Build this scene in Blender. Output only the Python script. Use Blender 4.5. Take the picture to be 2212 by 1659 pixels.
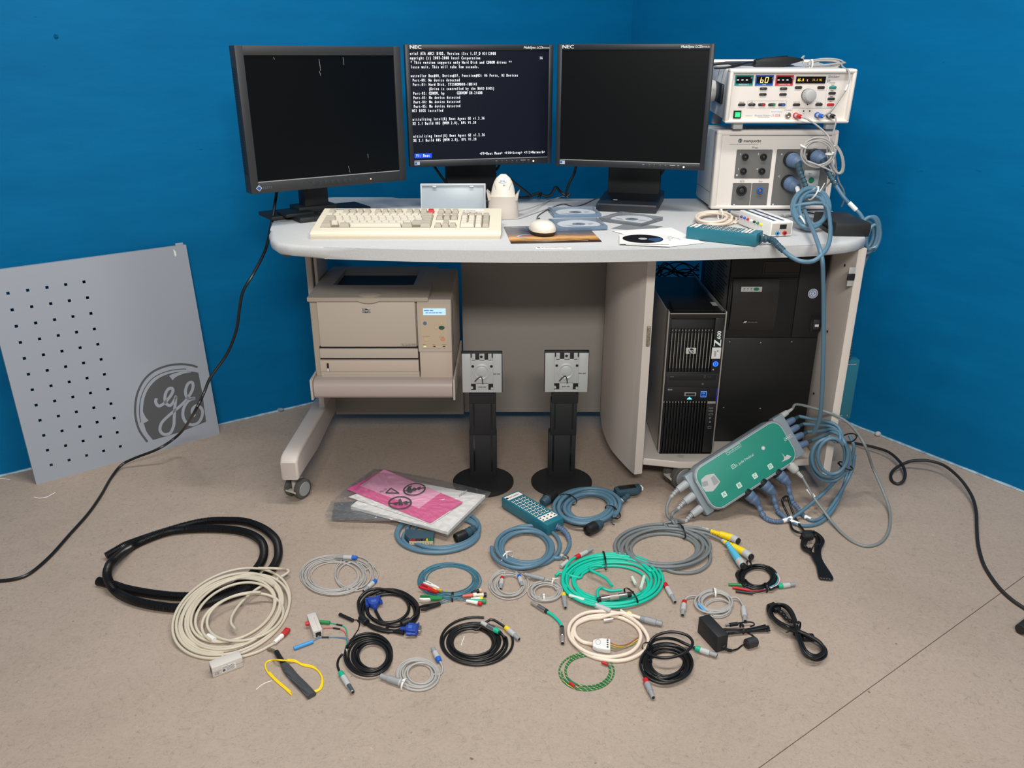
import bpy, bmesh, math, random
from mathutils import Vector, Matrix
R = math.radians
S = bpy.context.scene
for o in list(bpy.data.objects): bpy.data.objects.remove(o)
C = S.collection

# ------------------------------------------------------------------ camera
IW, IH, FPX, PITCH, CAMH = 2212, 1659, 1750.0, R(22.0), 1.226
cam = bpy.data.objects.new('camera', bpy.data.cameras.new('camera'))
C.objects.link(cam)
cam.location = (0, 0, CAMH)
cam.rotation_euler = (R(90) - PITCH, 0, 0)
cam.data.sensor_width = 36
cam.data.lens = FPX / IW * 36
cam.data.clip_start = 0.02
S.camera = cam

# ------------------------------------------------------------------ light
W = bpy.data.worlds.new('room_light'); S.world = W; W.use_nodes = True
W.node_tree.nodes['Background'].inputs[0].default_value = (0.95, 0.97, 1.0, 1)
W.node_tree.nodes['Background'].inputs[1].default_value = 0.22
def area(name, loc, size, power, color=(1, 0.97, 0.92), target=None):
    l = bpy.data.lights.new(name, 'AREA'); l.shape = 'RECTANGLE'
    l.size, l.size_y = size; l.energy = power; l.color = color
    o = bpy.data.objects.new(name, l); C.objects.link(o); o.location = loc
    if target: o.rotation_euler = (Vector(target) - Vector(loc)).to_track_quat('-Z', 'Y').to_euler()
    return o
area('ceiling_lamp_over_left', (-0.45, 1.65, 2.75), (0.9, 0.2), 28)
area('ceiling_lamp_over_right', (0.8, 1.55, 2.75), (0.9, 0.2), 28)
area('fill_light_behind', (0.1, -0.8, 2.2), (1.2, 0.3), 72, target=(0, 2.2, 0.5))  # unseen fill light added low behind the camera to brighten upright faces
V = S.view_settings
V.view_transform = 'Standard'; V.look = 'None'; V.exposure = -0.12; V.gamma = 1.0; V.use_curve_mapping = False

# ------------------------------------------------------------------ pixel -> place
CP, SP = math.cos(PITCH), math.sin(PITCH)
def ray(u, v):
    a = (u - IW / 2) / FPX; b = -(v - IH / 2) / FPX
    return Vector((a, CP + b * SP, -SP + b * CP))
def F(u, v, h=0.0):
    d = ray(u, v); t = (h - CAMH) / d.z
    return Vector((d.x * t, d.y * t, h))
def PY(u, v, y):
    d = ray(u, v); t = y / d.y
    return Vector((d.x * t, y, CAMH + d.z * t))
def ON(u, v, p0, n):
    d = ray(u, v); o = Vector((0, 0, CAMH))
    return o + d * ((Vector(p0) - o).dot(n) / d.dot(n))
DH = 0.785        # desk height

# ------------------------------------------------------------------ materials
def lin(c):
    c = c / 255.0
    return c / 12.92 if c <= 0.04045 else ((c + 0.055) / 1.055) ** 2.4
def rgb(c): return (lin(c[0]), lin(c[1]), lin(c[2]), 1)
MATS = {}
def mat(name, col, rough=0.5, metal=0.0, bump=None, var=None, emit=0.0, alpha=1.0, trans=0.0, spec=0.5, coat=0.0):
    if name in MATS: return MATS[name]
    m = bpy.data.materials.new(name); m.use_nodes = True
    nt = m.node_tree; b = nt.nodes['Principled BSDF']
    b.inputs['Base Color'].default_value = rgb(col)
    b.inputs['Roughness'].default_value = rough
    b.inputs['Metallic'].default_value = metal
    b.inputs['Specular IOR Level'].default_value = spec
    b.inputs['Coat Weight'].default_value = coat
    if trans: b.inputs['Transmission Weight'].default_value = trans
    if alpha < 1: b.inputs['Alpha'].default_value = alpha
    if emit:
        b.inputs['Emission Color'].default_value = rgb(col)
        b.inputs['Emission Strength'].default_value = emit
    if var or bump:
        tc = nt.nodes.new('ShaderNodeTexCoord')
    if var:            # (scale, amount): gentle colour unevenness
        n = nt.nodes.new('ShaderNodeTexNoise'); n.inputs['Scale'].default_value = var[0]; n.inputs['Detail'].default_value = 6
        nt.links.new(tc.outputs['Object'], n.inputs['Vector'])
        r = nt.nodes.new('ShaderNodeValToRGB'); k = var[1]
        c0 = [max(0, x * (1 - k)) for x in rgb(col)[:3]]; c1 = [min(1, x * (1 + k)) for x in rgb(col)[:3]]
        r.color_ramp.elements[0].position = 0.3; r.color_ramp.elements[1].position = 0.7
        r.color_ramp.elements[0].color = (*c0, 1); r.color_ramp.elements[1].color = (*c1, 1)
        nt.links.new(n.outputs['Fac'], r.inputs['Fac']); nt.links.new(r.outputs['Color'], b.inputs['Base Color'])
    if bump:           # (scale, strength, distance)
        n = nt.nodes.new('ShaderNodeTexNoise'); n.inputs['Scale'].default_value = bump[0]; n.inputs['Detail'].default_value = 3
        nt.links.new(tc.outputs['Object'], n.inputs['Vector'])
        bp = nt.nodes.new('ShaderNodeBump'); bp.inputs['Strength'].default_value = bump[1]
        bp.inputs['Distance'].default_value = bump[2] if len(bump) > 2 else 0.001
        nt.links.new(n.outputs['Fac'], bp.inputs['Height']); nt.links.new(bp.outputs['Normal'], b.inputs['Normal'])
    MATS[name] = m
    return m

def floor_material():
    m = bpy.data.materials.new('marbled_linoleum'); m.use_nodes = True
    nt = m.node_tree; b = nt.nodes['Principled BSDF']; L = nt.links.new
    tc = nt.nodes.new('ShaderNodeTexCoord')
    def noise(scale, detail, rough=0.6, dist=0.0):
        n = nt.nodes.new('ShaderNodeTexNoise'); n.inputs['Scale'].default_value = scale
        n.inputs['Detail'].default_value = detail; n.inputs['Roughness'].default_value = rough
        n.inputs['Distortion'].default_value = dist
        L(tc.outputs['Object'], n.inputs['Vector']); return n
    def ramp(src, stops):
        r = nt.nodes.new('ShaderNodeValToRGB')
        while len(r.color_ramp.elements) < len(stops): r.color_ramp.elements.new(0.5)
        for e, (p, c) in zip(r.color_ramp.elements, stops): e.position = p; e.color = c
        L(src, r.inputs['Fac']); return r
    def mix(fac, a, bb, mode='MIX'):
        x = nt.nodes.new('ShaderNodeMix'); x.data_type = 'RGBA'; x.blend_type = mode
        if isinstance(fac, float): x.inputs[0].default_value = fac
        else: L(fac, x.inputs[0])
        L(a, x.inputs[6]); L(bb, x.inputs[7]); return x.outputs[2]
    big = ramp(noise(2.2, 5, 0.6, 0.4).outputs['Fac'], [(0.32, rgb((153, 138, 124))), (0.5, rgb((171, 155, 141))), (0.68, rgb((183, 166, 152)))])
    med = ramp(noise(42, 9, 0.78, 2.2).outputs['Fac'], [(0.27, rgb((112, 104, 95))), (0.45, rgb((168, 152, 138))), (0.62, rgb((176, 159, 145))), (0.73, rgb((214, 195, 180)))])
    col = mix(0.62, big.outputs[0], med.outputs[0])
    # fine dark hairs / scuffs
    sc = ramp(noise(85, 6, 0.8, 2.4).outputs['Fac'], [(0.30, (0.45, 0.43, 0.41, 1)), (0.40, (0.86, 0.86, 0.86, 1)), (0.46, (1, 1, 1, 1))])
    col = mix(0.8, col, sc.outputs[0], 'MULTIPLY')
    sp = ramp(noise(48, 2, 0.5, 0.3).outputs['Fac'], [(0.20, (0.25, 0.23, 0.21, 1)), (0.245, (1, 1, 1, 1))])
    col = mix(0.8, col, sp.outputs[0], 'MULTIPLY')
    L(col, b.inputs['Base Color'])
    b.inputs['Roughness'].default_value = 0.62; b.inputs['Specular IOR Level'].default_value = 0.3
    bp = nt.nodes.new('ShaderNodeBump'); bp.inputs['Strength'].default_value = 0.55; bp.inputs['Distance'].default_value = 0.002
    L(noise(60, 6, 0.7, 1.5).outputs['Fac'], bp.inputs['Height']); L(bp.outputs['Normal'], b.inputs['Normal'])
    return m

def wall_material():
    m = bpy.data.materials.new('blue_wall_paint'); m.use_nodes = True
    nt = m.node_tree; b = nt.nodes['Principled BSDF']; L = nt.links.new
    tc = nt.nodes.new('ShaderNodeTexCoord')
    mp = nt.nodes.new('ShaderNodeMapping'); mp.inputs['Scale'].default_value = (1, 1, 3.5)
    L(tc.outputs['Object'], mp.inputs['Vector'])
    n = nt.nodes.new('ShaderNodeTexNoise'); n.inputs['Scale'].default_value = 3; n.inputs['Detail'].default_value = 6
    L(mp.outputs[0], n.inputs['Vector'])
    r = nt.nodes.new('ShaderNodeValToRGB')
    r.color_ramp.elements[0].position = 0.3; r.color_ramp.elements[0].color = rgb((0, 98, 148))
    r.color_ramp.elements[1].position = 0.7; r.color_ramp.elements[1].color = rgb((1, 106, 157))
    L(n.outputs['Fac'], r.inputs['Fac'])
    # scuffs: sparse small pale and dark marks
    n2 = nt.nodes.new('ShaderNodeTexNoise'); n2.inputs['Scale'].default_value = 17; n2.inputs['Detail'].default_value = 4
    L(mp.outputs[0], n2.inputs['Vector'])
    r2 = nt.nodes.new('ShaderNodeValToRGB')
    r2.color_ramp.elements[0].position = 0.235; r2.color_ramp.elements[0].color = (0.45, 0.5, 0.55, 1)
    r2.color_ramp.elements[1].position = 0.26; r2.color_ramp.elements[1].color = (1, 1, 1, 1)
    L(n2.outputs['Fac'], r2.inputs['Fac'])
    x = nt.nodes.new('ShaderNodeMix'); x.data_type = 'RGBA'; x.blend_type = 'MULTIPLY'; x.inputs[0].default_value = 0.7
    L(r.outputs[0], x.inputs[6]); L(r2.outputs[0], x.inputs[7]); L(x.outputs[2], b.inputs['Base Color'])
    b.inputs['Roughness'].default_value = 0.6; b.inputs['Specular IOR Level'].default_value = 0.1
    n3 = nt.nodes.new('ShaderNodeTexNoise'); n3.inputs['Scale'].default_value = 9; n3.inputs['Detail'].default_value = 6
    L(mp.outputs[0], n3.inputs['Vector'])
    bp = nt.nodes.new('ShaderNodeBump'); bp.inputs['Strength'].default_value = 0.25; bp.inputs['Distance'].default_value = 0.004
    L(n3.outputs['Fac'], bp.inputs['Height']); L(bp.outputs['Normal'], b.inputs['Normal'])
    return m

# ------------------------------------------------------------------ mesh builder
GLY = {}
def glyph_text(s, size, align='LEFT'):
    key = (s, align)
    if key not in GLY:
        cu = bpy.data.curves.new('t', 'FONT'); cu.body = s; cu.size = 1.0
        cu.align_x = align; cu.align_y = 'CENTER'; cu.resolution_u = 2
        ob = bpy.data.objects.new('t', cu)
        C.objects.link(ob)
        me = bpy.data.meshes.new_from_object(ob)
        GLY[key] = ([tuple(v.co) for v in me.vertices], [tuple(p.vertices) for p in me.polygons])
        bpy.data.objects.remove(ob); bpy.data.curves.remove(cu); bpy.data.meshes.remove(me)
    vs, fs = GLY[key]
    return [(x * size, y * size) for x, y, z in vs], fs

def frame_from(d):
    d = d.normalized()
    a = Vector((0, 0, 1)) if abs(d.z) < 0.9 else Vector((1, 0, 0))
    x = d.cross(a).normalized(); y = x.cross(d).normalized()
    return x, y

def smooth_path(pts, step=8):
    P = [Vector(p) for p in pts]
    if len(P) < 3: return P
    out = []
    Q = [P[0] * 2 - P[1]] + P + [P[-1] * 2 - P[-2]]
    for i in range(1, len(Q) - 2):
        a, b, c, d = Q[i - 1], Q[i], Q[i + 1], Q[i + 2]
        for k in range(step):
            t = k / step
            out.append(0.5 * ((2 * b) + (c - a) * t + (2 * a - 5 * b + 4 * c - d) * t * t + (3 * b - a - 3 * c + d) * t ** 3))
    out.append(P[-1])
    return out

class MB:
    def __init__(s, M=None): s.v = []; s.f = []; s.M = M
    def add(s, vs, fs):
        n = len(s.v)
        for p in vs:
            p = Vector(p)
            s.v.append(s.M @ p if s.M else p)
        s.f += [tuple(i + n for i in f) for f in fs]
        return s
    def box(s, x0, x1, y0, y1, z0, z1, bev=0.0, seg=2, M=None):
        bm = bmesh.new()
        vs = [bm.verts.new((x, y, z)) for x in (x0, x1) for y in (y0, y1) for z in (z0, z1)]
        for f in ((0, 1, 3, 2), (4, 6, 7, 5), (0, 4, 5, 1), (2, 3, 7, 6), (0, 2, 6, 4), (1, 5, 7, 3)):
            bm.faces.new([vs[i] for i in f])
        if bev:
            bev = min(bev, 0.49 * min(abs(x1 - x0), abs(y1 - y0), abs(z1 - z0)))
            bmesh.ops.bevel(bm, geom=bm.edges[:], offset=bev, segments=seg, profile=0.5, affect='EDGES')
        bm.verts.index_update()
        vv = [v.co.copy() for v in bm.verts]
        if M: vv = [M @ p for p in vv]
        s.add(vv, [[v.index for v in f.verts] for f in bm.faces]); bm.free()
        return s
    def prism(s, pts, h0, h1, bev=0.0, M=None, seg=2):
        """pts: outline in local xy, extruded along z from h0 to h1"""
        bm = bmesh.new()
        a = [bm.verts.new((p[0], p[1], h0)) for p in pts]; b = [bm.verts.new((p[0], p[1], h1)) for p in pts]
        n = len(pts)
        bm.faces.new(a[::-1]); top = bm.faces.new(b)
        for i in range(n): bm.faces.new([a[i], a[(i + 1) % n], b[(i + 1) % n], b[i]])
        if bev:
            es = [e for e in bm.edges if abs(e.verts[0].co.z - e.verts[1].co.z) < 1e-9]
            bmesh.ops.bevel(bm, geom=es, offset=bev, segments=seg, profile=0.5, affect='EDGES')
        bmesh.ops.recalc_face_normals(bm, faces=bm.faces[:])
        bm.verts.index_update()
        vv = [v.co.copy() for v in bm.verts]
        if M: vv = [M @ p for p in vv]
        s.add(vv, [[v.index for v in f.verts] for f in bm.faces]); bm.free()
        return s
    def poly(s, pts): return s.add(pts, [tuple(range(len(pts)))])
    def lathe(s, p0, d, prof, seg=20, cap=True):
        """prof: (distance along d, radius)"""
        p0 = Vector(p0); d = Vector(d).normalized(); x, y = frame_from(d); vs = []; fs = []
        for t, r in prof:
            for k in range(seg):
                a = 2 * math.pi * k / seg
                vs.append(p0 + d * t + (x * math.cos(a) + y * math.sin(a)) * r)
        for i in range(len(prof) - 1):
            for k in range(seg):
                k2 = (k + 1) % seg
                fs.append((i * seg + k, i * seg + k2, (i + 1) * seg + k2, (i + 1) * seg + k))
        if cap:
            fs.append(tuple(range(seg))[::-1]); m = (len(prof) - 1) * seg
            fs.append(tuple(m + k for k in range(seg)))
        return s.add(vs, fs)
    def tube(s, pts, r, seg=8, closed=False, rf=None, cap=True, flat=1.0):
        P = [Vector(p) for p in pts]; n = len(P); vs = []; fs = []
        x = None
        for i in range(n):
            if closed: d = P[(i + 1) % n] - P[i - 1]
            else: d = P[min(i + 1, n - 1)] - P[max(i - 1, 0)]
            if d.length < 1e-9: d = Vector((0, 0, 1))
            d.normalize()
            if x is None: x, _ = frame_from(d)
            x = (x - d * x.dot(d))
            if x.length < 1e-6: x, _ = frame_from(d)
            x.normalize(); y = d.cross(x)
            rr = rf(i) if rf else r
            for k in range(seg):
                a = 2 * math.pi * k / seg
                vs.append(P[i] + x * (math.cos(a) * rr) + y * (math.sin(a) * rr * flat))
        m = n if closed else n - 1
        for i in range(m):
            j = (i + 1) % n
            for k in range(seg):
                k2 = (k + 1) % seg
                fs.append((i * seg + k, i * seg + k2, j * seg + k2, j * seg + k))
        if cap and not closed:
            fs.append(tuple(range(seg))[::-1]); fs.append(tuple((n - 1) * seg + k for k in range(seg)))
        return s.add(vs, fs)
    def ball(s, c, rx, ry=None, rz=None, seg=16, rings=10):
        ry = ry or rx; rz = rz or rx; vs = []; fs = []
        for i in range(rings + 1):
            th = math.pi * i / rings
            for k in range(seg):
                a = 2 * math.pi * k / seg
                vs.append((c[0] + rx * math.sin(th) * math.cos(a), c[1] + ry * math.sin(th) * math.sin(a), c[2] + rz * math.cos(th)))
        for i in range(rings):
            for k in range(seg):
                k2 = (k + 1) % seg
                fs.append((i * seg + k, (i + 1) * seg + k, (i + 1) * seg + k2, i * seg + k2))
        return s.add(vs, fs)
    def disc(s, M, rx, ry=None, seg=24, cx=0, cy=0):
        ry = ry or rx
        return s.add([M @ Vector((cx + rx * math.cos(2 * math.pi * k / seg), cy + ry * math.sin(2 * math.pi * k / seg), 0)) for k in range(seg)], [tuple(range(seg))])
    def ring(s, M, r0, r1, seg=28, k=1.0, cx=0, cy=0, a0=0.0, a1=2 * math.pi):
        vs = []; fs = []; full = abs(a1 - a0 - 2 * math.pi) < 1e-6
        n = seg if full else seg + 1
        for i in range(n):
            a = a0 + (a1 - a0) * i / seg
            vs.append(M @ Vector((cx + r0 * math.cos(a), cy + r0 * k * math.sin(a), 0)))
            vs.append(M @ Vector((cx + r1 * math.cos(a), cy + r1 * k * math.sin(a), 0)))
        for i in range(seg):
            j = (i + 1) % n
            fs.append((2 * i, 2 * i + 1, 2 * j + 1, 2 * j))
        return s.add(vs, fs)
    def rect(s, M, x0, x1, y0, y1):
        return s.add([M @ Vector(p) for p in ((x0, y0, 0), (x1, y0, 0), (x1, y1, 0), (x0, y1, 0))], [(0, 1, 2, 3)])
    def rrect(s, M, x0, x1, y0, y1, r, seg=4):
        pts = []
        for cx, cy, a in ((x1 - r, y0 + r, -90), (x1 - r, y1 - r, 0), (x0 + r, y1 - r, 90), (x0 + r, y0 + r, 180)):
            for k in range(seg + 1):
                t = R(a + 90 * k / seg); pts.append(M @ Vector((cx + r * math.cos(t), cy + r * math.sin(t), 0)))
        return s.add(pts, [tuple(range(len(pts)))])
    def frame(s, M, x0, x1, y0, y1, w):
        s.rect(M, x0, x1, y0, y0 + w); s.rect(M, x0, x1, y1 - w, y1); s.rect(M, x0, x0 + w, y0 + w, y1 - w); s.rect(M, x1 - w, x1, y0 + w, y1 - w)
        return s
    def stroke(s, M, pts, w, wf=None):
        """flat ribbon along 2-D points in plane M"""
        P = [Vector((p[0], p[1], 0)) for p in pts]; n = len(P); vs = []; fs = []
        for i in range(n):
            d = P[min(i + 1, n - 1)] - P[max(i - 1, 0)]
            if d.length < 1e-9: d = Vector((1, 0, 0))
            d.normalize(); nn = Vector((-d.y, d.x, 0)); ww = (wf(i / (n - 1)) if wf else w) / 2
            vs += [M @ (P[i] + nn * ww), M @ (P[i] - nn * ww)]
        for i in range(n - 1): fs.append((2 * i, 2 * i + 1, 2 * i + 3, 2 * i + 2))
        return s.add(vs, fs)
    def text(s, M, txt, size, x=0, y=0, align='LEFT', sx=1.0, fatten=0):
        if txt.startswith('~'):           # print too small to read in the photo: short dashes
            n = int(txt[1:]); w = n * .55 * size * sx; x0 = x - (w / 2 if align == 'CENTER' else 0); k = 0
            while k < n:
                m = min(n - k, 3 + (k * 5 + n) % 3); s.rect(M, x0 + w * k / n, x0 + w * (k + m - .5) / n, y - size * .2, y + size * .2); k += m
            return s
        vs, fs = glyph_text(txt, size, align)
        offs = [(0, 0)] if not fatten else [(-fatten, 0), (fatten, 0)]
        for i, (ox, oy) in enumerate(offs):
            s.add([M @ Vector((x + a * sx + ox, y + b + oy, i * 2e-5)) for a, b in vs], fs)
        return s
    def mono(s, M, txt, cw, ch, x=0, y=0, fat=0.0):
        for i, c in enumerate(txt):
            if c == ' ': continue
            vs, fs = glyph_text(c, 1.0, 'CENTER')
            for q, o in enumerate((-fat, fat)):
                s.add([M @ Vector((x + (i + 0.5) * cw + a * cw * 1.25 + o, y + b * ch, q * 2e-5)) for a, b in vs], fs)
        return s
    def build(s, name, m, parent=None, smooth=True, angle=35, inv=None):
        me = bpy.data.meshes.new(name)
        vs = [tuple(inv @ p) for p in s.v] if inv else [tuple(p) for p in s.v]
        me.from_pydata(vs, [], s.f)
        me.materials.append(m)
        if smooth and len(s.f):
            me.polygons.foreach_set('use_smooth', [True] * len(me.polygons))
            me.set_sharp_from_angle(angle=R(angle))
        me.update()
        o = bpy.data.objects.new(name, me); C.objects.link(o)
        if parent: o.parent = parent
        return o

def FR(x=0, y=0, z=0, off=0.0006):
    """plane facing -Y (front faces): local x->X, y->Z, z->-Y"""
    return Matrix(((1, 0, 0, x), (0, 0, -1, y - off), (0, 1, 0, z), (0, 0, 0, 1)))
def TP(x=0, y=0, z=0, rot=0, off=0.0005):
    return Matrix.Translation((x, y, z + off)) @ Matrix.Rotation(rot, 4, 'Z')
def basis(o, x, y, z=None):
    x = Vector(x).normalized(); y = Vector(y); y = (y - x * y.dot(x)).normalized(); z = x.cross(y)
    return Matrix(((x.x, y.x, z.x, o[0]), (x.y, y.y, z.y, o[1]), (x.z, y.z, z.z, o[2]), (0, 0, 0, 1)))

class Thing:
    """an Empty at the thing's base; parts are its children. world=True: part geometry given in world coordinates"""
    def __init__(s, name, label, cat, loc=(0, 0, 0), rotz=0.0, group=None, M=None):
        o = bpy.data.objects.new(name, None); C.objects.link(o); o.empty_display_size = 0.02
        s.M = M if M is not None else Matrix.Translation(loc) @ Matrix.Rotation(rotz, 4, 'Z')
        o.matrix_world = s.M
        o['label'] = label; o['category'] = cat
        if group: o['group'] = group
        s.o = o; s.inv = s.M.inverted()
    def part(s, name, mb, m, parent=None, world=False, label=None, smooth=True, angle=35, stuff=False):
        o = mb.build(name, m, parent or s.o, smooth, angle, s.inv if world else None)
        if label: o['label'] = label
        if stuff or name.endswith(('captions', 'marks', 'lines', '_print', '_lettering', '_text', '_letters', 'lights')): o['kind'] = 'stuff'
        return o
    def q(s, u, v, y=0.0):
        """where the pixel's sight line meets the local plane y: (x, z)"""
        n = (s.M.to_3x3() @ Vector((0, 1, 0))); p = s.inv @ ON(u, v, s.M @ Vector((0, y, 0)), n); return p.x, p.z
    def t(s, u, v, z=0.0):
        n = (s.M.to_3x3() @ Vector((0, 0, 1))); p = s.inv @ ON(u, v, s.M @ Vector((0, 0, z)), n); return p.x, p.y
    def rect(s, name, u0, v0, u1, v1, m, y0=-0.001, y1=0.0, bev=0.0, yp=0.0, parent=None, **k):
        x0, z1 = s.q(u0, v0, yp); x1, z0 = s.q(u1, v1, yp)
        b = MB(); b.box(x0, x1, y0, y1, z0, z1, bev); return s.part(name, b, m, parent, smooth=bool(bev), **k)
def solo(name, label, cat, mb, m, base=None, group=None, smooth=True, angle=35):
    """a thing that is one mesh, geometry in world coordinates"""
    b = Vector(base) if base is not None else Vector((sum(p.x for p in mb.v) / len(mb.v), sum(p.y for p in mb.v) / len(mb.v), min(p.z for p in mb.v)))
    T = Matrix.Translation(-b)
    o = mb.build(name, m, None, smooth, angle, T); o.location = b
    o['label'] = label; o['category'] = cat
    if group: o['group'] = group
    return o
def struct(name, mb, m, parent=None, smooth=True):
    o = mb.build(name, m, parent, smooth)
    if not parent: o['kind'] = 'structure'
    return o

# ------------------------------------------------------------------ palette
m_wall = wall_material(); m_floor = floor_material()
m_white_top = mat('speckled_white_laminate', (194, 195, 195), 0.5, var=(420, 0.07), bump=(500, 0.25, 0.0006))
m_desk_grey = mat('warm_grey_steel', (196, 186, 178), 0.45, bump=(600, 0.08, 0.0004))
m_desk_panel = mat('taupe_panel', (152, 147, 141), 0.5)
m_desk_white = mat('off_white_panel', (219, 209, 200), 0.45)
m_blk = mat('black_plastic', (24, 25, 27), 0.42)
m_blk_matte = mat('matt_black_plastic', (30, 31, 33), 0.6, bump=(900, 0.15, 0.0003))
m_blk_gloss = mat('glossy_black', (12, 13, 15), 0.18)
m_blk_cable = mat('black_cable_sheath', (20, 20, 21), 0.35)
m_char = mat('charcoal_plastic', (44, 45, 47), 0.5)
m_navy_blk = mat('blue_black_plastic', (25, 30, 37), 0.45, bump=(900, 0.1, 0.0003))
m_screen = mat('dark_lcd_glass', (6, 8, 10), 0.3, spec=0.22)
m_putty = mat('putty_plastic', (197, 185, 171), 0.48, bump=(900, 0.08, 0.0003))
m_putty_d = mat('taupe_plastic', (178, 166, 151), 0.5, bump=(900, 0.08, 0.0003))
m_cream = mat('cream_plastic', (222, 214, 194), 0.45)
m_cream_key = mat('light_key_plastic', (214, 207, 192), 0.5)
m_grey_key = mat('grey_key_plastic', (178, 170, 155), 0.5)
m_red = mat('red_plastic', (196, 30, 36), 0.45)
m_blue = mat('blue_plastic', (32, 98, 196), 0.45)
m_dblue = mat('royal_blue_plastic', (34, 66, 156), 0.45)
m_sky = mat('light_blue_plastic', (70, 150, 210), 0.45)
m_green = mat('green_plastic', (40, 138, 78), 0.45)
m_jade = mat('jade_green_plastic', (28, 176, 138), 0.42)
m_mint = mat('mint_cable_sheath', (18, 192, 164), 0.42)
m_yellow = mat('yellow_plastic', (244, 212, 32), 0.45)
m_white = mat('white_plastic', (236, 234, 230), 0.45)
m_offw = mat('off_white_paint', (234, 226, 218), 0.45, bump=(900, 0.06, 0.0003))
m_grey = mat('grey_plastic', (150, 153, 156), 0.5)
m_lgrey = mat('light_grey_plastic', (186, 187, 186), 0.5)
m_mgrey = mat('mid_grey_cable', (118, 124, 126), 0.45)
m_greycab = mat('pale_grey_cable', (172, 169, 165), 0.45)
m_beigecab = mat('beige_cable_sheath', (202, 192, 172), 0.45)
m_creamcab = mat('cream_cable_sheath', (234, 218, 200), 0.45)
m_bluecab = mat('slate_blue_cable', (86, 121, 142), 0.42)
m_blueplug = mat('slate_blue_rubber', (90, 112, 142), 0.5)
m_teal = mat('teal_enamel', (34, 112, 130), 0.42)
m_dteal = mat('dark_teal_rubber', (48, 78, 92), 0.5)
m_steel = mat('brushed_steel', (190, 190, 188), 0.3, metal=1.0)
m_zinc = mat('zinc_plate', (196, 200, 200), 0.42, metal=0.35)
m_silver = mat('silver_plastic', (178, 172, 166), 0.35, metal=0.5)
m_rubber = mat('grey_rubber', (84, 82, 78), 0.7)
m_ink = mat('black_ink', (26, 26, 28), 0.6)
m_inkg = mat('grey_ink', (92, 92, 94), 0.6)
m_inkw = mat('white_ink', (226, 228, 230), 0.6)
m_inkr = mat('red_ink', (206, 52, 44), 0.6)
m_inkb = mat('blue_ink', (40, 84, 150), 0.6)
m_paper = mat('white_paper', (232, 231, 228), 0.7)
m_led_o = mat('amber_led', (255, 196, 110), 0.4, emit=2.2)
m_led_w = mat('white_led', (255, 240, 220), 0.4, emit=2.5)
m_led_b = mat('blue_led', (40, 90, 255), 0.4, emit=2.0)
m_led_c = mat('cyan_led', (90, 220, 255), 0.4, emit=2.0)
m_led_g = mat('green_lamp', (30, 220, 110), 0.4, emit=1.3)
m_txt_w = mat('screen_text_white', (225, 228, 235), 0.4, emit=0.75)
m_txt_blue = mat('screen_text_highlight', (0, 60, 220), 0.4, emit=0.9)
m_tie_w = mat('white_nylon', (232, 230, 224), 0.4)
m_tie_b = mat('black_nylon', (18, 18, 19), 0.4)

# ------------------------------------------------------------------ room
CORNER = Vector((0.5, 3.7, 0))
DL = Vector((-1.612 - 0.5, 2.258 - 3.7, 0)).normalized()      # along left wall, away from the corner
DR = Vector((-DL.y, DL.x, 0)); DR = -DR if DR.x < 0 else DR    # along right wall
def wall(name, d, length):
    n = Vector((-d.y, d.x, 0))
    if n.dot(Vector((0, 0, 0)) - CORNER) > 0: n = -n            # outward
    a = CORNER - d * 0.0; b = CORNER + d * length
    p = [a, b, b + n * 0.12, a + n * 0.12 - d * 0.12]
    m = MB(); m.prism([(q.x, q.y) for q in p], -0.02, 3.0)
    return struct(name, m, m_wall, smooth=False)
wall('wall_left', DL, 3.6); wall('wall_right', DR, 3.6)
# subfloor and two linoleum sheets with an open seam between them
SA = F(2212, 1245); SB = F(1645, 1655)
sd = (SB - SA).normalized(); sn = Vector((-sd.y, sd.x, 0))
if sn.x < 0: sn = -sn
fl = MB(); fl.box(-4, 4, -2.2, 4.4, -0.03, -0.004)
floor = struct('floor', fl, mat('dark_subfloor', (70, 58, 50), 0.8), smooth=False)
far = 6.0
def sheet(off0, off1):
    m = MB(); q = [SA + sn * off0 - sd * far, SA + sn * off0 + sd * far, SA + sn * off1 + sd * far, SA + sn * off1 - sd * far]
    # clip to a rectangle
    def clip(poly, f):
        out = []
        for i in range(len(poly)):
            a, b = poly[i], poly[(i + 1) % len(poly)]; fa, fb = f(a), f(b)
            if fa >= 0: out.append(a)
            if fa * fb < 0: out.append(a + (b - a) * (fa / (fa - fb)))
        return out
    for f in (lambda p: p.x + 4, lambda p: 4 - p.x, lambda p: p.y + 2.2, lambda p: 4.4 - p.y): q = clip(q, f)
    m.prism([(p.x, p.y) for p in q], -0.0038, 0.0)
    o = m.build('linoleum_sheet', m_floor, floor, smooth=False); return o
sheet(-9, -0.0009); sheet(0.0009, 5)
# sealant bead where the walls meet the floor
m_caulk = mat('pale_blue_sealant', (150, 176, 190), 0.6, var=(40, 0.35))
for nm, d in (('trim_1', DL), ('trim_2', DR)):
    n = Vector((-d.y, d.x, 0))
    if n.dot(CORNER) > 0: n = -n
    b = MB(); rnd = random.Random(3)
    pts = [CORNER + d * (0.02 + i * 0.05) + n * (0.0015 + rnd.random() * 0.001) + Vector((0, 0, 0.002)) for i in range(70)]
    b.tube(pts, 0.005, 6, rf=lambda i: 0.0035 + 0.002 * abs(math.sin(i * 1.7)))
    struct(nm, b, m_caulk)

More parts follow.
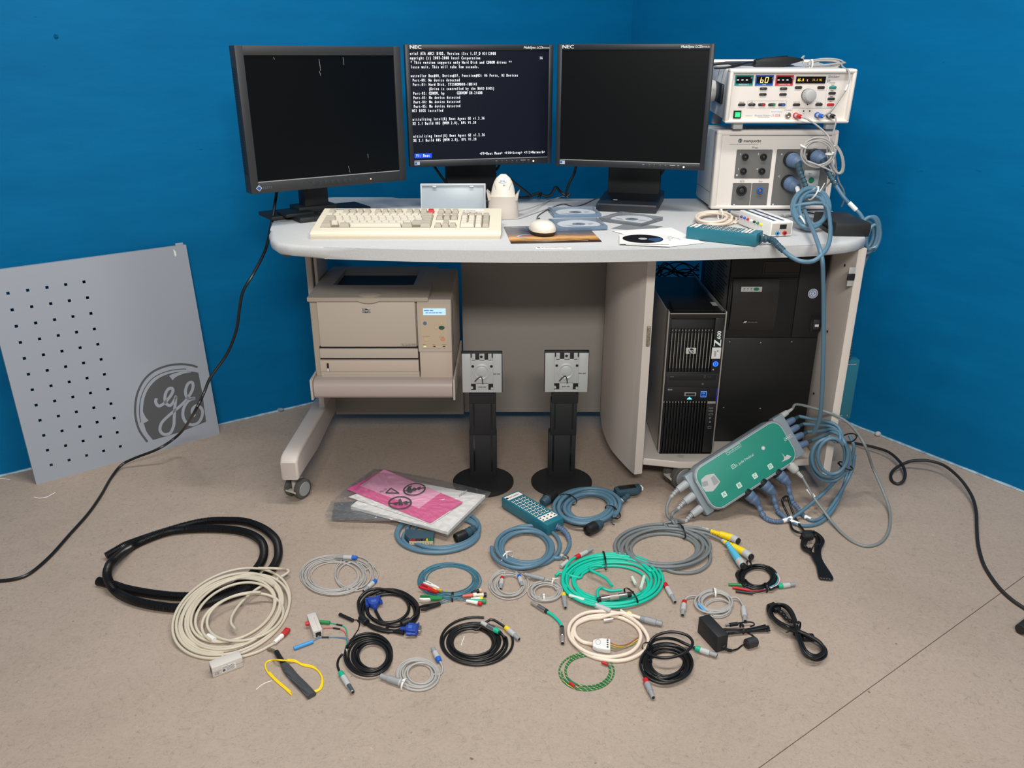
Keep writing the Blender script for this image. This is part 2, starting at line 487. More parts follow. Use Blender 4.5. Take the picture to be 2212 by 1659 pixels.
# ================================================================== DESK
desk = Thing('workstation_desk', 'large white wheeled computer desk with curved front edge in the blue corner', 'desk', (0.15, 2.35, 0))
out = []
for u, v in ((581, 520), (585, 535), (600, 545), (630, 549), (700, 553), (800, 556), (900, 559), (1000, 560), (1100, 561), (1200, 561), (1300, 560), (1400, 558),
             (1500, 556), (1600, 553), (1700, 550), (1780, 546), (1830, 543), (1855, 538), (1869, 529), (1875, 518)):
    p = F(u, v - 8, DH - 0.013); out.append((p.x, p.y))
out += [(0.985, 2.4), (1.0, 2.735), (0.99, 2.75), (0.6, 2.75), (0.2, 2.75), (-0.2, 2.755), (-0.38, 2.757), (-0.41, 2.762), (-0.43, 2.79), (-0.60, 2.79), (-0.64, 2.78)]
for u, v in ((644, 442), (618, 457), (599, 472), (589, 486), (584, 500)):
    p = F(u, v, DH - 0.005); out.append((p.x, p.y))
tb = MB(); tb.prism(out, DH - 0.030, DH, bev=0.0125, seg=4)
desk.part('tabletop', tb, m_white_top, world=True, angle=50)
# left upright, foot, caster
b = MB(); b.box(-0.636, -0.618, 2.45, 2.605, 0.12, DH - 0.031, 0.003)
b.box(-0.612, -0.602, 2.455, 2.60, 0.30, DH - 0.031, 0.002)
desk.part('upright', b, m_desk_grey, world=True)
b = MB()
prof = [(2.07, 0.09), (2.07, 0.145), (2.085, 0.158), (2.11, 0.162), (2.70, 0.148), (2.72, 0.135), (2.72, 0.075), (2.30, 0.075)]
Mx = Matrix(((0, 0, 1, 0), (1, 0, 0, 0), (0, 1, 0, 0), (0, 0, 0, 1)))   # local x->Y, y->Z, z->X
b.prism([(y, z) for y, z in prof], -0.668, -0.616, bev=0.008, M=Mx, seg=3)
desk.part('foot', b, m_desk_grey, world=True)
def caster(x, y, r, w, parent_thing, turn=0.0):
    Mc = Matrix.Translation((x, y, 0)) @ Matrix.Rotation(turn, 4, 'Z') @ Matrix.Translation((-x, -y, 0))
    def MB(M0=Mc, cls=globals()['MB']): return cls(M0)
    st = MB(); st.lathe((x, y, r * 1.15), (0, 0, 1), [(0, 0.011), (r * 1.3, 0.011)], 14)
    st.box(x - 0.007, x + 0.007, y - 0.018, y + 0.02, r * 0.5, r * 1.9, 0.003)
    st.box(x - 0.02, x + 0.02, y - r * 1.05, y - r * 0.55, r * 0.85, r * 1.05, 0.002)
    o = parent_thing.part('caster', st, m_desk_grey, world=True)
    for s in (-1, 1):
        t = MB(); t.lathe((x + s * 0.011, y, r), (s, 0, 0), [(0, r - 0.004), (0.001, r), (w - 0.002, r), (w, r - 0.003)], 28)
        wo = parent_thing.part('wheel', t, m_rubber, parent=o, world=True)
        t = MB(); t.lathe((x + s * (0.011 + w), y, r), (s, 0, 0), [(0, r * 0.72), (0.0015, r * 0.68)], 24)
        parent_thing.part('hub_cap', t, m_grey, parent=o, world=True)
caster(-0.642, 2.135, 0.031, 0.016, desk, R(-28))
# tilt lever below the left edge of the top
b = MB(); p = PY(625, 560, 2.12); b.ball((p.x, p.y, DH - 0.032), 0.02, 0.04, 0.018, 14, 8)
desk.part('edge_bracket', b, m_rubber, world=True)
# modesty panel and low beam
b = MB(); b.box(-0.168, 0.312, 2.62, 2.638, 0.06, DH - 0.031, 0.002)
desk.part('modesty_panel', b, m_desk_panel, world=True)
b = MB(); b.box(-0.618, -0.169, 2.60, 2.636, 0.06, 0.26, 0.003)
desk.part('low_beam', b, m_desk_panel, world=True)
# printer shelf: rounded lip and tray, hanger plate
b = MB()
prof = [(2.245, 0.275), (2.238, 0.285), (2.236, 0.31), (2.242, 0.325), (2.255, 0.331), (2.60, 0.331), (2.60, 0.318), (2.27, 0.318), (2.26, 0.27)]
b.prism(prof, -0.592, -0.178, M=Mx)
desk.part('printer_shelf', b, mat('shelf_grey', (188, 174, 166), 0.42), world=True, angle=50)
b = MB(); b.box(-0.176, -0.170, 2.236, 2.60, 0.27, 0.335, 0.001)
desk.part('hanger_plate', b, m_desk_grey, world=True)
b = MB(); b.box(-0.602, -0.595, 2.236, 2.60, 0.27, 0.335, 0.001)
desk.part('hanger_plate', b, m_desk_grey, world=True)
# cabinet left side panel: runs from the modesty panel out to the front, its foot rising towards the back
def side_panel(p_back, p_front, thick, zfun):
    d = Vector((p_front[0] - p_back[0], p_front[1] - p_back[1], 0)); L = d.length; d.normalize(); n = Vector((d.y, -d.x, 0))
    M = Matrix(((d.x, 0, n.x, p_back[0]), (d.y, 0, n.y, p_back[1]), (0, 1, 0, 0), (0, 0, 0, 1)))
    prof = [(0, zfun(0)), (L * .25, zfun(.25)), (L * .5, zfun(.5)), (L * .75, zfun(.75)), (L * .9, zfun(.9)), (L, zfun(1)), (L, DH - .031), (0, DH - .031)]
    m = MB(); m.prism(prof, 0, thick, bev=0.004, M=M, seg=2); return m
lf = smooth_path([Vector((x, y, 0)) for x, y in ((.313, 2.638), (.307, 2.52), (.308, 2.44), (.318, 2.34), (.341, 2.25), (.369, 2.165))], 4)
b = MB(); b.prism([(p.x, p.y) for p in lf] + [(p.x + .024, p.y + .006) for p in lf[::-1]], .055, DH - .031, bev=.003)
desk.part('cabinet_side', b, m_desk_white, world=True)
b = side_panel((0.955, 2.72), (0.945, 2.13), 0.024, lambda t: 0.05)
desk.part('cabinet_side', b, m_desk_white, world=True)
# cabinet bottom with bowed front
pts = [(0.397, 2.185), (0.5, 2.165), (0.65, 2.16), (0.8, 2.17), (0.918, 2.185), (0.928, 2.66), (0.36, 2.66)]
b = MB(); b.prism(pts, 0.078, 0.1, bev=0.004)
desk.part('cabinet_bottom', b, m_desk_white, world=True)
b = MB(); b.box(0.33, 0.93, 2.70, 2.715, 0.30, 0.5, 0.002)
desk.part('cabinet_back', b, m_desk_panel, world=True)
caster(0.512, 2.20, 0.041, 0.018, desk, R(-66))
# latch plates, screw holes
b = MB(); p = PY(1400, 725, 2.162); b.box(p.x - 0.004, p.x + 0.006, 2.158, 2.163, p.z - 0.03, p.z + 0.028, 0.001)
desk.part('strike_plate', b, mat('tarnished_brass', (150, 146, 122), 0.45, metal=0.5, var=(300, 0.5)), world=True)
p = PY(1839, 598, 2.127)
b = MB(); b.box(p.x - 0.009, p.x + 0.009, 2.126, 2.13, p.z - 0.026, p.z + 0.026, 0.0015)
lo = desk.part('latch_plate', b, m_zinc, world=True)
b = MB(); b.box(p.x - 0.012, p.x + 0.008, 2.122, 2.1262, p.z - 0.009, p.z + 0.009, 0.001)
desk.part('latch_opening', b, m_blk, parent=lo, world=True)
for u, v, y in ((1830, 573, 2.2), (1805, 716, 2.25), (1783, 850, 2.28)):
    q = PY(u, v, y); b = MB(); b.lathe((0.9208, y, q.z), (-1, 0, 0), [(0, 0.004), (0.0012, 0.004)], 10); desk.part('screw_hole', b, m_blk, world=True)
# scrapes on the front edge of the top
b = MB(); rnd = random.Random(5)
for u, v, w in ((765, 543, 12), (1080, 553, 20), (1130, 551, 30), (1210, 553, 26), (1160, 561, 18), (1545, 553, 4), (700, 537, 3), (1100, 546, 12)):
    q = F(u, v - 8, DH - 0.016)
    for k in range(5):
        x = q.x + rnd.uniform(-.5, .5) * w / 850; zz = q.z + rnd.uniform(-.004, .004); L = rnd.uniform(.3, 1) * w / 1500
        b.box(x - L, x + L, q.y - .0032 + rnd.uniform(-.0005, 0), q.y - .001, zz - .0004, zz + .0004)
desk.part('edge_scrape', b, m_inkg, world=True, smooth=False, stuff=True)

# ================================================================== MONITORS
def panel_shell(T, w, h, zb, d, bez, mcase, depth_back):
    """bezel as a frame around a recessed screen; local: front at y=0"""
    l, r, t, bt = bez
    M = Matrix(((1, 0, 0, 0), (0, 0, 1, 0), (0, 1, 0, 0), (0, 0, 0, 1)))     # x, z(up) -> local y ; extrude along y
    b = MB()
    x0, x1, z0, z1 = -w / 2, w / 2, zb, zb + h
    b.box(x0, x0 + l, 0, d, z0, z1, 0.002); b.box(x1 - r, x1, 0, d, z0, z1, 0.002)
    b.box(x0 + l - .002, x1 - r + .002, 0, d, z1 - t, z1, 0.002); b.box(x0 + l - .002, x1 - r + .002, 0, d, z0, z0 + bt, 0.002)
    o = T.part('bezel', b, mcase)
    b = MB(); b.box(x0 + l - .001, x1 - r + .001, 0.004, 0.008, z0 + bt - .001, z1 - t + .001)
    sc = T.part('screen', b, m_screen, smooth=False)
    b = MB(); b.box(x0 + .006, x1 - .006, d * .7, depth_back * .7, z0 + .006, z1 - .006, 0.012)
    b.box(x0 + .07, x1 - .07, depth_back * .6, depth_back, z0 + .06, z1 - .06, 0.015)
    T.part('back_cover', b, mcase)
    return o, sc

def nec(label, cx, cy, yaw, zb, lit):
    T = Thing('computer_monitor', label, 'monitor', (cx, cy, DH), yaw)
    w, h = 0.445, 0.343
    bz, sc = panel_shell(T, w, h, zb, 0.03, (0.014, 0.014, 0.016, 0.0185), m_navy_blk, 0.075)
    x0 = -w / 2; z1 = zb + h
    b = MB(); b.text(FR(0, 0, 0), 'NEC', 0.0135, x0 + 0.014, z1 - 0.0078, sx=1.3, fatten=.0004); T.part('brand_lettering', b, m_inkw, parent=bz, smooth=False)
    M = FR(0, 0, 0); Sh = Matrix(((1, .2, 0, 0), (0, 1, 0, 0), (0, 0, 1, 0), (0, 0, 0, 1)))
    b = MB(); b.text(M @ Matrix.Translation((w / 2 - 0.092, z1 - 0.008, 0)) @ Sh, 'MultiSync LCD', 0.0095, 0, 0, fatten=.0002)
    b.text(M @ Matrix.Translation((w / 2 - 0.036, z1 - 0.008, 0)) @ Sh, '2090UXi', 0.0062, 0.001, -.0008)
    T.part('model_lettering', b, m_inkw, parent=bz, smooth=False)
    b = MB(); b.rect(FR(), x0 + .014, x0 + .03, zb + .006, zb + .0165); st = T.part('sticker', b, mat('pale_sticker', (170, 186, 204), 0.5), parent=bz, smooth=False)
    b = MB(); b.rect(FR(off=.0009), x0 + .0155, x0 + .0215, zb + .008, zb + .0148); T.part('sticker_mark', b, m_inkb, parent=bz, smooth=False)
    for k, xx in enumerate((.045, .063, .077, .095, .110, .130, .147)):
        b = MB(); b.box(xx - .0022, xx + .0022, -.0008, .004, zb + .0045, zb + .0075, .0004); T.part('menu_button', b, m_char, parent=bz)
    b = MB()
    for xx, wd in ((.045, .006), (.063, .002), (.077, .002), (.095, .002), (.110, .002), (.130, .016), (.147, .006)): b.rect(FR(), xx - wd / 2, xx + wd / 2, zb + .0115, zb + .0126)
    T.part('button_marks', b, m_lgrey, parent=bz, smooth=False)
    b = MB(); b.disc(FR(.163, -.0005, zb + .0085), .0024, seg=14); T.part('power_light', b, m_led_w, parent=bz, smooth=False)
    b = MB(); b.disc(FR(.172, 0, zb + .009), .0012, seg=10); b.disc(FR(.178, 0, zb + .009), .0016, seg=10); T.part('sensor', b, m_char, parent=bz, smooth=False)
    b = MB(); b.box(x0 + .014, -x0 - .014, .001, .004, zb + .0185, zb + .0195); T.part('lower_lip', b, m_lgrey, parent=bz, smooth=False)
    # stand: wide flat neck rising from the rear of a thick wedge base
    b = MB(); b.box(-.083, .083, .165, .205, .02, zb + .2, .004); T.part('neck', b, m_blk_matte)
    Mx2 = Matrix(((0, 0, 1, 0), (1, 0, 0, 0), (0, 1, 0, 0), (0, 0, 0, 1)))
    b = MB(); b.prism([(0.0, 0), (0.0, .02), (.004, .024), (.17, .034), (.25, .034), (.25, 0)], -.092, .092, bev=.003, M=Mx2); T.part('base', b, m_navy_blk)
    b = MB(); b.rect(TP(-.04, .05, .0285, 0), -.006, .006, -.004, .004); T.part('scuff', b, m_inkw, smooth=False)
    b = MB(); b.tube(smooth_path([(.078, .17, zb + .02), (.088, .165, zb - .005), (.092, .165, zb - .022), (.085, .17, zb - .035), (.078, .18, zb - .04)], 5), .004, 8); T.part('cable_clip', b, m_blk)
    if lit:
        lw = w - .028; lh = h - .0345; left = x0 + .014; top = z1 - .016
        g = MB(); g.box(left + .0005, left + lw - .0005, .0034, .0039, top - lh + .0015, top - .0005)
        T.part('lit_panel', g, mat('lit_lcd_panel', (10, 15, 27), 0.35, emit=0.35, spec=0.2), parent=sc, smooth=False)
        cw = lw / 80.0; ch = lh / 25.6
        rows = {0: (-.35, 'erial ATA AHCI BIOS, Version iSrc 1.17_D 03112008'), 1: (-.35, 'opyright (c) 2003-2008 Intel Corporation'), 2: (-.1, '* This version supports only Hard Disk and CDROM drives **'),
                3: (-.1, 'lease wait. This will take few seconds.'), 5: (-.35, 'ontroller Bus#00, Device#1F, Function#02: 06 Ports, 02 Devices'), 6: (.6, 'Port-00: No device detected'), 7: (.6, 'Port-01: Hard Disk, ST250DM000-1BD141'),
                8: (.6, '         (Drive is controlled by the RAID BIOS)'), 9: (.6, 'Port-02: CDROM, hp       CDDVDW SH-216BB'), 10: (.6, 'Port-03: No device detected'), 11: (.6, 'Port-04: No device detected'), 12: (.6, 'Port-05: No device detected'),
                13: (-.4, 'HCI BIOS installed'), 15: (-.35, 'nitializing Intel(R) Boot Agent GE v1.2.36'), 16: (-.35, 'XE 2.1 Build 085 (WfM 2.0), RPL V1.28'), 19: (-.35, 'nitializing Intel(R) Boot Agent GE v1.2.36'), 20: (-.35, 'XE 2.1 Build 085 (WfM 2.0), RPL V1.28')}
        Mt = FR(0, .0034, 0, off=.0004)
        g = MB()
        for i, (ox, tx) in rows.items(): g.mono(Mt, tx, cw, ch * .95, left + (ox + .3) * cw, top - (i + .72) * ch, fat=.00022)
        g.mono(Mt, '16', cw, ch * .95, left + 74.5 * cw, top - 1.72 * ch, fat=.00022)
        g.mono(Mt, '<F9=Boot Menu> <F10=Setup> <F12=Network>', cw, ch * .95, left + 38.6 * cw, top - 24.3 * ch, fat=.00022)
        g.mono(FR(0, .0034, 0, off=.0006), 'F1: Boot', cw, ch * .95, left + 1.2 * cw, top - 24.4 * ch, fat=.00022)
        T.part('screen_text', g, m_txt_w, parent=sc, smooth=False)
        g = MB(); g.rect(Mt, left + .3 * cw, left + 10.3 * cw, top - 24.95 * ch, top - 23.85 * ch); T.part('highlight_bar', g, m_txt_blue, parent=sc, smooth=False)
    return T
def yawof(ax, ay, bx_, by): return math.atan2(by - ay, bx_ - ax)
nec('centre black flat monitor showing white boot text on its lit screen', (-.311 + .1277) / 2, (2.51 + 2.62) / 2, yawof(-.311, 2.51, .1277, 2.62), .131, True)
nec('black flat monitor with dark screen standing beside the white generator stack', (.1308 + .563) / 2, (2.546 + 2.43) / 2, yawof(.1308, 2.546, .563, 2.43), .132, False)

# left, larger charcoal monitor
T = Thing('computer_monitor', 'charcoal thick-framed monitor, dark screen, at the left end of the desk', 'monitor', ((-.703 - .317) / 2, (2.22 + 2.49) / 2, DH), yawof(-.703, 2.22, -.317, 2.49))
w, h, zb = .471, .372, .096
bz, sc = panel_shell(T, w, h, zb, .045, (.022, .022, .024, .03), m_char, .085)
x0 = -w / 2; z1 = zb + h
b = MB()
for k in range(40):
    zz = zb + .05 + k * .0068; b.box(x0 - .0008, x0 + .001, .012, .04, zz, zz + .003)
T.part('side_vent', b, m_blk, parent=bz, smooth=False)
b = MB(); b.box(x0 + .022, -x0 - .022, .0005, .005, zb + .0285, zb + .031); T.part('lower_lip', b, m_grey, parent=bz, smooth=False)
Ml = FR(x0 + .022, 0, zb + .0145) @ Matrix.Rotation(R(45), 4, 'Z')
b = MB(); b.rect(Ml, -.0058, .0058, -.0058, .0058); T.part('emblem', b, m_inkw, parent=bz, smooth=False)
Ml = FR(x0 + .022, 0, zb + .0145, off=.0009) @ Matrix.Rotation(R(45), 4, 'Z')
b = MB(); b.rect(Ml, -.0046, .0046, -.0046, .0046); T.part('emblem_centre', b, m_inkb, parent=bz, smooth=False)
b = MB(); b.text(FR(), 'EIZO', .009, x0 + .033, zb + .0145, sx=1.25); T.part('brand_lettering', b, m_inkg, parent=bz, smooth=False)
for k in range(8):
    b = MB(); xx = -.052 + k * .0185; b.box(xx - .008, xx + .008, -.0006, .004, zb + .008, zb + .02, .0005); T.part('menu_button', b, m_char, parent=bz)
b = MB(); b.disc(FR(.118, 0, zb + .0135), .0018, seg=12); T.part('power_light', b, m_led_o, parent=bz, smooth=False)
b = MB(); b.box(-.045, .03, .115, .165, .01, zb + .12, .003); T.part('neck', b, m_blk_matte)
b = MB(); b.box(-.155, .16, .10, .215, 0, .012, .003); b.box(-.10, -.02, .02, .13, .0, .014, .003); b.box(-.125, -.04, .06, .14, .012, .022, .003); b.box(-.07, .05, .10, .18, .012, .03, .003)
T.part('base', b, m_blk_matte)
# scratches on its screen
b = MB(); Ms = FR(0, .004, 0)
for x, z, dx, dz in ((-.01, .435, .002, -.03), (-.012, .405, .003, -.012), (.06, .44, .001, -.02), (-.135, .44, .002, -.006), (.052, .15, .004, -.018), (.115, .18, .001, -.012)):
    b.stroke(Ms, [(x, z), (x + dx * .6, z + dz * .5), (x + dx, z + dz)], .0006)
T.part('screen_scratch', b, m_lgrey, parent=sc, smooth=False, stuff=True)

# ================================================================== GREY COVER PANEL LEANING ON THE WALL
BLc, BRc = F(80, 1047), F(474, 938)
wn = Vector((-DL.y, DL.x, 0)); wn = wn if wn.dot(CORNER) < 0 else -wn       # wall normal into the room
TRc = ON(412, 528, CORNER + wn * 0.021, wn)
xa = (BRc - BLc); PWd = xa.length; xa.normalize()
ya = (TRc - BRc); ya = (ya - xa * ya.dot(xa)); PHt = ya.length; ya.normalize()
MP = basis(BLc, xa, ya)                  # local x along bottom, y up the panel, z towards the room
if MP.col[2].to_3d().dot(Vector((0, -1, 0))) < 0: pass
T = Thing('cover_panel', 'grey metal cover panel with square holes leaning on the left wall', 'panel', M=MP)
MPi = MP.inverted(); pn = MP.col[2].to_3d()
def PL(u, v):
    p = MPi @ ON(u, v, BLc, pn); return (p.x, p.y)
# hole grid
import itertools
tl, tr, bl_, br_ = PL(20.5, 631), PL(186, 610), PL(106.5, 1002), PL(257, 968.5)
hw_, hh_ = .0042, .0042
nx, ny = 5, 12
hx = [(tl[0] + bl_[0]) / 2 + i * (((tr[0] + br_[0]) / 2 - (tl[0] + bl_[0]) / 2) / (nx - 1)) for i in range(nx)]
hz = [(bl_[1] + br_[1]) / 2 + j * (((tl[1] + tr[1]) / 2 - (bl_[1] + br_[1]) / 2) / (ny - 1)) for j in range(ny)]
xs = [0] + sorted([x - hw_ for x in hx] + [x + hw_ for x in hx]) + [PWd]
ys = [0] + sorted([y - hh_ for y in hz] + [y + hh_ for y in hz]) + [PHt]
b = MB(); zf, zk = .0, -.0015
idx = {}
def vid(i, j, k):
    if (i, j, k) not in idx: idx[(i, j, k)] = len(b.v); b.v.append(Vector((xs[i], ys[j], zf if k == 0 else zk)))
    return idx[(i, j, k)]
for i in range(len(xs) - 1):
    for j in range(len(ys) - 1):
        hole = i % 2 == 1 and j % 2 == 1
        if not hole:
            b.f.append((vid(i, j, 0), vid(i + 1, j, 0), vid(i + 1, j + 1, 0), vid(i, j + 1, 0)))
            b.f.append((vid(i, j + 1, 1), vid(i + 1, j + 1, 1), vid(i + 1, j, 1), vid(i, j, 1)))
        else:
            for (a, c), (d, e) in (((i, j), (i + 1, j)), ((i + 1, j), (i + 1, j + 1)), ((i + 1, j + 1), (i, j + 1)), ((i, j + 1), (i, j))):
                b.f.append((vid(a, c, 0), vid(d, e, 0), vid(d, e, 1), vid(a, c, 1)))
m_panel = mat('grey_powder_coat', (158, 165, 176), 0.5, bump=(900, .1, .0003))
sh = T.part('sheet', b, m_panel, smooth=False)
b = MB(); t_ = .018
b.box(-.0015, 0, -0, PHt, -t_, 0); b.box(PWd, PWd + .0015, 0, PHt, -t_, 0); b.box(0, PWd, -.0015, 0, -t_, 0); b.box(0, PWd, PHt, PHt + .0015, -t_, 0)
T.part('flange', b, m_panel, smooth=False)
b = MB(); b.box(PWd - .028, PWd - .004, PHt + .001, PHt + .008, -t_, -t_ + .008, .001); T.part('hook_tab', b, m_panel)
b = MB(); q = [PL(374, 538), PL(379, 543), PL(381, 551), PL(378.5, 555), PL(376.5, 549)]; b.poly([Vector((x, y, .0006)) for x, y in q]); T.part('adhesive_scrap', b, m_white, smooth=False)
# emblem: dark cut-off roundel with pale script
LZ = 0.0005
def PLs(pts, z=LZ): return [Vector((*PL(0 + x / 2.86, 500 + y / 2.86), z)) for x, y in pts]
m_logo = mat('dark_grey_print', (84, 86, 90), 0.5)
def arc_pts(pts, n=8): return [(p.x, p.y) for p in smooth_path([Vector((x, y, 0)) for x, y in pts], n)]
b = MB()
body = arc_pts([(945, 1288), (905, 1235), (886, 1165), (884, 1090), (895, 1020), (925, 960), (975, 910), (1040, 880), (1110, 866), (1180, 865), (1225, 873)], 5) + [(1250, 1000), (1273, 1175), (1110, 1240)]
b.poly(PLs(body)); ob = T.part('emblem', b, m_logo, smooth=False)
I2 = Matrix.Translation((0, 0, LZ))
def P2(pts, n=8): return [PL(x / 2.86, 500 + y / 2.86) for x, y in arc_pts(pts, n)]
sc_ = (Vector(PL(1100 / 2.86, 500 + 1000 / 2.86)) - Vector(PL(1000 / 2.86, 500 + 1000 / 2.86))).length / 100     # metres per zoomed pixel
b = MB(); b.stroke(I2, P2([(910, 1300), (862, 1230), (838, 1150), (836, 1070), (852, 990), (892, 915), (955, 860), (1040, 828), (1120, 820), (1180, 826), (1220, 838)]), 13 * sc_); T.part('emblem_ring', b, m_logo, parent=ob, smooth=False)
b = MB(); b.stroke(I2, P2([(868, 1180), (861, 1110), (870, 1030), (905, 950), (960, 895), (1040, 862), (1120, 850), (1150, 850)]), 5 * sc_); T.part('emblem_swash', b, m_logo, parent=ob, smooth=False)
I3 = Matrix.Translation((0, 0, LZ * 2)); b = MB(); wk = 19 * sc_
b.stroke(I3, P2([(965, 1030), (962, 1055), (980, 1078), (1015, 1060), (1050, 1020), (1068, 985), (1060, 968), (1038, 975), (1020, 1010), (1022, 1055), (1050, 1075), (1078, 1040), (1086, 1020), (1080, 1080), (1076, 1150), (1072, 1200), (1050, 1245), (1010, 1252), (988, 1225), (1000, 1180), (1050, 1130), (1110, 1080), (1150, 1040), (1185, 985), (1192, 945), (1180, 930), (1158, 945), (1145, 990), (1160, 1030), (1205, 1030)], 6), wk)
b.stroke(I3, P2([(1205, 1030), (1165, 1045), (1135, 1090), (1130, 1140), (1150, 1180), (1190, 1194), (1230, 1175), (1250, 1130), (1245, 1095), (1215, 1075), (1190, 1095), (1188, 1125), (1205, 1140)], 6), wk)
b.stroke(I3, P2([(1055, 905), (1080, 888), (1130, 872), (1180, 868)], 6), 12 * sc_, wf=lambda t: (34 * (1 - t) + 4) * sc_)
b.stroke(I3, P2([(1110, 905), (900, 1178)][1:] + [(885, 1150), (874, 1110), (870, 1060)], 6), 12 * sc_, wf=lambda t: (34 * (1 - t) + 4) * sc_)
T.part('emblem_script', b, m_panel, parent=ob, smooth=False)

# ================================================================== LASER PRINTER
MXZ = Matrix(((0, 0, 1, 0), (1, 0, 0, 0), (0, 1, 0, 0), (0, 0, 0, 1)))   # profile (y, z) extruded along x
T = Thing('laser_printer', 'putty coloured laser printer on the shelf under the desk', 'printer', (-.385, 2.277, .332))
xl, xr, xm = T.q(672, 700)[0], T.q(976, 700)[0], T.q(902, 700)[0]
z_lid = T.q(700, 649)[1]; z_top = z_lid + .012
b = MB()
b.prism([(.004, .0), (.004, z_lid - .002), (.36, z_lid - .002), (.36, .0)], xl, xm - .002, bev=.003, M=MXZ)
b.prism([(.03, .0), (.03, z_lid - .01), (.12, z_lid + .016), (.30, z_lid + .02), (.38, z_lid - .06), (.38, 0)], xm - .004, xr, bev=.006, M=MXZ)
T.part('body', b, m_putty_d)
# lid as a frame round the sunken output bin
x0, x1 = xl - .003, T.q(926, 645)[0]
ox0, ox1 = x0 + .052, x1 - .057
b = MB(); zl0, zl1 = z_lid, z_top
b.prism([(-.012, zl0), (-.012, zl1), (.11, zl1 + .005), (.11, zl0)], x0, x1, bev=.003, M=MXZ)
b.prism([(.105, zl0), (.105, zl1 + .0048), (.35, zl1 + .003), (.35, zl0)], x0, ox0, bev=.002, M=MXZ)
b.prism([(.105, zl0), (.105, zl1 + .0048), (.35, zl1 + .003), (.35, zl0)], ox1, x1, bev=.002, M=MXZ)
b.prism([(.285, zl0), (.285, zl0 + .002), (.32, zl1 + .003), (.35, zl1 + .003), (.35, zl0)], ox0 - .001, ox1 + .001, bev=.001, M=MXZ)
lid = T.part('lid', b, m_putty_d)
b = MB(); b.prism([(.105, zl0 - .0015), (.105, zl0 + .001), (.29, zl0 + .001), (.29, zl0 - .0015)], ox0, ox1, M=MXZ); T.part('output_bin', b, m_blk_matte, parent=lid)
# scooped thumb rest on the lid's front edge
xc = T.q(797, 645)[0]
b = MB(); M = Matrix.Translation((xc, -.0125, zl1 - .003)) @ Matrix.Rotation(R(90), 4, 'X')
b.add([M @ Vector((.037 * math.cos(a), .012 * math.sin(a) - .001, 0.0005 + .004 * (1 - abs(math.cos(a))))) for a in [math.pi + math.pi * k / 16 for k in range(17)]], [tuple(range(17))])
b.ball((xc, .02, zl1 - .001), .037, .032, .006, 20, 8); T.part('thumb_rest', b, m_putty_d, parent=lid)
d = T.rect('front_door', 684, 651, 901, 748, m_putty, -.006, .004, .003)
b = MB(); x, z = T.q(792, 669.5); b.box(x - .012, x + .012, -.0075, -.005, z - .0075, z + .0075, .0015); bd = T.part('badge', b, m_silver, parent=d)
b = MB(); b.disc(FR(x, -.0078, z), .0062, seg=20); T.part('badge_disc', b, m_ink, parent=d, smooth=False)
b = MB(); b.text(FR(x, -.0078, z, off=.001) @ Matrix(((1, .25, 0, 0), (0, 1, 0, 0), (0, 0, 1, 0), (0, 0, 0, 1))), 'hp', .011, 0, .0004, 'CENTER'); T.part('badge_letters', b, m_inkw, parent=d, smooth=False)
x, z = T.q(884, 743.5)
b = MB(); b.text(FR(x, -.0062, z), 'hp LaserJet 2300', .0058, 0, 0, 'CENTER'); T.part('model_lettering', b, m_ink, parent=d, smooth=False)
b = MB(); b.frame(FR(x, -.0061, z), -.023, .022, -.0045, .0045, .0004); T.part('model_frame', b, m_inkg, parent=d, smooth=False)
T.rect('slot_gap', 690, 748, 903, 753, m_blk, -.001, .004)
T.rect('multi_tray', 691, 752, 904, 772, m_putty, -.007, .004, .002)
T.rect('slot_gap', 692, 771, 904, 777, m_blk, -.001, .004)
pt = T.rect('paper_tray', 692, 776, 906, 801, mat('pinkish_putty', (204, 188, 172), .48), -.010, .004, .002)
T.rect('paper_tray_base', 694, 801, 907, 814, m_putty, -.004, .004, .002)
T.rect('level_window', 707, 782, 713, 799, m_blk, -.0108, -.009, parent=pt)
T.rect('level_flag', 708.5, 793, 712.5, 799, m_white, -.0114, -.0105, parent=pt)
# control panel module
b = MB(); xq, zq = T.q(976, 757); xm1 = T.q(902, 700)[0]
b.prism([(-.012, zq), (-.012, T.q(940, 655)[1]), (.0, T.q(940, 650)[1] + .004), (.05, z_lid), (.05, zq)], xm1, xr, bev=.004, M=MXZ)
mo = T.part('control_module', b, m_putty)
b = MB(); zlo = T.q(940, 814)[1]; b.box(xm1 + .003, xr - .001, -.008, .03, zlo, zq, .003); T.part('module_skirt', b, mat('pinkish_putty', (204, 188, 172)))
yp = -.012
pl = T.rect('keypad', 907, 661, 968, 752, mat('tan_keypad', (204, 186, 158), .5), -.0135, -.012, yp=yp)
T.rect('display', 914, 666, 963, 680, mat('blue_white_lcd', (176, 210, 240), .3, emit=.75), -.0145, -.0134, yp=yp, parent=pl)
b = MB(); x, z = T.q(916, 670, yp)
b.text(FR(x, -.0146, z), '~7', .0075, 0, 0); b.text(FR(x, -.0146, z - .007), '~15', .006, .004, 0); T.part('display_text', b, mat('lcd_text_blue', (96, 150, 210), .4, emit=.3), parent=pl, smooth=False)
def pbtn(u, v, rx, rz, m, name='key'):
    x, z = T.q(u, v, yp); b = MB(); M = FR(x, 0, z)
    seg = 20; pr = []
    vs = []; 
    for dd, k in ((-.0134, 1), (-.0150, .97), (-.0156, .85)):
        vs += [(x + rx * k * math.cos(2 * math.pi * i / seg), dd, z + rz * k * math.sin(2 * math.pi * i / seg)) for i in range(seg)]
    fs = [(j * seg + i, j * seg + (i + 1) % seg, (j + 1) * seg + (i + 1) % seg, (j + 1) * seg + i) for j in range(2) for i in range(seg)] + [tuple(2 * seg + i for i in range(seg))]
    b.add(vs, fs); return T.part(name, b, m, parent=pl)
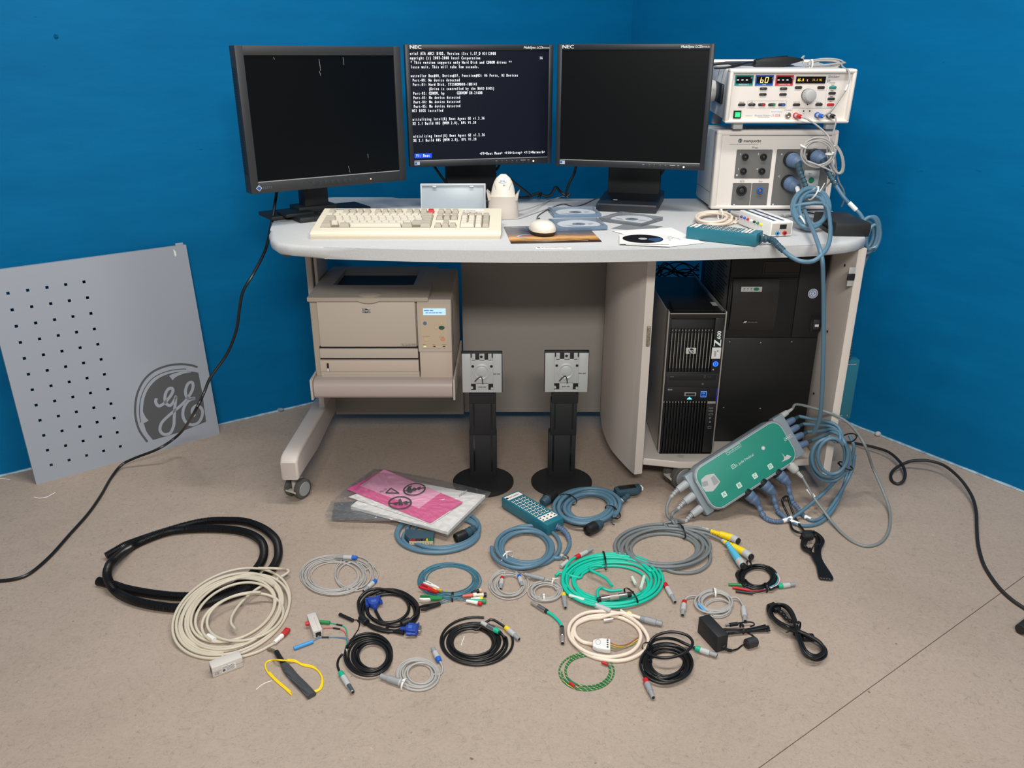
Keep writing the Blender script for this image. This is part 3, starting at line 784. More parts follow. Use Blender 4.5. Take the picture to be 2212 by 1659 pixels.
pbtn(918, 698, .0055, .0055, mat('slate_key', (92, 120, 156), .5))
pbtn(954, 707.5, .0088, .0062, mat('dark_green_key', (46, 92, 84), .5))
for u, v, w_, h_ in ((954, 697.5, .0045, .0055), (942, 707.5, .005, .0045), (954, 717, .0045, .0055)): pbtn(u, v, w_, h_, mat('tan_key', (214, 192, 156), .5))
pbtn(921, 732.5, .009, .0062, mat('tan_key', (214, 192, 156), .5)); pbtn(956.5, 732.5, .0072, .0048, mat('salmon_key', (226, 150, 122), .5))
for u, m_ in ((918, mat('ready_light', (190, 226, 120), .4, emit=.9)), (938.5, m_ink), (959.5, m_ink)):
    x, z = T.q(u, 748, yp); b = MB(); b.rrect(FR(x, -.0136, z), -.0035, .0035, -.0014, .0014, .001); T.part('status_light', b, m_, parent=pl, smooth=False)
b = MB()
for u, v, tx in ((913, 726, 'Pause / Resume'), (949, 727.5, 'Job Cancel'), (914, 744, 'Ready'), (935, 744, 'Data'), (955, 744, 'Attention')):
    x, z = T.q(u, v, yp); b.text(FR(x, -.0136, z), tx, .0034)
T.part('key_captions', b, m_inkg, parent=pl, smooth=False)

# ================================================================== WORKSTATION TOWER
T = Thing('computer_tower', 'black workstation tower with silver sides and blue lights in the open cabinet', 'computer', (.530, 2.22, .101))
xl, xr = -.084, .084; zt = .452
b = MB(); b.box(xl, xl + .004, .006, .44, .004, zt - .004, .002); b.box(xr - .004, xr, .006, .44, .004, zt - .004, .002)
b.box(xl, xl + .0045, -.004, .02, .004, zt, .002); b.box(xr - .0045, xr, -.004, .02, .004, zt, .002)
T.part('side_panel', b, m_silver)
b = MB(); b.box(xl + .004, xr - .004, .012, .438, 0, zt - .012, .002); T.part('chassis', b, m_blk)
b = MB(); b.prism([(0, zt - .022), (.002, zt - .004), (.03, zt + .004), (.10, zt + .006), (.10, zt - .022)], -.065, .05, bev=.004, M=MXZ); T.part('top_handle', b, m_blk)
b = MB(); x, y = T.t(1547, 657, zt - .012); b.rect(TP(x - .002, y, zt - .0118), -.012, .012, -.02, .02); T.part('rating_label', b, m_lgrey, smooth=False)
# bezel: frame with recessed grilles
fb = MB()
zg1 = T.q(1500, 687)[1]; zg0 = T.q(1495, 803)[1]; zl1 = T.q(1490, 866)[1]; zl0 = T.q(1480, 980)[1]
gx0, gx1 = T.q(1453, 711)[0] - .006, T.q(1539, 711)[0] + .006
fb.box(xl + .0045, xr - .0045, -.003, .014, zg1, zt - .004, .002)
fb.box(xl + .0045, gx0, -.003, .014, zg0, zg1 + .001, .001); fb.box(gx1, xr - .0045, -.003, .014, zg0, zg1 + .001, .001)
fb.box(xl + .0045, xr - .0045, -.003, .014, zl1, zg0, .001)
lx0, lx1 = T.q(1434.6, 866)[0] - .004, T.q(1523, 866)[0] + .005
fb.box(lx1, xr - .0045, -.003, .014, .004, zl1 + .001, .001); fb.box(xl + .0045, lx0, -.003, .014, .004, zl1 + .001, .001)
fb.box(xl + .0045, xr - .0045, -.003, .014, 0.0, zl0, .001)
bz = T.part('bezel', fb, m_blk)
b = MB(); b.box(xl + .005, xr - .005, -.0042, -.002, zt - .0075, zt - .0045); T.part('top_trim', b, m_silver, parent=bz, smooth=False)
zs1 = T.q(1495, 711)[1]
for k in range(13):
    x = gx0 + .006 + k * (gx1 - gx0 - .012) / 12
    b = MB(); b.box(x - .0022, x + .0012, -.001, .012, zg0, zs1, .0005); sl = T.part('grille_slat', b, m_char)
    b = MB(); b.box(x - .0012, x + .0002, -.0018, -.0009, zg0 + .012, zs1 - .012); T.part('slat_edge', b, m_silver, parent=sl, smooth=False)
    b = MB(); b.box(x - .0018, x + .0010, -.0022, -.0008, zs1 - .004, zs1 - .001); T.part('slat_tip', b, m_silver, parent=sl, smooth=False)
for k in range(15):
    x = lx0 + .004 + k * (lx1 - lx0 - .009) / 14
    b = MB(); b.box(x - .0020, x + .0010, -.0006, .012, zl0, zl1, .0005); sl = T.part('grille_slat', b, m_blk)
    b = MB(); b.box(x - .0020, x + .0010, -.0016, -.0004, zl1 - .005, zl1 - .001); T.part('slat_tip', b, m_silver, parent=sl, smooth=False)
for zz in (zg0 + (zs1 - zg0) * .36, zg0 + (zs1 - zg0) * .72):
    b = MB(); b.box(gx0, gx1, .004, .011, zz - .0012, zz + .0012); T.part('grille_bar', b, m_blk, smooth=False)
x, z = T.q(1492, 757); b = MB(); b.box(x - .0145, x + .0145, -.0048, -.0014, z - .0092, z + .0092, .001); T.part('badge', b, mat('badge_silver', (206, 208, 200), .4), parent=bz)
b = MB(); b.disc(FR(x, -.005, z), .0085, .0085, 22); T.part('badge_disc', b, m_ink, parent=bz, smooth=False)
b = MB(); b.text(FR(x, -.005, z, off=.001) @ Matrix(((1, .25, 0, 0), (0, 1, 0, 0), (0, 0, 1, 0), (0, 0, 0, 1))), 'hp', .0155, 0, .0006, 'CENTER', fatten=.0002); T.part('badge_letters', b, m_inkw, parent=bz, smooth=False)
# rotated Z600 lettering
x, z = T.q(1552, 723)
Mr = FR(x, -.003, z) @ Matrix.Rotation(R(90), 4, 'Z')
b = MB(); b.text(Mr, 'Z', .030, -.034, .0, fatten=.0016); b.text(Mr, '600', .0165, -.0125, -.0015, fatten=.0005); T.part('model_lettering', b, mat('pale_green_white', (216, 232, 226), .5, emit=.15), parent=bz, smooth=False)
b = MB(); b.text(Mr, '~11', .0045, -.011, -.0115); T.part('model_caption', b, m_inkg, parent=bz, smooth=False)
lb = T.rect('inventory_sticker', 1538, 750, 1555, 774, m_paper, -.0036, -.003, parent=bz)
b = MB(); x, z = T.q(1544, 763)
for k in range(8): b.rect(FR(x, -.0036, z), -.003, .003, -.008 + k * .002, -.0072 + k * .002)
b.disc(FR(x + .007, -.0036, z + .008), .002, seg=10); T.part('sticker_print', b, m_ink, parent=bz, smooth=False, stuff=True)
x, z = T.q(1545, 785); b = MB(); b.lathe((x, -.003, z), (0, -1, 0), [(0, .0088), (.001, .0088)], 24); T.part('power_button', b, mat('deep_blue_glow', (10, 24, 150), .4, emit=1.0), parent=bz)
b = MB(); b.ring(FR(x, -.0042, z), .0055, .0078, 24); b.disc(FR(x, -.0042, z), .0028, seg=14); T.part('power_ring', b, mat('blue_glow', (50, 130, 255), .4, emit=1.3), parent=bz, smooth=False)
x, z = T.q(1540, 797.5); b = MB(); b.disc(FR(x, -.003, z), .0022, seg=12); T.part('activity_light', b, m_lgrey, parent=bz, smooth=False)
dr = T.rect('optical_drive', 1440, 806, 1549, 834, mat('drive_black', (34, 35, 37), .5), -.0045, -.002, .001, parent=bz)
T.rect('drive_tray', 1445, 808.5, 1545, 820, m_blk, -.0052, -.0042, .0004, parent=bz)
b = MB(); x, z = T.q(1520, 812, -.005); b.text(FR(x, -.0053, z), '~3', .005); b.text(FR(x, -.0053, z - .005), '~3', .004); b.frame(FR(x + .012, -.0053, z - .002), 0, .008, -.0025, .0025, .0006)
x, z = T.q(1447, 813, -.005); b.text(FR(x, -.0053, z - .001), '~4', .006); T.part('drive_print', b, m_inkg, parent=bz, smooth=False)
b = MB(); x, z = T.q(1517, 828); b.rect(FR(x, -.0047, z), -.003, .003, -.0006, .0006); T.part('drive_light', b, m_lgrey, parent=bz, smooth=False)
T.rect('reader_bay', 1437, 836, 1547, 864, mat('bay_black', (18, 18, 22), .45), -.0045, -.002, .001, parent=bz)
cr = T.rect('card_slot', 1478, 846, 1502.5, 854, m_silver, -.0056, -.0044, .0006, parent=bz)
T.rect('slot_opening', 1480.5, 848, 1500, 852.5, m_blk, -.0060, -.0055, parent=bz)
b = MB(); x, z = T.q(1488.5, 859); b.add([FR(x, -.005, z) @ Vector(p) for p in ((-.008, -.003, 0), (.008, -.003, 0), (0, .0045, 0))], [(0, 1, 2)]); T.part('slot_arrow', b, m_led_c, parent=bz, smooth=False)
b = MB(); x, z = T.q(1519, 850); b.frame(FR(x, -.005, z), -.0085, .0085, -.0095, .0095, .0016); b.rect(FR(x, -.005, z), -.004, .004, .002, .005); b.text(FR(x, -.005, z), 'SD', .006, 0, -.004, 'CENTER'); T.part('card_symbol', b, mat('blue_glow', (50, 130, 255)), parent=bz, smooth=False)
b = MB(); x, z = T.q(1447, 840.5); b.text(FR(x, -.0047, z), 'SDHC', .0052, 0, 0, 'CENTER'); T.part('reader_print', b, m_inkw, parent=bz, smooth=False)
b = MB(); x, z = T.q(1547.5, 850); b.box(x - .001, x + .0008, -.0052, -.004, z - .022, z + .018); T.part('light_strip', b, mat('deep_blue_glow', (10, 24, 150)), parent=bz, smooth=False)
T.rect('port_trim', 1528, 866, 1545, 871, m_silver, -.0042, -.0028, .0004, parent=bz)
for v in (880.5, 887, 894):
    x, z = T.q(1535, v); b = MB(); b.frame(FR(x, -.0032, z), -.006, .006, -.0022, .0022, .0007); T.part('usb_port', b, m_grey, parent=bz, smooth=False)
for v in (901.5, 910.5):
    x, z = T.q(1533, v); b = MB(); b.ring(FR(x, -.0032, z), .0016, .0028, 14); T.part('audio_jack', b, m_grey, parent=bz, smooth=False)
x, z = T.q(1532, 922); b = MB(); b.frame(FR(x, -.0032, z), -.005, .005, -.004, .004, .0008); T.part('firewire_port', b, m_grey, parent=bz, smooth=False)

# ================================================================== BLACK TALL CABINET UNIT
T = Thing('power_unit', 'tall plain black equipment unit filling the right half of the open cabinet', 'power unit', (.760, 2.30, .101))
xl = T.q(1577, 600)[0]; xr = .156; H = .64
b = MB(); b.box(xl, xr, 0, .36, 0, H, .004); T.part('casing', b, mat('unit_black', (17, 18, 19), .5, bump=(700, .1, .0003)))
fz = T.q(1600, 728)[1]
b = MB(); b.box(xl + .002, xr - .002, -.004, .002, .006, fz - .002, .002); T.part('lower_front', b, mat('unit_front_black', (20, 21, 22), .45))
xs_ = T.q(1716, 660)[0]
b = MB(); b.box(xs_ + .002, xr - .002, -.004, .002, fz, H - .004, .002); T.part('switch_column', b, mat('unit_front_black', (20, 21, 22)))
b = MB(); b.box(xl + .004, xs_, -.003, .002, fz, T.q(1650, 600)[1], .002); T.part('hatch_surround', b, mat('unit_front_black', (20, 21, 22)))
# bulging curved hatch
x0, z1 = T.q(1583, 601); x1, z0 = T.q(1668, 712)
b = MB(); Mh = Matrix(((0, 0, 1, 0), (1, 0, 0, 0), (0, 1, 0, 0), (0, 0, 0, 1)))
pr = [(-.003, z0)] + [(-.003 - .016 * max(0.0, math.sin(math.pi * (k + .3) / 10.7)) ** .6, z0 + (z1 - z0) * k / 10) for k in range(11)] + [(-.003, z1)]
b.prism(pr, x0, x1, M=Mh); hb = T.part('curved_hatch', b, mat('hatch_charcoal', (34, 32, 31), .45), angle=60)
lp = T.rect('status_label', 1601, 619, 1645, 630, m_lgrey, -.0225, -.0195, .001, yp=-.0195)
b = MB(); x, z = T.q(1634, 624.5, -.0225); b.disc(FR(x, -.0228, z), .0085, .005, 20); T.part('green_oval', b, mat('oval_green', (24, 130, 84), .5), parent=lp, smooth=False)
b = MB(); b.text(FR(x, -.0228, z, off=.001), 'RESET', .0042, 0, 0, 'CENTER')
T.part('oval_text', b, m_ink, parent=lp, smooth=False)
b = MB()
for k, (u, tx) in enumerate(((1608, '~5'), (1615.5, '~3'), (1623, '~3'))):
    x, z = T.q(u, 624, -.0225); b.rect(FR(x, -.0226, z), -.002, .002, 0, .0018); b.text(FR(x, -.0226, z), tx, .0024, 0, -.0028, 'CENTER')
T.part('status_marks', b, m_ink, parent=lp, smooth=False)
b = MB(); x, z = T.q(1609, 695.5, -.016); b.add([FR(x, -.0185, z) @ Vector(p) for p in ((-.006, -.002, 0), (.002, -.002, 0), (.006, .003, 0), (-.002, .003, 0))], [(0, 1, 2, 3)]); T.part('maker_mark', b, m_lgrey, parent=hb, smooth=False)
b = MB(); b.text(FR(x, -.0185, z), '~9', .006, .008, .0003); T.part('maker_lettering', b, m_inkg, parent=hb, smooth=False)
x0, z1 = T.q(1650, 566); x1, z0 = T.q(1737, 592)
b = MB(); b.frame(FR(0, -.001, 0), x0, x1, z0, min(z1, H - .01), .003); T.part('slot_frame', b, m_char, smooth=False)
b = MB(); b.box(x0 + .006, x1 - .004, -.0006, .0, z0 + .005, min(z1, H - .01) - .002); T.part('slot', b, m_blk_gloss, smooth=False)
x, z = T.q(1756, 634, -.004); b = MB(); b.disc(FR(x, -.0042, z), .0145, seg=28); sk = T.part('seal_sticker', b, mat('seal_white', (208, 212, 226), .5), smooth=False)
b = MB(); M = FR(x, -.0042, z, off=.0009)
for k in range(22): b.ring(M, .0085, .013, 2, a0=2 * math.pi * k / 22, a1=2 * math.pi * (k + .55) / 22)
for k in range(7): b.disc(M, .0016, seg=8, cx=.005 * math.cos(k * .9), cy=.005 * math.sin(k * .9))
T.part('seal_print', b, m_inkb, parent=sk, smooth=False, stuff=True)
sw = T.rect('rocker_recess', 1754, 678, 1772, 716, m_blk_gloss, -.0055, -.0035, .001, yp=-.004)
T.rect('rocker_switch', 1757.5, 690, 1768, 711, m_char, -.008, -.005, .001, yp=-.004, parent=sw)
T.rect('rocker_mark', 1759.5, 700, 1767, 705, m_inkw, -.0086, -.0078, yp=-.004, parent=sw)
for u, v in ((1576, 738), (1643, 740), (1710, 738), (1563, 880), (1642, 882)):
    x, z = T.q(u, v, -.004); b = MB(); b.disc(FR(x, -.0042, z), .002, seg=10); T.part('screw', b, m_grey, smooth=False)
b = MB(); Ms = Matrix(((0, 0, -1, xl - .0006), (1, 0, 0, 0), (0, 1, 0, 0), (0, 0, 0, 1)))
b.rect(Matrix(((0, 0, -1, xl - .0006), (-1, 0, 0, 0), (0, 1, 0, 0), (0, 0, 0, 1))), -.30, -.01, .36, H - .01); ns = T.part('notice_sheet', b, mat('notice_grey', (120, 120, 116), .6), smooth=False)
b = MB(); rnd = random.Random(8); Mq = Matrix(((0, 0, -1, xl - .0012), (-1, 0, 0, 0), (0, 1, 0, 0), (0, 0, 0, 1)))
for k in range(24):
    zz = H - .03 - k * .010
    for c in range(2):
        y0 = -.29 + c * .14; b.rect(Mq, y0, y0 + rnd.uniform(.07, .125), zz, zz + .0035)
T.part('notice_print', b, m_ink, parent=ns, smooth=False, stuff=True)

# ================================================================== AMPLIFIER BOX
T = Thing('amplifier_box', 'white boxy signal amplifier with round sockets at the right end of the desk', 'amplifier', (.793, 2.52, DH + .001))
xl, xr, H = -.182, .182, .238
b = MB(); b.box(xl + .003, xr - .003, .012, .232, .006, H - .003, .008); T.part('housing', b, mat('housing_grey_white', (216, 216, 216), .45))
fr = MB(); fw = .014
fr.box(xl, xr, -.006, .03, H - .016, H, .006, 3); fr.box(xl, xr, -.006, .03, 0.004, .016, .005, 3); fr.box(xl, xl + .018, -.006, .03, .008, H - .008, .006, 3); fr.box(xr - .012, xr, -.006, .03, .008, H - .008, .005, 3)
T.part('front_frame', fr, m_offw)
b = MB(); b.box(xl + .01, xr - .008, -.001, .006, .01, H - .01); fp = T.part('front_panel', b, m_offw, smooth=False)
for yy in (.045, .2):
    for xx in (xl + .05, xr - .05):
        b = MB(); b.lathe((xx, yy, 0), (0, 0, 1), [(0, .009), (.008, .009)], 14); T.part('foot', b, m_rubber)
b = MB(); b.box(xl + .002, xl + .0032, .03, .23, .05, .0506); T.part('housing_seam', b, m_inkg, smooth=False)
def a5(x, y): return 1470 + x / 5.027, 260 + y / 5.027
u, v = a5(535, 165); u2, v2 = a5(1670, 172)
x, z = T.q(1576, 293, -.001); x2, z2 = T.q(1800, 294, -.001)
b = MB(); b.box(x, x2, -.0016, -.0008, z - .0005, z + .0005); T.part('panel_line', b, m_inkg, parent=fp, smooth=False)
x, z = T.q(1576, 312, -.001); x2, _ = T.q(1638, 312, -.001)
b = MB(); b.box(x, x2, -.0014, -.0008, z - .0004, z + .0004); T.part('panel_line', b, m_inkg, parent=fp, smooth=False)
x, z = T.q(1599, 304, -.001); b = MB(); b.disc(FR(x, -.001, z), .0062, seg=20); T.part('emblem', b, m_ink, parent=fp, smooth=False)
b = MB(); M = FR(x, -.001, z, off=.0009); b.ring(M, .0046, .0051, 18); b.stroke(M, [(-.003, .001), (-.001, .002), (-.002, -.001), (-.0025, -.003)], .0009); b.stroke(M, [(.003, .0025), (.001, .001), (.003, 0), (.001, -.002), (.0035, -.002)], .0009); T.part('emblem_script', b, m_inkw, parent=fp, smooth=False)
b = MB(); b.text(FR(x + .010, -.001, z - .0005), 'marquette', .0125, 0, 0, fatten=.0003); T.part('brand_lettering', b, m_ink, parent=fp, smooth=False)
m_dk = mat('dark_grey_panel', (104, 104, 102), .5)
def sub(u0, v0, u1, v1, name='socket_panel'):
    x0, z1 = T.q(u0, v0, -.001); x1, z0 = T.q(u1, v1, -.001)
    b = MB(); b.rrect(FR(0, -.0012, 0), x0, x1, z0, z1, .003); return T.part(name, b, m_dk, parent=fp, smooth=False)
sub(1591.7, 323, 1662, 385.5); sub(1583.4, 395, 1618, 448.5); sub(1624.8, 395, 1655, 448.5); sub(1678.5, 322, 1778, 448.5)
b = MB()
for u, v, tx, sz in ((1631, 319, 'Press', .008), (1603, 392, 'ECG', .007), (1643, 392, 'Stim', .007), (1735, 319, 'Cath', .008)):
    x, z = T.q(u, v, -.001); b.text(FR(x, -.001, z), tx, sz, 0, 0, 'CENTER')
T.part('captions', b, m_ink, parent=fp, smooth=False)
b = MB()
for u, v, tx in ((1599, 333, '1'), (1638, 333, '2'), (1595, 365, '3'), (1635, 365, '4'), (1688.5, 333, 'A'), (1742, 333, 'B'), (1683, 381, 'C')):
    x, z = T.q(u, v, -.001); b.text(FR(x, -.0018, z), tx, .0075, 0, 0, 'CENTER', fatten=.0002)
for u, v in ((1591.5, 378.5), (1585.5, 442.5), (1669.5, 441.5)):
    x, z = T.q(u, v, -.001); b.add([FR(x, -.0018, z) @ Vector(p) for p in ((0, -.0035, 0), (.003, .001, 0), (.0015, .003, 0), (0, .0015, 0), (-.0015, .003, 0), (-.003, .001, 0))], [(0, 1, 2, 3, 4, 5)])
T.part('white_captions', b, m_inkw, parent=fp, smooth=False)
b = MB(); x, z = T.q(1710, 441, -.001); M = FR(x, -.0018, z)
for a, c in (((-.007, -.005), (0, .007)), ((0, .007), (.007, -.005)), ((.007, -.005), (-.007, -.005))): b.stroke(M, [a, c], .0012)
T.part('warning_triangle', b, mat('warning_orange', (196, 140, 90), .6), parent=fp, smooth=False)
def socket(u, v, r, m=m_blk, core=m_char):
    x, z = T.q(u, v, -.001); b = MB(); b.lathe((x, -.001, z), (0, -1, 0), [(0, r), (.008, r), (.009, r * .92), (.009, r * .7), (.004, r * .66), (.004, 0.0005)], 24)
    o = T.part('socket', b, m, parent=fp)
    b = MB(); b.lathe((x, -.004, z), (0, -1, 0), [(0, r * .45), (.0042, r * .45), (.005, r * .35)], 16); T.part('socket_core', b, core, parent=fp)
for u, v in ((1609, 338.6), (1648.6, 338.6), (1605, 369.4), (1645, 369.4)): socket(u, v, .0098)
socket(1601, 411, .0155); socket(1640.7, 411, .0095, m_blue, mat('brass', (170, 130, 70), .4, metal=.6))
lp = T.rect('run_panel', 1738, 368, 1765, 412, m_lgrey, -.0022, -.001, .0004, yp=-.001)
x, z = T.q(1752, 389, -.002); b = MB(); b.lathe((x, -.002, z), (0, -1, 0), [(0, .0085), (.003, .0085), (.003, .005), (.005, .005)], 18); T.part('run_socket', b, mat('socket_green', (20, 120, 84), .4), parent=lp)
x, z = T.q(1750, 375, -.002); b = MB(); b.text(FR(x, -.0023, z), 'Run', .006, 0, 0, 'CENTER'); b.text(FR(x - .001, -.0023, z - .007), 'In', .005, 0, 0, 'CENTER'); T.part('run_captions', b, m_ink, parent=lp, smooth=False)
AMP = T

# ================================================================== ABLATION GENERATOR on top
gM = Matrix.Translation((.800, 2.478, 1.0462)) @ Matrix.Rotation(R(4.2), 4, 'X')
T = Thing('ablation_generator', 'white generator with coloured digital displays stacked on the amplifier box', 'generator', M=gM)
GEN = T
xl, xr, H, dp = -.181, .181, .148, .345
b = MB(); b.box(xl + .004, xr - .004, .02, dp - .02, .004, H - .006, .008); T.part('housing', b, mat('housing_grey_white', (216, 216, 216)))
for nm, ya_, yb_ in (('front_frame', -.008, .03), ('rear_frame', dp - .035, dp)):
    fr = MB(); fr.box(xl, xr, ya_, yb_, H - .012, H, .006, 3); fr.box(xl, xr, ya_, yb_, 0, .010, .005, 3); fr.box(xl, xl + .012, ya_, yb_, .004, H - .004, .006, 3); fr.box(xr - .012, xr, ya_, yb_, .004, H - .004, .006, 3)
    T.part(nm, fr, m_offw)
b = MB(); b.box(xl + .01, xr - .01, .004, .021, .006, H - .008); fp = T.part('front_panel', b, m_offw, smooth=False)
b = MB(); b.box(xl - .004, xl + .006, .06, .22, .045, .10, .003); T.part('side_recess', b, m_blk)
b = MB(); b.lathe((xl - .003, .15, .072), (-1, 0, 0), [(0, .03), (.012, .034), (.018, .03), (.02, .01)], 24); T.part('handle_pivot', b, m_lgrey)
b = MB(); b.lathe((xr + .003, .15, .072), (1, 0, 0), [(0, .03), (.012, .034), (.018, .03), (.02, .01)], 24); T.part('handle_pivot', b, m_lgrey)
for xx in (xl + .045, xr - .045):
    b = MB(); b.box(xx - .014, xx + .014, .01, .035, -.019, .003, .002); T.part('front_foot', b, m_lgrey)
    b = MB(); b.box(xx - .014, xx + .014, .27, .295, -.043, .003, .002); T.part('rear_foot', b, m_lgrey)
Y0 = .004
def a4(x, y): return 1520 + x / 6.506, 100 + y / 6.506
def gq(x, y, yy=Y0): return T.q(*a4(x, y), yy)
def grect(name, x0, y0, x1, y1, m, ya_, yb_, parent=fp):
    p = gq(x0, y1); q = gq(x1, y0); b = MB(); b.box(p[0], q[0], ya_, yb_, p[1], q[1]); return T.part(name, b, m, parent, smooth=False)
for (a, c, mm, tx, dg) in ((430, 705, mat('display_green', (20, 136, 130), .5), 'IMPEDANCE', '---'), (716, 988, mat('display_blue', (24, 86, 172), .5), 'TIME', '60'), (1000, 1270, mat('display_red', (200, 44, 52), .5), 'TEMPERATURE', '---')):
    grect('display_frame', a, 404, c, 552, mm, .0028, Y0); grect('display_window', a + 22, 424, c - 18, 520, m_blk_gloss, .0022, .003)
    b = MB(); x, z = gq((a + c) / 2 - 6, 538); b.text(FR(x, .0028, z), tx, .0052, 0, 0, 'CENTER'); T.part('display_caption', b, m_inkw, parent=fp, smooth=False)
    b = MB()
    if dg == '---':
        for k in range(3):
            x, z = gq(a + 50 + k * 62, 472); b.rect(FR(x, .002, z), -.0027, .0027, -.001, .001)
        mm = m_led_w
    else:
        x, z = gq(822, 472); M = FR(x, .002, z) @ Matrix(((1, .12, 0, 0), (0, 1, 0, 0), (0, 0, 1, 0), (0, 0, 0, 1))); q_ = .0043; s_ = .0017
        segs6 = [(-q_, q_ * 1.6, -q_, -q_ * 1.6), (-q_, 0, q_ * .6, 0), (-q_, -q_ * 1.6, q_ * .6, -q_ * 1.6), (q_ * .6, 0, q_ * .6, -q_ * 1.6)]
        segs0 = [(2.0 * q_, q_ * 1.6, 2.0 * q_, -q_ * 1.6), (3.8 * q_, q_ * 1.6, 3.8 * q_, -q_ * 1.6), (2 * q_, q_ * 1.6, 3.8 * q_, q_ * 1.6), (2 * q_, -q_ * 1.6, 3.8 * q_, -q_ * 1.6)]
        for x0, y0, x1, y1 in segs6 + segs0: b.stroke(M, [(x0, y0), (x1, y1)], s_)
        mm = m_led_o
    T.part('digits', b, mm, parent=fp, smooth=False)
b = MB()
for x_, tx in ((672, 'O'), (962, 's'), (1236, '\u00b0C')):
    x, z = gq(x_, 444); b.text(FR(x, .0021, z), tx, .0065, 0, 0, 'CENTER')
T.part('unit_captions', b, m_inkw, parent=fp, smooth=False)
grect('text_display', 1290, 424, 1720, 520, m_blk_gloss, .0022, Y0)
b = MB(); x, z = gq(1315, 473); b.mono(FR(x, .002, z), '65.0', .0046, .0105, fat=.0004); T.part('readout', b, mat('amber_readout', (255, 190, 60), .4, emit=1.8), parent=fp, smooth=False)
b = MB(); x, z = gq(1440, 473); b.mono(FR(x, .002, z), 't', .006, .0105, fat=.0006); T.part('readout', b, mat('pink_readout', (255, 120, 100), .4, emit=1.5), parent=fp, smooth=False)
b = MB(); x, z = gq(1522, 473); b.mono(FR(x, .002, z), '30.0 WL', .0041, .009, fat=.0002); T.part('readout', b, mat('olive_readout', (176, 140, 40), .4, emit=.8), parent=fp, smooth=False)
b = MB(); x, z = gq(1748, 425); Mi = FR(x, .004, z) @ Matrix(((1, .15, 0, 0), (0, 1, 0, 0), (0, 0, 1, 0), (0, 0, 0, 1))); b.text(Mi, 'Stockert', .0115, 0, 0, sx=.82); b.text(Mi, 'EP', .011, 0, -.0125, sx=.9); b.text(Mi, 'Shuttle', .006, .0085, -.0165); T.part('maker_lettering', b, mat('ink_navy', (66, 92, 140), .6), parent=fp, smooth=False)
for (x_, y_, mm, cp) in ((838, 594, m_char, '^ +'), (830, 675, m_char, 'v -'), (1120, 594, m_char, '^ +'), (1113, 675, m_char, 'v -'), (1330, 578, m_char, ''), (1648, 578, m_char, ''), (1813, 578, mat('display_green', (20, 136, 130)), ''), (1803, 658, m_char, ''), (1790, 737, m_char, ''),
                     (1780, 818, m_red, ''), (533, 819, m_char, ''), (674, 819, m_char, '1  o'), (815, 819, m_char, '2'), (956, 819, m_char, '3'), (1096, 819, m_char, '4'), (1303, 819, m_char, ''), (1618, 817, m_char, '')):
    x, z = gq(x_, y_); b = MB(); pts = []
    hw, hh = .0108, .0037
    for cx, a0 in ((hw - hh, -90), (-hw + hh, 90)):
        for k in range(9): a = R(a0 + 180 * k / 8); pts.append((cx + hh * math.cos(a), hh * math.sin(a)))
    b.prism(pts, .0, .0022, bev=.0008, M=FR(x, Y0, z)); bt = T.part('push_button', b, mm, parent=fp)
    if cp:
        b = MB(); b.text(FR(x, Y0 - .0022, z), cp, .005, 0, 0, 'CENTER'); T.part('button_mark', b, m_inkw, parent=fp, smooth=False)
for x_, mm in ((843, m_red), (990, m_green), (1118, m_blue)):
    x, z = gq(x_, 819); b = MB(); b.rect(FR(x, Y0 - .0023, z), -.0035, .0035, -.003, .003); T.part('button_tint', b, mm, parent=fp, smooth=False)
b = MB()
for x_, y_, tx in ((538, 784, '~8'), (678, 784, '~4'), (1307, 784, 'FUNCTION'), (1464, 784, 'ALARM'), (1620, 784, '~7'), (1818, 545, '~5'), (1808, 625, '~4'), (1797, 705, '~5'), (1786, 776, '~4'), (1190, 898, 'RF INTERFACE'), (1404, 948, 'RF')):
    x, z = gq(x_, y_); b.text(FR(x, Y0, z), tx, .0036, 0, 0, 'CENTER')
x, z = gq(635, 977); b.text(FR(x, Y0, z), 'distributed by', .0036, 0, 0, 'CENTER')
T.part('panel_captions', b, m_inkg, parent=fp, smooth=False)
b = MB(); p = gq(605, 872); q = gq(1170, 765); b.frame(FR(0, Y0, 0), p[0], q[0], p[1], q[1], .0004)
p = gq(1240, 871); q = gq(1820, 868); b.rect(FR(0, Y0, 0), p[0], q[0], p[1], p[1] + .0007)
p = gq(1700, 860); q = gq(1735, 545); b.stroke(FR(0, Y0, 0), [p, q], .0003); T.part('panel_lines', b, m_inkg, parent=fp, smooth=False)
b = MB()
for x_, y_ in ((1460, 818), (1405, 910), (1490, 910)):
    x, z = gq(x_, y_); b.disc(FR(x, Y0, z), .0022, seg=12)
T.part('indicator_lights', b, m_ink, parent=fp, smooth=False)
x, z = gq(1455, 680); b = MB(); b.lathe((x, Y0, z), (0, -1, 0), [(0, .017), (.004, .017), (.004, .016)], 28); kn = T.part('knob_skirt', b, m_char, parent=fp)
b = MB(); n = 40
b.lathe((x, Y0 - .004, z), (0.12, -1, -.02), [(0, .0165), (.002, .0175), (.020, .0165), (.0245, .0150), (.0255, .0125)], 32); T.part('knob', b, m_lgrey, parent=kn)
for k in range(18):
    a = 2 * math.pi * k / 18; b = MB(); b.box(-.0007, .0007, -.019, -.003, .0165, .0180); 
    b.v = [Vector((x, Y0 - .004, z)) + (Matrix.Rotation(a, 3, 'Y') @ p) + Vector((.12, 0, -.02)) * (-p.y) for p in b.v]
    T.part('knob_rib', b, m_lgrey, parent=kn, smooth=False)
gs = grect('power_switch', 410, 903, 528, 1010, m_blk, .000, Y0); grect('switch_lamp', 432, 925, 508, 990, m_led_g, -.003, .0005, gs)
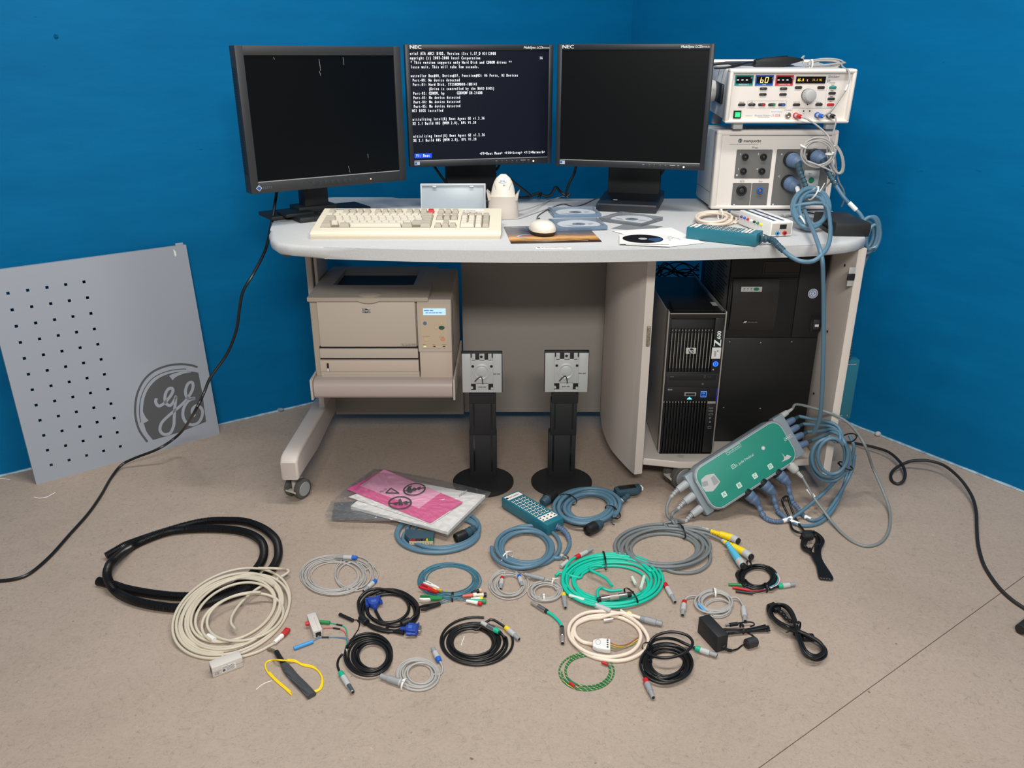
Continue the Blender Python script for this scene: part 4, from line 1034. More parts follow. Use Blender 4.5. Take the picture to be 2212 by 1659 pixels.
b = MB(); x, z = gq(470, 957); b.text(FR(x, -.003, z), 'I  O', .005, 0, 0, 'CENTER'); T.part('switch_mark', b, m_inkw, parent=gs, smooth=False)
st = grect('test_sticker', 920, 890, 1100, 1020, m_white, .0034, Y0)
b = MB(); x, z = gq(1022, 974); b.text(FR(x, .0033, z), '1.035', .0105, 0, 0, 'CENTER'); b.stroke(FR(x, .0033, z), [(-.0165, .0), (-.015, -.0035), (-.0115, .005)], .0006); T.part('sticker_number', b, m_inkr, parent=st, smooth=False)
b = MB(); x, z = gq(1025, 918); b.text(FR(x, .0033, z), 'Biosense Webster', .0042, 0, 0, 'CENTER'); x, z = gq(828, 972); b.text(FR(x, .0035, z), 'Biosense Webster', .0062, 0, 0, 'CENTER'); x, z = gq(845, 996); b.text(FR(x, .0035, z), '~24', .0026, 0, 0, 'CENTER'); T.part('distributor_lettering', b, mat('pale_blue_ink', (120, 150, 170), .6), parent=fp, smooth=False)
x, z = gq(1180, 968); b = MB(); b.lathe((x, Y0, z), (0, -1, 0), [(0, .0085), (.006, .0085), (.007, .007), (.007, .005), (.002, .005), (.002, .0003)], 20); T.part('socket', b, m_steel, parent=fp)
b = MB(); b.lathe((x, Y0 - .002, z), (0, -1, 0), [(0, .0022), (.003, .0022)], 12); T.part('socket_pin', b, mat('brass', (170, 130, 70)), parent=fp)
GPL = {}
for x_, y_, mm in ((1290, 970, m_red), (1592, 965, m_blue), (1755, 970, m_blk)):
    x, z = gq(x_, y_); b = MB(); b.lathe((x, Y0, z), (0, -1, 0), [(0, .008), (.004, .008), (.005, .007)], 20); T.part('socket_collar', b, mm, parent=fp); GPL[x_] = (x, z)

# ================================================================== CABLE TOOLS
def coil(cu, cv, a, b, turns, r, h0=0.0, seed=1, jit=.10, start=0.0, rot=0.0, n=26, stack=1.5, layers=3, y=None, dirn=1, end=None, yt=0.0):
    """loops of cable lying on height h0 (or hanging in the plane y); outline = ellipse seen at (cu, cv)"""
    rnd = random.Random(seed); K = int(math.ceil(turns)) + 2; pts = []
    dpx = 2 * r * (840 if y is None else 770) * 1.04                  # strand width in pixels: strands lie side by side, then in layers
    S_ = max(2, int(2 * jit * a / dpx) + 1); gap = max(dpx, 2 * jit * a / S_); order = []
    while len(order) < K:
        q_ = list(range(S_)); rnd.shuffle(q_); order += q_
    sa = [1 - order[k] * gap / a for k in range(K)]; sb = [x + rnd.uniform(-.03, .03) for x in sa]
    ou = [rnd.uniform(-1, 1) * dpx * 1.1 for _ in range(K)]; ov = [rnd.uniform(-1, 1) * dpx * .7 for _ in range(K)]
    zz = [min(k // S_, layers - 1) * 1.0 + rnd.random() * .25 for k in range(K)]
    def ang(p):
        du, dv = p[0] - cu, p[1] - cv; x = du * math.cos(rot) + dv * math.sin(rot); yy = -du * math.sin(rot) + dv * math.cos(rot)
        return math.atan2(yy / b, x / a)
    if isinstance(start, tuple): start = ang(start)
    if end is not None:
        fr = (dirn * (ang(end) - start) / (2 * math.pi)) % 1.0; turns = math.floor(turns) + fr
    N = int(round(turns * n))
    for i in range(N + 1):
        t = i / n; k = int(t); f = t - k; f = f * f * (3 - 2 * f)
        L = lambda q: q[k] * (1 - f) + q[min(k + 1, K - 1)] * f
        an = start + dirn * 2 * math.pi * t
        x = a * L(sa) * math.cos(an); yy = b * L(sb) * math.sin(an)
        u = cu + L(ou) + x * math.cos(rot) - yy * math.sin(rot); v = cv + L(ov) + x * math.sin(rot) + yy * math.cos(rot)
        s_ = L(zz) * r * stack
        if y is None: pts.append(F(u, v, h0 + r + s_))
        else: pts.append(PY(u, v, y - s_ + yt * (cv - v)))
    return pts
def way(pts, h=0.0, r=0.0):
    """list of (u, v[, height]) on the floor or desk"""
    return [F(p[0], p[1], h + r + (p[2] if len(p) > 2 else 0)) for p in pts]
def wayY(pts):
    return [PY(*p) for p in pts]
def cord(T, pts, r, m, name='cord', step=5, seg=8, parent=None, already=False):
    P = pts if already else smooth_path(pts, step)
    b = MB(); b.tube(P, r, seg); return T.part(name, b, m, parent, world=True, angle=60)
def bundle(T, lead, loops, tail, r, m, name='cord', seg=8):
    """lead-in, coil and tail as one continuous sheath"""
    pts = list(lead) + list(loops) + list(tail)
    return cord(T, pts, r, m, name, step=3, seg=seg)
def plug(T, p0, p1, segs, parent=None):
    """segs: (name, material, t0, t1, r0, r1) along p0->p1; the first is the part, the rest its sub-parts"""
    p0 = Vector(p0); p1 = Vector(p1); d = p1 - p0; L = d.length; first = None
    for nm, m, t0, t1, r0, r1 in segs:
        b = MB(); e = .0006
        b.lathe(p0 + d * t0, d, [(0, max(r0 - e, .0003)), (e, r0), ((t1 - t0) * L - e, r1), ((t1 - t0) * L, max(r1 - e, .0003))], 16)
        o = T.part(nm, b, m, first if first else parent, world=True)
        if not first: first = o
    return first
def hollow(T, p, d, r, parent):
    """dark bore in a plug end"""
    b = MB(); b.lathe(p, d, [(0, r), (.0004, r * .98)], 14); T.part('bore', b, m_ink, parent, world=True)
def push_pull(T, p0, p1, collar, r=.0062, body=m_lgrey, tip=m_grey, parent=None):
    """round push-pull connector with a coloured bend collar"""
    o = plug(T, p0, p1, [('connector', body, .24, .66, r, r * .97), ('collar', collar, 0, .25, r * .85, r * .98), ('tip', tip, .66, 1.0, r * .78, r * .72)], parent)
    d = (Vector(p1) - Vector(p0)).normalized(); hollow(T, Vector(p1) + d * .0001, d, r * .5, o)
    return o
def ribbed(T, pts, r0, r1, m, name='strain_relief', n=9, parent=None):
    """segmented strain relief along a path"""
    P = smooth_path(pts, 12); N = len(P)
    b = MB()
    b.tube(P, 1, 12, rf=lambda i: (r0 + (r1 - r0) * i / (N - 1)) * (1.0 if (i * n * 2 // N) % 2 == 0 else .74)); return T.part(name, b, m, parent, world=True, angle=25)
def tie(T, c, axis, w, h, m, name='cable_tie', tail=None, thick=.0013, parent=None):
    """strap round a bundle: ellipse w x h in the plane across 'axis'"""
    axis = Vector(axis).normalized(); up = Vector((0, 0, 1)); sd = axis.cross(up)
    if sd.length < .1: up = Vector((0, 1, 0)); sd = axis.cross(up)
    sd.normalize(); up = sd.cross(axis).normalized(); c = Vector(c)
    pts = [c + sd * (w * math.cos(2 * math.pi * k / 20)) + up * (h * math.sin(2 * math.pi * k / 20)) for k in range(20)]
    vs = []; fs = []
    for p in pts:
        o_ = (p - c).normalized()
        for q in ((-1, 0), (1, 0), (1, 1), (-1, 1)): vs.append(p + axis * (q[0] * .0020) + o_ * (q[1] * thick))
    for k in range(20):
        j = (k + 1) % 20
        for q in range(4): fs.append((k * 4 + q, k * 4 + (q + 1) % 4, j * 4 + (q + 1) % 4, j * 4 + q))
    b = MB(); b.add(vs, fs)
    hp = c + up * h + sd * w * .2; b.box(hp.x - .0028, hp.x + .0028, hp.y - .0028, hp.y + .0028, hp.z - .0015, hp.z + .0028, .0006)
    if tail: b.tube(smooth_path([hp] + [Vector(t) for t in tail], 6), .0014, 6)
    return T.part(name, b, m, parent, world=True)
def loft(sections, seg=24):
    """sections: (cx, cy, z, rx, ry[, power])"""
    b = MB(); vs = []; fs = []
    for s in sections:
        cx, cy, z, rx, ry = s[:5]; pw = s[5] if len(s) > 5 else 1.0
        for k in range(seg):
            a = 2 * math.pi * k / seg; ca, sa = math.cos(a), math.sin(a)
            vs.append((cx + rx * math.copysign(abs(ca) ** pw, ca), cy + ry * math.copysign(abs(sa) ** pw, sa), z))
    for i in range(len(sections) - 1):
        for k in range(seg): fs.append((i * seg + k, i * seg + (k + 1) % seg, (i + 1) * seg + (k + 1) % seg, (i + 1) * seg + k))
    fs.append(tuple(range(seg))[::-1]); fs.append(tuple((len(sections) - 1) * seg + k for k in range(seg)))
    b.add(vs, fs); return b

# ================================================================== KEYBOARD
pA, pB = F(667, 518, DH), F(1083, 518, DH)
T = Thing('computer_keyboard', 'cream full-size keyboard with one red function key on the desk', 'keyboard', ((pA.x + pB.x) / 2, pA.y, DH), math.atan2(pB.y - pA.y, pB.x - pA.x))
wk_ = (pB - pA).length; D_ = .205
b = MB(); b.prism([(0.012, .006), (0.012, .011), (.016, .016), (.03, .020), (D_ - .004, .046), (D_, .042), (D_, .006)], -wk_ / 2 + .001, wk_ / 2 - .001, bev=.002, M=MXZ); T.part('top_case', b, m_cream)
b = MB(); b.prism([(.003, 0), (.002, .008), (D_ - .002, .03), (D_ - .002, 0)], -wk_ / 2 + .003, wk_ / 2 - .003, bev=.001, M=MXZ); T.part('bottom_case', b, mat('cream_shadow_case', (214, 204, 182), .5))
U_ = .0195; slope = (.046 - .020) / (D_ - .034)
def ktop(y): return .020 + (y - .03) * slope
KM = {}
def key(x, y, w, m, dw=1.0):
    """x: left edge in units from the block's left"""
    kk = (round(w, 3), round(dw, 2))
    if kk not in KM:
        hx, hy = w * U_ / 2 - .0006, dw * U_ / 2 - .0006
        b = MB(); z0, z1 = 0, .0108
        vs = []
        for z, ix, iy0, iy1 in ((z0, 0, 0, 0), (z1 - .0012, .0022, .0038, .0016), (z1, .0030, .0046, .0022)):
            vs += [(-hx + ix, -hy + iy0, z), (hx - ix, -hy + iy0, z), (hx - ix, hy - iy1, z), (-hx + ix, hy - iy1, z)]
        fs = [(0, 1, 5, 4), (1, 2, 6, 5), (2, 3, 7, 6), (3, 0, 4, 7), (4, 5, 9, 8), (5, 6, 10, 9), (6, 7, 11, 10), (7, 4, 8, 11), (8, 9, 10, 11)]
        b.add(vs, fs)
        me = bpy.data.meshes.new('key'); me.from_pydata([tuple(p) for p in b.v], [], b.f); me.materials.append(m_cream_key); KM[kk] = me
    o = bpy.data.objects.new('key', KM[kk]); C.objects.link(o); o.parent = T.o
    o.location = (x + w * U_ / 2, y, ktop(y) - .0022); o.rotation_euler = (math.atan(slope), 0, 0)
    o.material_slots[0].link = 'OBJECT'; o.material_slots[0].material = m
    return o
X0 = -wk_ / 2 + .021; rowy = [.1675, .1345, .115, .0955, .076, .0565]
rows = [[('g', 1), (None, 1), ('g', 1), ('g', 1), ('g', 1), ('g', 1), (None, .5), ('g', 1), ('g', 1), ('g', 1), ('g', 1), (None, .5), ('g', 1), ('g', 1), ('g', 1), ('r', 1)],
        [('l', 1)] * 13 + [('g', 2)], [('g', 1.5)] + [('l', 1)] * 12 + [('g', 1.5)], [('g', 1.75)] + [('l', 1)] * 12 + [('g', 1.25)],
        [('g', 1.25)] + [('l', 1)] * 11 + [('g', 2.75)], [('g', 1.5), (None, 1), ('g', 1.5), ('l', 7), ('g', 1.5), (None, 1), ('g', 1.5)]]
KC = {'g': m_grey_key, 'l': m_cream_key, 'r': m_red}
for y, rw in zip(rowy, rows):
    x = X0
    for c, w_ in rw:
        if c: key(x, y, w_, KC[c])
        x += w_ * U_
xn = X0 + 15.45 * U_
for k in range(3): key(xn + k * U_, rowy[0], 1, m_grey_key); key(xn + k * U_, rowy[1], 1, m_grey_key); key(xn + k * U_, rowy[2], 1, m_grey_key); key(xn + k * U_, rowy[5], 1, m_grey_key)
key(xn + U_, rowy[4], 1, m_grey_key)
xp = xn + 3.45 * U_
for k in range(4): key(xp + k * U_, rowy[1], 1, m_grey_key)
for r_ in (2, 3, 4):
    for k in range(3): key(xp + k * U_, rowy[r_], 1, m_cream_key)
key(xp + 3 * U_, (rowy[2] + rowy[3]) / 2, 1, m_grey_key, 2); key(xp + 3 * U_, (rowy[4] + rowy[5]) / 2, 1, m_grey_key, 2)
key(xp, rowy[5], 2, m_cream_key); key(xp + 2 * U_, rowy[5], 1, m_cream_key)
b = MB()
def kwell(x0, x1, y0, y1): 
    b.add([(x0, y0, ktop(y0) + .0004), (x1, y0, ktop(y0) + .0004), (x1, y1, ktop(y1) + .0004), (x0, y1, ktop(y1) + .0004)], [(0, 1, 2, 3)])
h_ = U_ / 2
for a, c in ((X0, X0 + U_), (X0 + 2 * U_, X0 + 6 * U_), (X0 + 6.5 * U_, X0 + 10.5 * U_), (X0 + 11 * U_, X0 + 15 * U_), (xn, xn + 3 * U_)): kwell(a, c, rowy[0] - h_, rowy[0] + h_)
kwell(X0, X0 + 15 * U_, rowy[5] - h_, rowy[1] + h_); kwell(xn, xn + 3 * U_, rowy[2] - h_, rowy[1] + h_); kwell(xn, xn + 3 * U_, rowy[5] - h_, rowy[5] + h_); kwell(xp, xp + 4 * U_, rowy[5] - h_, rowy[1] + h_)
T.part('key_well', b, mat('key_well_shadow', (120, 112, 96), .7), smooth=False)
b = MB(); M = Matrix.Translation((xp - .002, .165, ktop(.165) + .0008)) @ Matrix.Rotation(math.atan(slope), 4, 'X')
b.rect(M, 0, .062, .008, .026); lbk = T.part('label_strip', b, m_white, smooth=False)
b = MB(); M2 = Matrix.Translation((0, 0, .0004)) @ M
for k in range(6): b.rect(M2, .004 + k * .0065, .0095 + k * .0065, -.007, -.0045)
T.part('status_bar_print', b, mat('violet_ink', (60, 50, 120), .6), smooth=False)
b = MB(); b.rect(M2, .004, .010, .012, .0145); b.text(M2, '~10', .005, .013, .013)
for k in range(3): b.text(M2, '~2', .006, .004 + k * .018, -.001)
T.part('label_print', b, m_inkg, smooth=False)
b = MB(); M = Matrix.Translation((-wk_ / 2 + .036, .192, ktop(.192) + .0006)) @ Matrix.Rotation(math.atan(slope), 4, 'X'); b.rect(M, 0, .045, -.003, .003); T.part('name_plate', b, mat('plate_grey', (110, 114, 112), .5), smooth=False)
b = MB(); b.text(Matrix.Translation((0, 0, .0004)) @ M, '~10', .0045, .004, 0); T.part('plate_lettering', b, m_inkw, smooth=False)

# ================================================================== CLEAR STORAGE CASE, SCANNER
p = F(980, 466, DH)
T = Thing('storage_case', 'translucent plastic case standing upright behind the keyboard', 'case', (p.x, p.y, DH), R(1))
m_transl = mat('frosted_clear_plastic', (204, 216, 224), .35, trans=.35, alpha=.92)
b = MB(); Mt = Matrix.Rotation(R(-8), 4, 'X')
for bx_ in ((-.097, -.091), (.091, .097)): b.box(bx_[0], bx_[1], -.008, .016, 0, .094, .003, M=Mt)
b.box(-.097, .097, -.008, .016, .086, .094, .003, M=Mt); b.box(-.097, .097, -.008, .016, 0, .006, .002, M=Mt)
T.part('rim', b, mat('clear_rim_plastic', (220, 226, 230), .3, trans=.3))
b = MB(); b.box(-.092, .092, -.003, .0, .004, .088, .001, M=Mt); T.part('lid', b, m_transl)
b = MB(); b.box(-.092, .092, .012, .014, .004, .088, .001, M=Mt); T.part('back', b, m_transl)
for x in (-.055, .055):
    b = MB(); b.box(x - .006, x + .006, -.0095, -.004, .082, .0865, .001, M=Mt); T.part('catch', b, mat('clear_rim_plastic', (220, 226, 230)))
for x, s in ((-.045, .02), (.01, .018), (.055, .011)):
    b = MB(); b.box(x - s * .7, x + s * .7, .002, .008, .03, .03 + s * 1.3, .002, M=Mt); T.part('stored_part', b, m_white)

p = F(1087, 472, DH)
T = Thing('barcode_scanner', 'rounded off-white handheld scanner sitting in its cup stand on the desk', 'scanner', (p.x, p.y + .03, DH), R(-4))
hs = []
for z, rx, ry in ((0, .046, .036), (.004, .047, .037), (.03, .044, .034), (.055, .043, .033), (.062, .0432, .033)): hs.append((0, 0, z, rx, ry, .8))
T.part('stand', loft(hs, 30), mat('warm_stand_plastic', (206, 196, 186), .45))
for s in (-1, 1):
    b = MB(); b.prism([(s * .028, .05), (s * .043, .05), (s * .048, .078), (s * .044, .072), (s * .036, .064)], -.022, .02, bev=.002, M=Matrix(((1, 0, 0, 0), (0, 0, 1, 0), (0, 1, 0, 0), (0, 0, 0, 1)))); T.part('stand_horn', b, mat('warm_stand_plastic', (206, 196, 186)))
hs = [(0, -.004, .03, .036, .026, .9)]
for k in range(9):
    t = k / 8; z = .04 + .083 * t; w_ = .0365 * math.sqrt(max(.02, 1 - (max(0, t - .05) / .97) ** 2.3)); hs.append((0, -.006 + .010 * t, z, w_, .026 * math.sqrt(max(.03, 1 - (t / 1.02) ** 2.6)), .92))
sb = T.part('scanner_body', loft(hs, 30), mat('ivory_plastic', (226, 220, 208), .4), angle=60)
b = MB(); M = Matrix.Translation((0, -.0165, .106)) @ Matrix.Rotation(R(52), 4, 'X'); b.disc(M, .0125, .0055, 24); T.part('oval_badge', b, mat('badge_blue_white', (206, 220, 232), .4), parent=sb, smooth=False)
b = MB(); M = Matrix.Translation((0, -.0170, .1062)) @ Matrix.Rotation(R(52), 4, 'X'); b.text(M, '~6', .005, 0, 0, 'CENTER'); T.part('badge_letters', b, m_inkb, parent=sb, smooth=False)
b = MB(); M = Matrix.Translation((.002, -.0238, .0955)) @ Matrix.Rotation(R(65), 4, 'X'); b.rect(M, -.001, .006, -.001, .001); b.rect(M, -.0085, -.0075, -.0003, .0003); T.part('status_marks', b, m_ink, parent=sb, smooth=False)
b = MB(); 
for s in (-1, 1): b.tube([(s * .026, -.017, .10), (s * .021, -.0225, .09), (s * .019, -.0255, .082)], .0004, 5)
T.part('seam_lines', b, m_inkg, parent=sb)
sc_body = (p.x, p.y)

# ================================================================== MOUSE PAD, MOUSE, DESK LABEL
q = [F(1092, 491, DH), F(1104, 527, DH), F(1300, 523, DH), F(1272, 488, DH)]
M = basis(q[1], q[2] - q[1], q[0] - q[1]); Mi = M.inverted()
T = Thing('mouse_pad', 'printed mouse mat with a sunset picture under the mouse', 'mouse mat', M=M)
wq = (q[2] - q[1]).length
mp_m = bpy.data.materials.new('sunset_print'); mp_m.use_nodes = True; nt = mp_m.node_tree
tc = nt.nodes.new('ShaderNodeTexCoord'); sx_ = nt.nodes.new('ShaderNodeSeparateXYZ'); nz = nt.nodes.new('ShaderNodeTexNoise'); nz.inputs['Scale'].default_value = 30
ma = nt.nodes.new('ShaderNodeMath'); ma.operation = 'MULTIPLY_ADD'; ma.inputs[1].default_value = .03
nt.links.new(tc.outputs['Object'], sx_.inputs[0]); nt.links.new(tc.outputs['Object'], nz.inputs['Vector']); nt.links.new(nz.outputs['Fac'], ma.inputs[0]); nt.links.new(sx_.outputs['Y'], ma.inputs[2])
rp = nt.nodes.new('ShaderNodeValToRGB'); stops = [(.0, (20, 18, 18)), (.16, (70, 46, 34)), (.28, (196, 138, 70)), (.36, (226, 176, 110)), (.5, (150, 112, 92)), (.65, (88, 88, 96)), (.85, (70, 74, 84)), (1.0, (96, 100, 108))]
while len(rp.color_ramp.elements) < len(stops): rp.color_ramp.elements.new(.5)
for e, (pp, cc) in zip(rp.color_ramp.elements, stops): e.position = pp; e.color = rgb(cc)
sc2 = nt.nodes.new('ShaderNodeMath'); sc2.operation = 'MULTIPLY'; sc2.inputs[1].default_value = 1 / .20
nt.links.new(ma.outputs[0], sc2.inputs[0]); nt.links.new(sc2.outputs[0], rp.inputs['Fac']); nt.links.new(rp.outputs[0], nt.nodes['Principled BSDF'].inputs['Base Color']); nt.nodes['Principled BSDF'].inputs['Roughness'].default_value = .35
hq = (Mi @ q[0]).y
b = MB(); b.box(0, wq, 0, hq, 0, .0022, .0008); T.part('mat', b, mp_m)
b = MB(); Mz = Matrix.Translation((0, 0, .0028))
b.stroke(Mz, [(.085 + .06 * math.cos(a), .075 + .032 * math.sin(a)) for a in [math.pi * (.35 + 1.25 * k / 24) for k in range(25)]], .004, wf=lambda t: .0062 * (1 - abs(t - .5)))
T.part('ring_print', b, mat('pale_blue_print', (176, 190, 214), .4), smooth=False)
b = MB(); b.text(Mz, '~8', .016, .02, hq - .02, fatten=.0004); b.text(Mz, 'INSTE', .011, .032, hq - .042); T.part('mat_lettering', b, mat('grey_print', (170, 170, 176), .4), smooth=False)
b = MB(); b.stroke(Mz, [(.04, .02), (.10, .012), (.17, .02), (.2, .01)], .003); b.stroke(Mz, [(.12, .07), (.17, .055), (.215, .03)], .002); T.part('streak_print', b, mat('warm_white_print', (232, 206, 166), .4), smooth=False)
b = MB(); p0 = F(1157, 537, DH); p1 = F(1234, 538, DH); M = basis(p0, p1 - p0, Vector((0, 1, 0)))
T = Thing('asset_label', 'small white printed label stuck near the front edge of the desk', 'label', M=M)
L_ = (p1 - p0).length
b.box(0, L_, 0, .016, 0, .0004); T.part('label_film', b, m_white, smooth=False)
b = MB(); Mz = Matrix.Translation((0, 0, .0007)); b.rect(Mz, .004, .011, .004, .012)
rnd = random.Random(2)
for k in range(30): b.rect(Mz, .015 + k * .0022, .015 + k * .0022 + rnd.uniform(.0006, .0016), .005, .011)
T.part('label_print', b, m_inkg, smooth=False)

p = F(1176, 513, DH)
T = Thing('computer_mouse', 'small white mouse with black underside on the printed mat', 'mouse', (p.x, p.y + .02, DH + .0025), R(14))
hs = [(0, .02, 0, .029, .045, .9), (0, .02, .006, .0335, .051, .9), (0, .018, .013, .0345, .052, .92)]
T.part('underside', loft(hs, 30), m_blk)
hs = [(0, .018, .011, .0345, .052, .92), (0, .016, .018, .034, .051, .93), (0, .014, .026, .0305, .046, .95), (0, .011, .033, .023, .037, 1), (0, .008, .037, .013, .023, 1), (0, .007, .0382, .004, .008, 1)]
tp = T.part('shell', loft(hs, 30), mat('glossy_ivory', (232, 226, 214), .25), angle=60)
b = MB(); b.ball((0, .05, .027), .004, .011, .010, 12, 8); T.part('scroll_wheel', b, m_char)
mo = T.M @ Vector((0, .07, .012))
solo('mouse_cable', 'thin dark mouse cord running from the white mouse over the desk', 'cable', MB().tube(smooth_path([mo] + way([(1160, 478), (1163, 466), (1185, 452), (1215, 441), (1240, 446), (1262, 441), (1285, 430), (1305, 424)], DH, .002), 6), .0017, 8), mat('dark_grey_cord', (70, 72, 76), .45))

# ================================================================== DISCS AND PAPERS
m_clear = mat('clear_polystyrene', (214, 222, 228), .06, alpha=.14)
m_disc = mat('printed_disc', (226, 229, 232), .3)
def jewel(label, cu, cv, zb, ang, tint, thick=.0105):
    p = F(cu, cv, DH + zb)
    T = Thing('disc_case', label, 'disc case', (p.x, p.y, DH + zb), ang, group='clear disc cases on the desk')
    b = MB(); b.box(-.071, .071, -.0625, .0625, 0, .0022, .0006); b.box(-.071, .071, -.0625, -.0595, .002, thick, .0005); b.box(-.071, .071, .0595, .0625, .002, thick, .0005); b.box(-.071, -.062, -.0605, .0605, .002, thick, .0005); b.box(.069, .071, -.0605, .0605, .002, thick, .0005)
    T.part('tray', b, tint)
    b = MB(); Mz = Matrix.Translation((.004, 0, .0052)); b.ring(Mz, .0075, .06, 48); b.ring(Matrix.Translation((.004, 0, .0042)), .0075, .06, 48)
    ds = T.part('disc', b, m_disc, smooth=False)
    b = MB(); Mz = Matrix.Translation((.004, 0, .0055)); b.ring(Mz, .0075, .019, 36); T.part('disc_hub', b, mat('hub_navy', (60, 84, 116), .3), parent=ds, smooth=False)
    b = MB(); Mz = Matrix.Translation((.004, 0, .0056))
    for k in range(5): b.rect(Mz, -.05 + k * .006, -.028 + k * .004, -.012 - k * .004, -.0108 - k * .004); b.rect(Mz, .026, .046 - k * .003, .006 - k * .005, .0072 - k * .005)
    T.part('disc_print', b, m_inkg, parent=ds, smooth=False)
    b = MB(); b.box(-.0705, .0705, -.062, .062, thick, thick + .0012, .0004); T.part('lid', b, m_clear)
    b = MB(); b.lathe((.004, 0, .0045), (0, 0, 1), [(0, .0072), (.003, .006)], 16); T.part('hub', b, m_blk, parent=ds)
m_tray_b = mat('smoky_blue_tray', (120, 144, 170), .12, alpha=.75); m_tray_g = mat('smoky_grey_tray', (120, 126, 132), .12, alpha=.75)
jewel('clear disc case at the back, nearest the centre monitor', 1240, 462, .0, R(6), m_tray_b)
jewel('clear disc case at the front, partly beneath the mouse side of the pile', 1247, 488, .002, R(8), m_tray_b)
jewel('clear disc case lying skewed in front of the right monitor stand', 1362, 477, .0, R(-38), m_tray_g)
# a wider dark insert between the two left cases
def sheetobj(name, label, cat, corners, h, m, t=.0006, prints=None, group=None):
    P = [F(u, v, DH + h) for u, v in corners]
    M = basis(P[0], P[1] - P[0], P[3] - P[0]); Mi = M.inverted()
    T = Thing(name, label, cat, M=M, group=group)
    b = MB(); b.prism([((Mi @ p).x, (Mi @ p).y) for p in P], 0, t); o = T.part('sheet', b, m, smooth=False)
    return T, [(Mi @ p) for p in P], o
T, c, o = sheetobj('booklet', 'grey disc booklet lying under the skewed disc case', 'booklet', [(1320, 494), (1398, 500), (1432, 489), (1350, 484)], .0002, mat('booklet_grey', (126, 130, 134), .5))
T, c, o = sheetobj('paper_sheet', 'printed white paper sheet between the disc sleeve and the teal box', 'paper', [(1322, 499), (1447, 533), (1521, 525), (1450, 492)], .0012, m_paper)
b = MB(); rnd = random.Random(4)
for k in range(6): b.rect(Matrix.Translation((0, 0, .001)), c[1].x * .5, c[1].x * rnd.uniform(.7, .92), .025 + k * .011, .0265 + k * .011)
b.disc(Matrix.Translation((c[1].x * .52, c[2].y * .75, .001)), .006, .005, 14); T.part('sheet_print', b, m_inkg, smooth=False)
T, c, o = sheetobj('paper_sheet', 'folded white leaflet under the black disc sleeve', 'paper', [(1352, 529), (1447, 533), (1440, 506), (1350, 505)], .0026, m_paper)
T, c, o = sheetobj('disc_sleeve', 'white paper sleeve with round window holding a black disc', 'disc sleeve', [(1338, 527), (1445, 528), (1441, 507), (1338, 507)], .0045, m_white, t=.001)
cx, cy = (c[1].x + c[2].x) / 4, c[2].y / 2
rr = min(c[1].x * .42, c[2].y * .46)
b = MB(); b.ring(Matrix.Translation((cx, cy, .0014)), rr * .14, rr, 40); d = T.part('disc', b, mat('black_disc', (30, 32, 36), .15), smooth=False)
b = MB(); b.disc(Matrix.Translation((cx, cy, .0015)), rr * .22, seg=20); T.part('disc_hub', b, m_lgrey, parent=d, smooth=False)
b = MB(); b.ring(Matrix.Translation((cx, cy, .0016)), rr * .3, rr * .92, 8, a0=-.9, a1=.3); T.part('disc_sheen_print', b, mat('disc_blue_sheen', (58, 88, 124), .2), parent=d, smooth=False)  # blue wedge painted on as the sheen of light across the disc

# ================================================================== TEAL PIN BOXES
def pin_box(label, M, L, D, H, cols=8):
    T = Thing('electrode_pin_box', label, 'pin box', M=M)
    b = MB(); b.box(0, L, 0, D, 0, H, .0015); T.part('case', b, m_teal)
    Mz = Matrix.Translation((0, 0, H + .0004)); Mh = Matrix.Translation((0, 0, H + .0009))
    b = MB(); b.rect(Mz, L * .03, L * .14, D * .06, D * .94); pl_ = T.part('name_label', b, m_white, smooth=False)
    b = MB(); Mr = Mh @ Matrix.Translation((L * .085, D * .2, 0)) @ Matrix.Rotation(R(90), 4, 'Z'); b.text(Mr, 'marquette', D * .14, 0, 0); b.disc(Mh, D * .07, seg=12, cx=L * .085, cy=D * .12); T.part('name_lettering', b, m_ink, smooth=False)
    px = L * .062; py = D * .215
    b = MB(); k_ = MB()
    for i in range(cols):
        for j in range(4):
            x = L * .205 + i * L * .072; y = D * .17 + j * py
            b.rect(Mz, x - px * .28, x + px * .42, y - py * .36, y + py * .28); k_.lathe((x, y, H + .0006), (0, 0, 1), [(0, L * .0145), (.0006, L * .0135)], 10)
    T.part('socket_marks', b, m_white, smooth=False, stuff=True); T.part('pin_sockets', k_, m_ink, stuff=True)
    b = MB(); b.rect(Mz, L * .77, L * .90, D * .06, D * .94); T.part('stim_label', b, m_white, smooth=False)
    k_ = MB()
    for i in range(2):
        for j in range(4): k_.lathe((L * (.805 + i * .06), D * (.15 + j * .23), H + .0006), (0, 0, 1), [(0, L * .0145), (.0006, L * .0135)], 10)
    T.part('stim_sockets', k_, m_ink, stuff=True)
    return T
o0 = F(1481, 517, DH); o1 = F(1632, 534, DH); Mb = basis(o0 + Vector((0, 0, .0012)), o1 - o0, Vector((.1, 1, 0)))
Lb = (o1 - o0).length
pb1 = pin_box('teal pin box with rows of white-labelled holes on the desk edge', Mb, Lb, .058, .031)
BOX_END = Mb @ Vector((Lb, .029, .015))

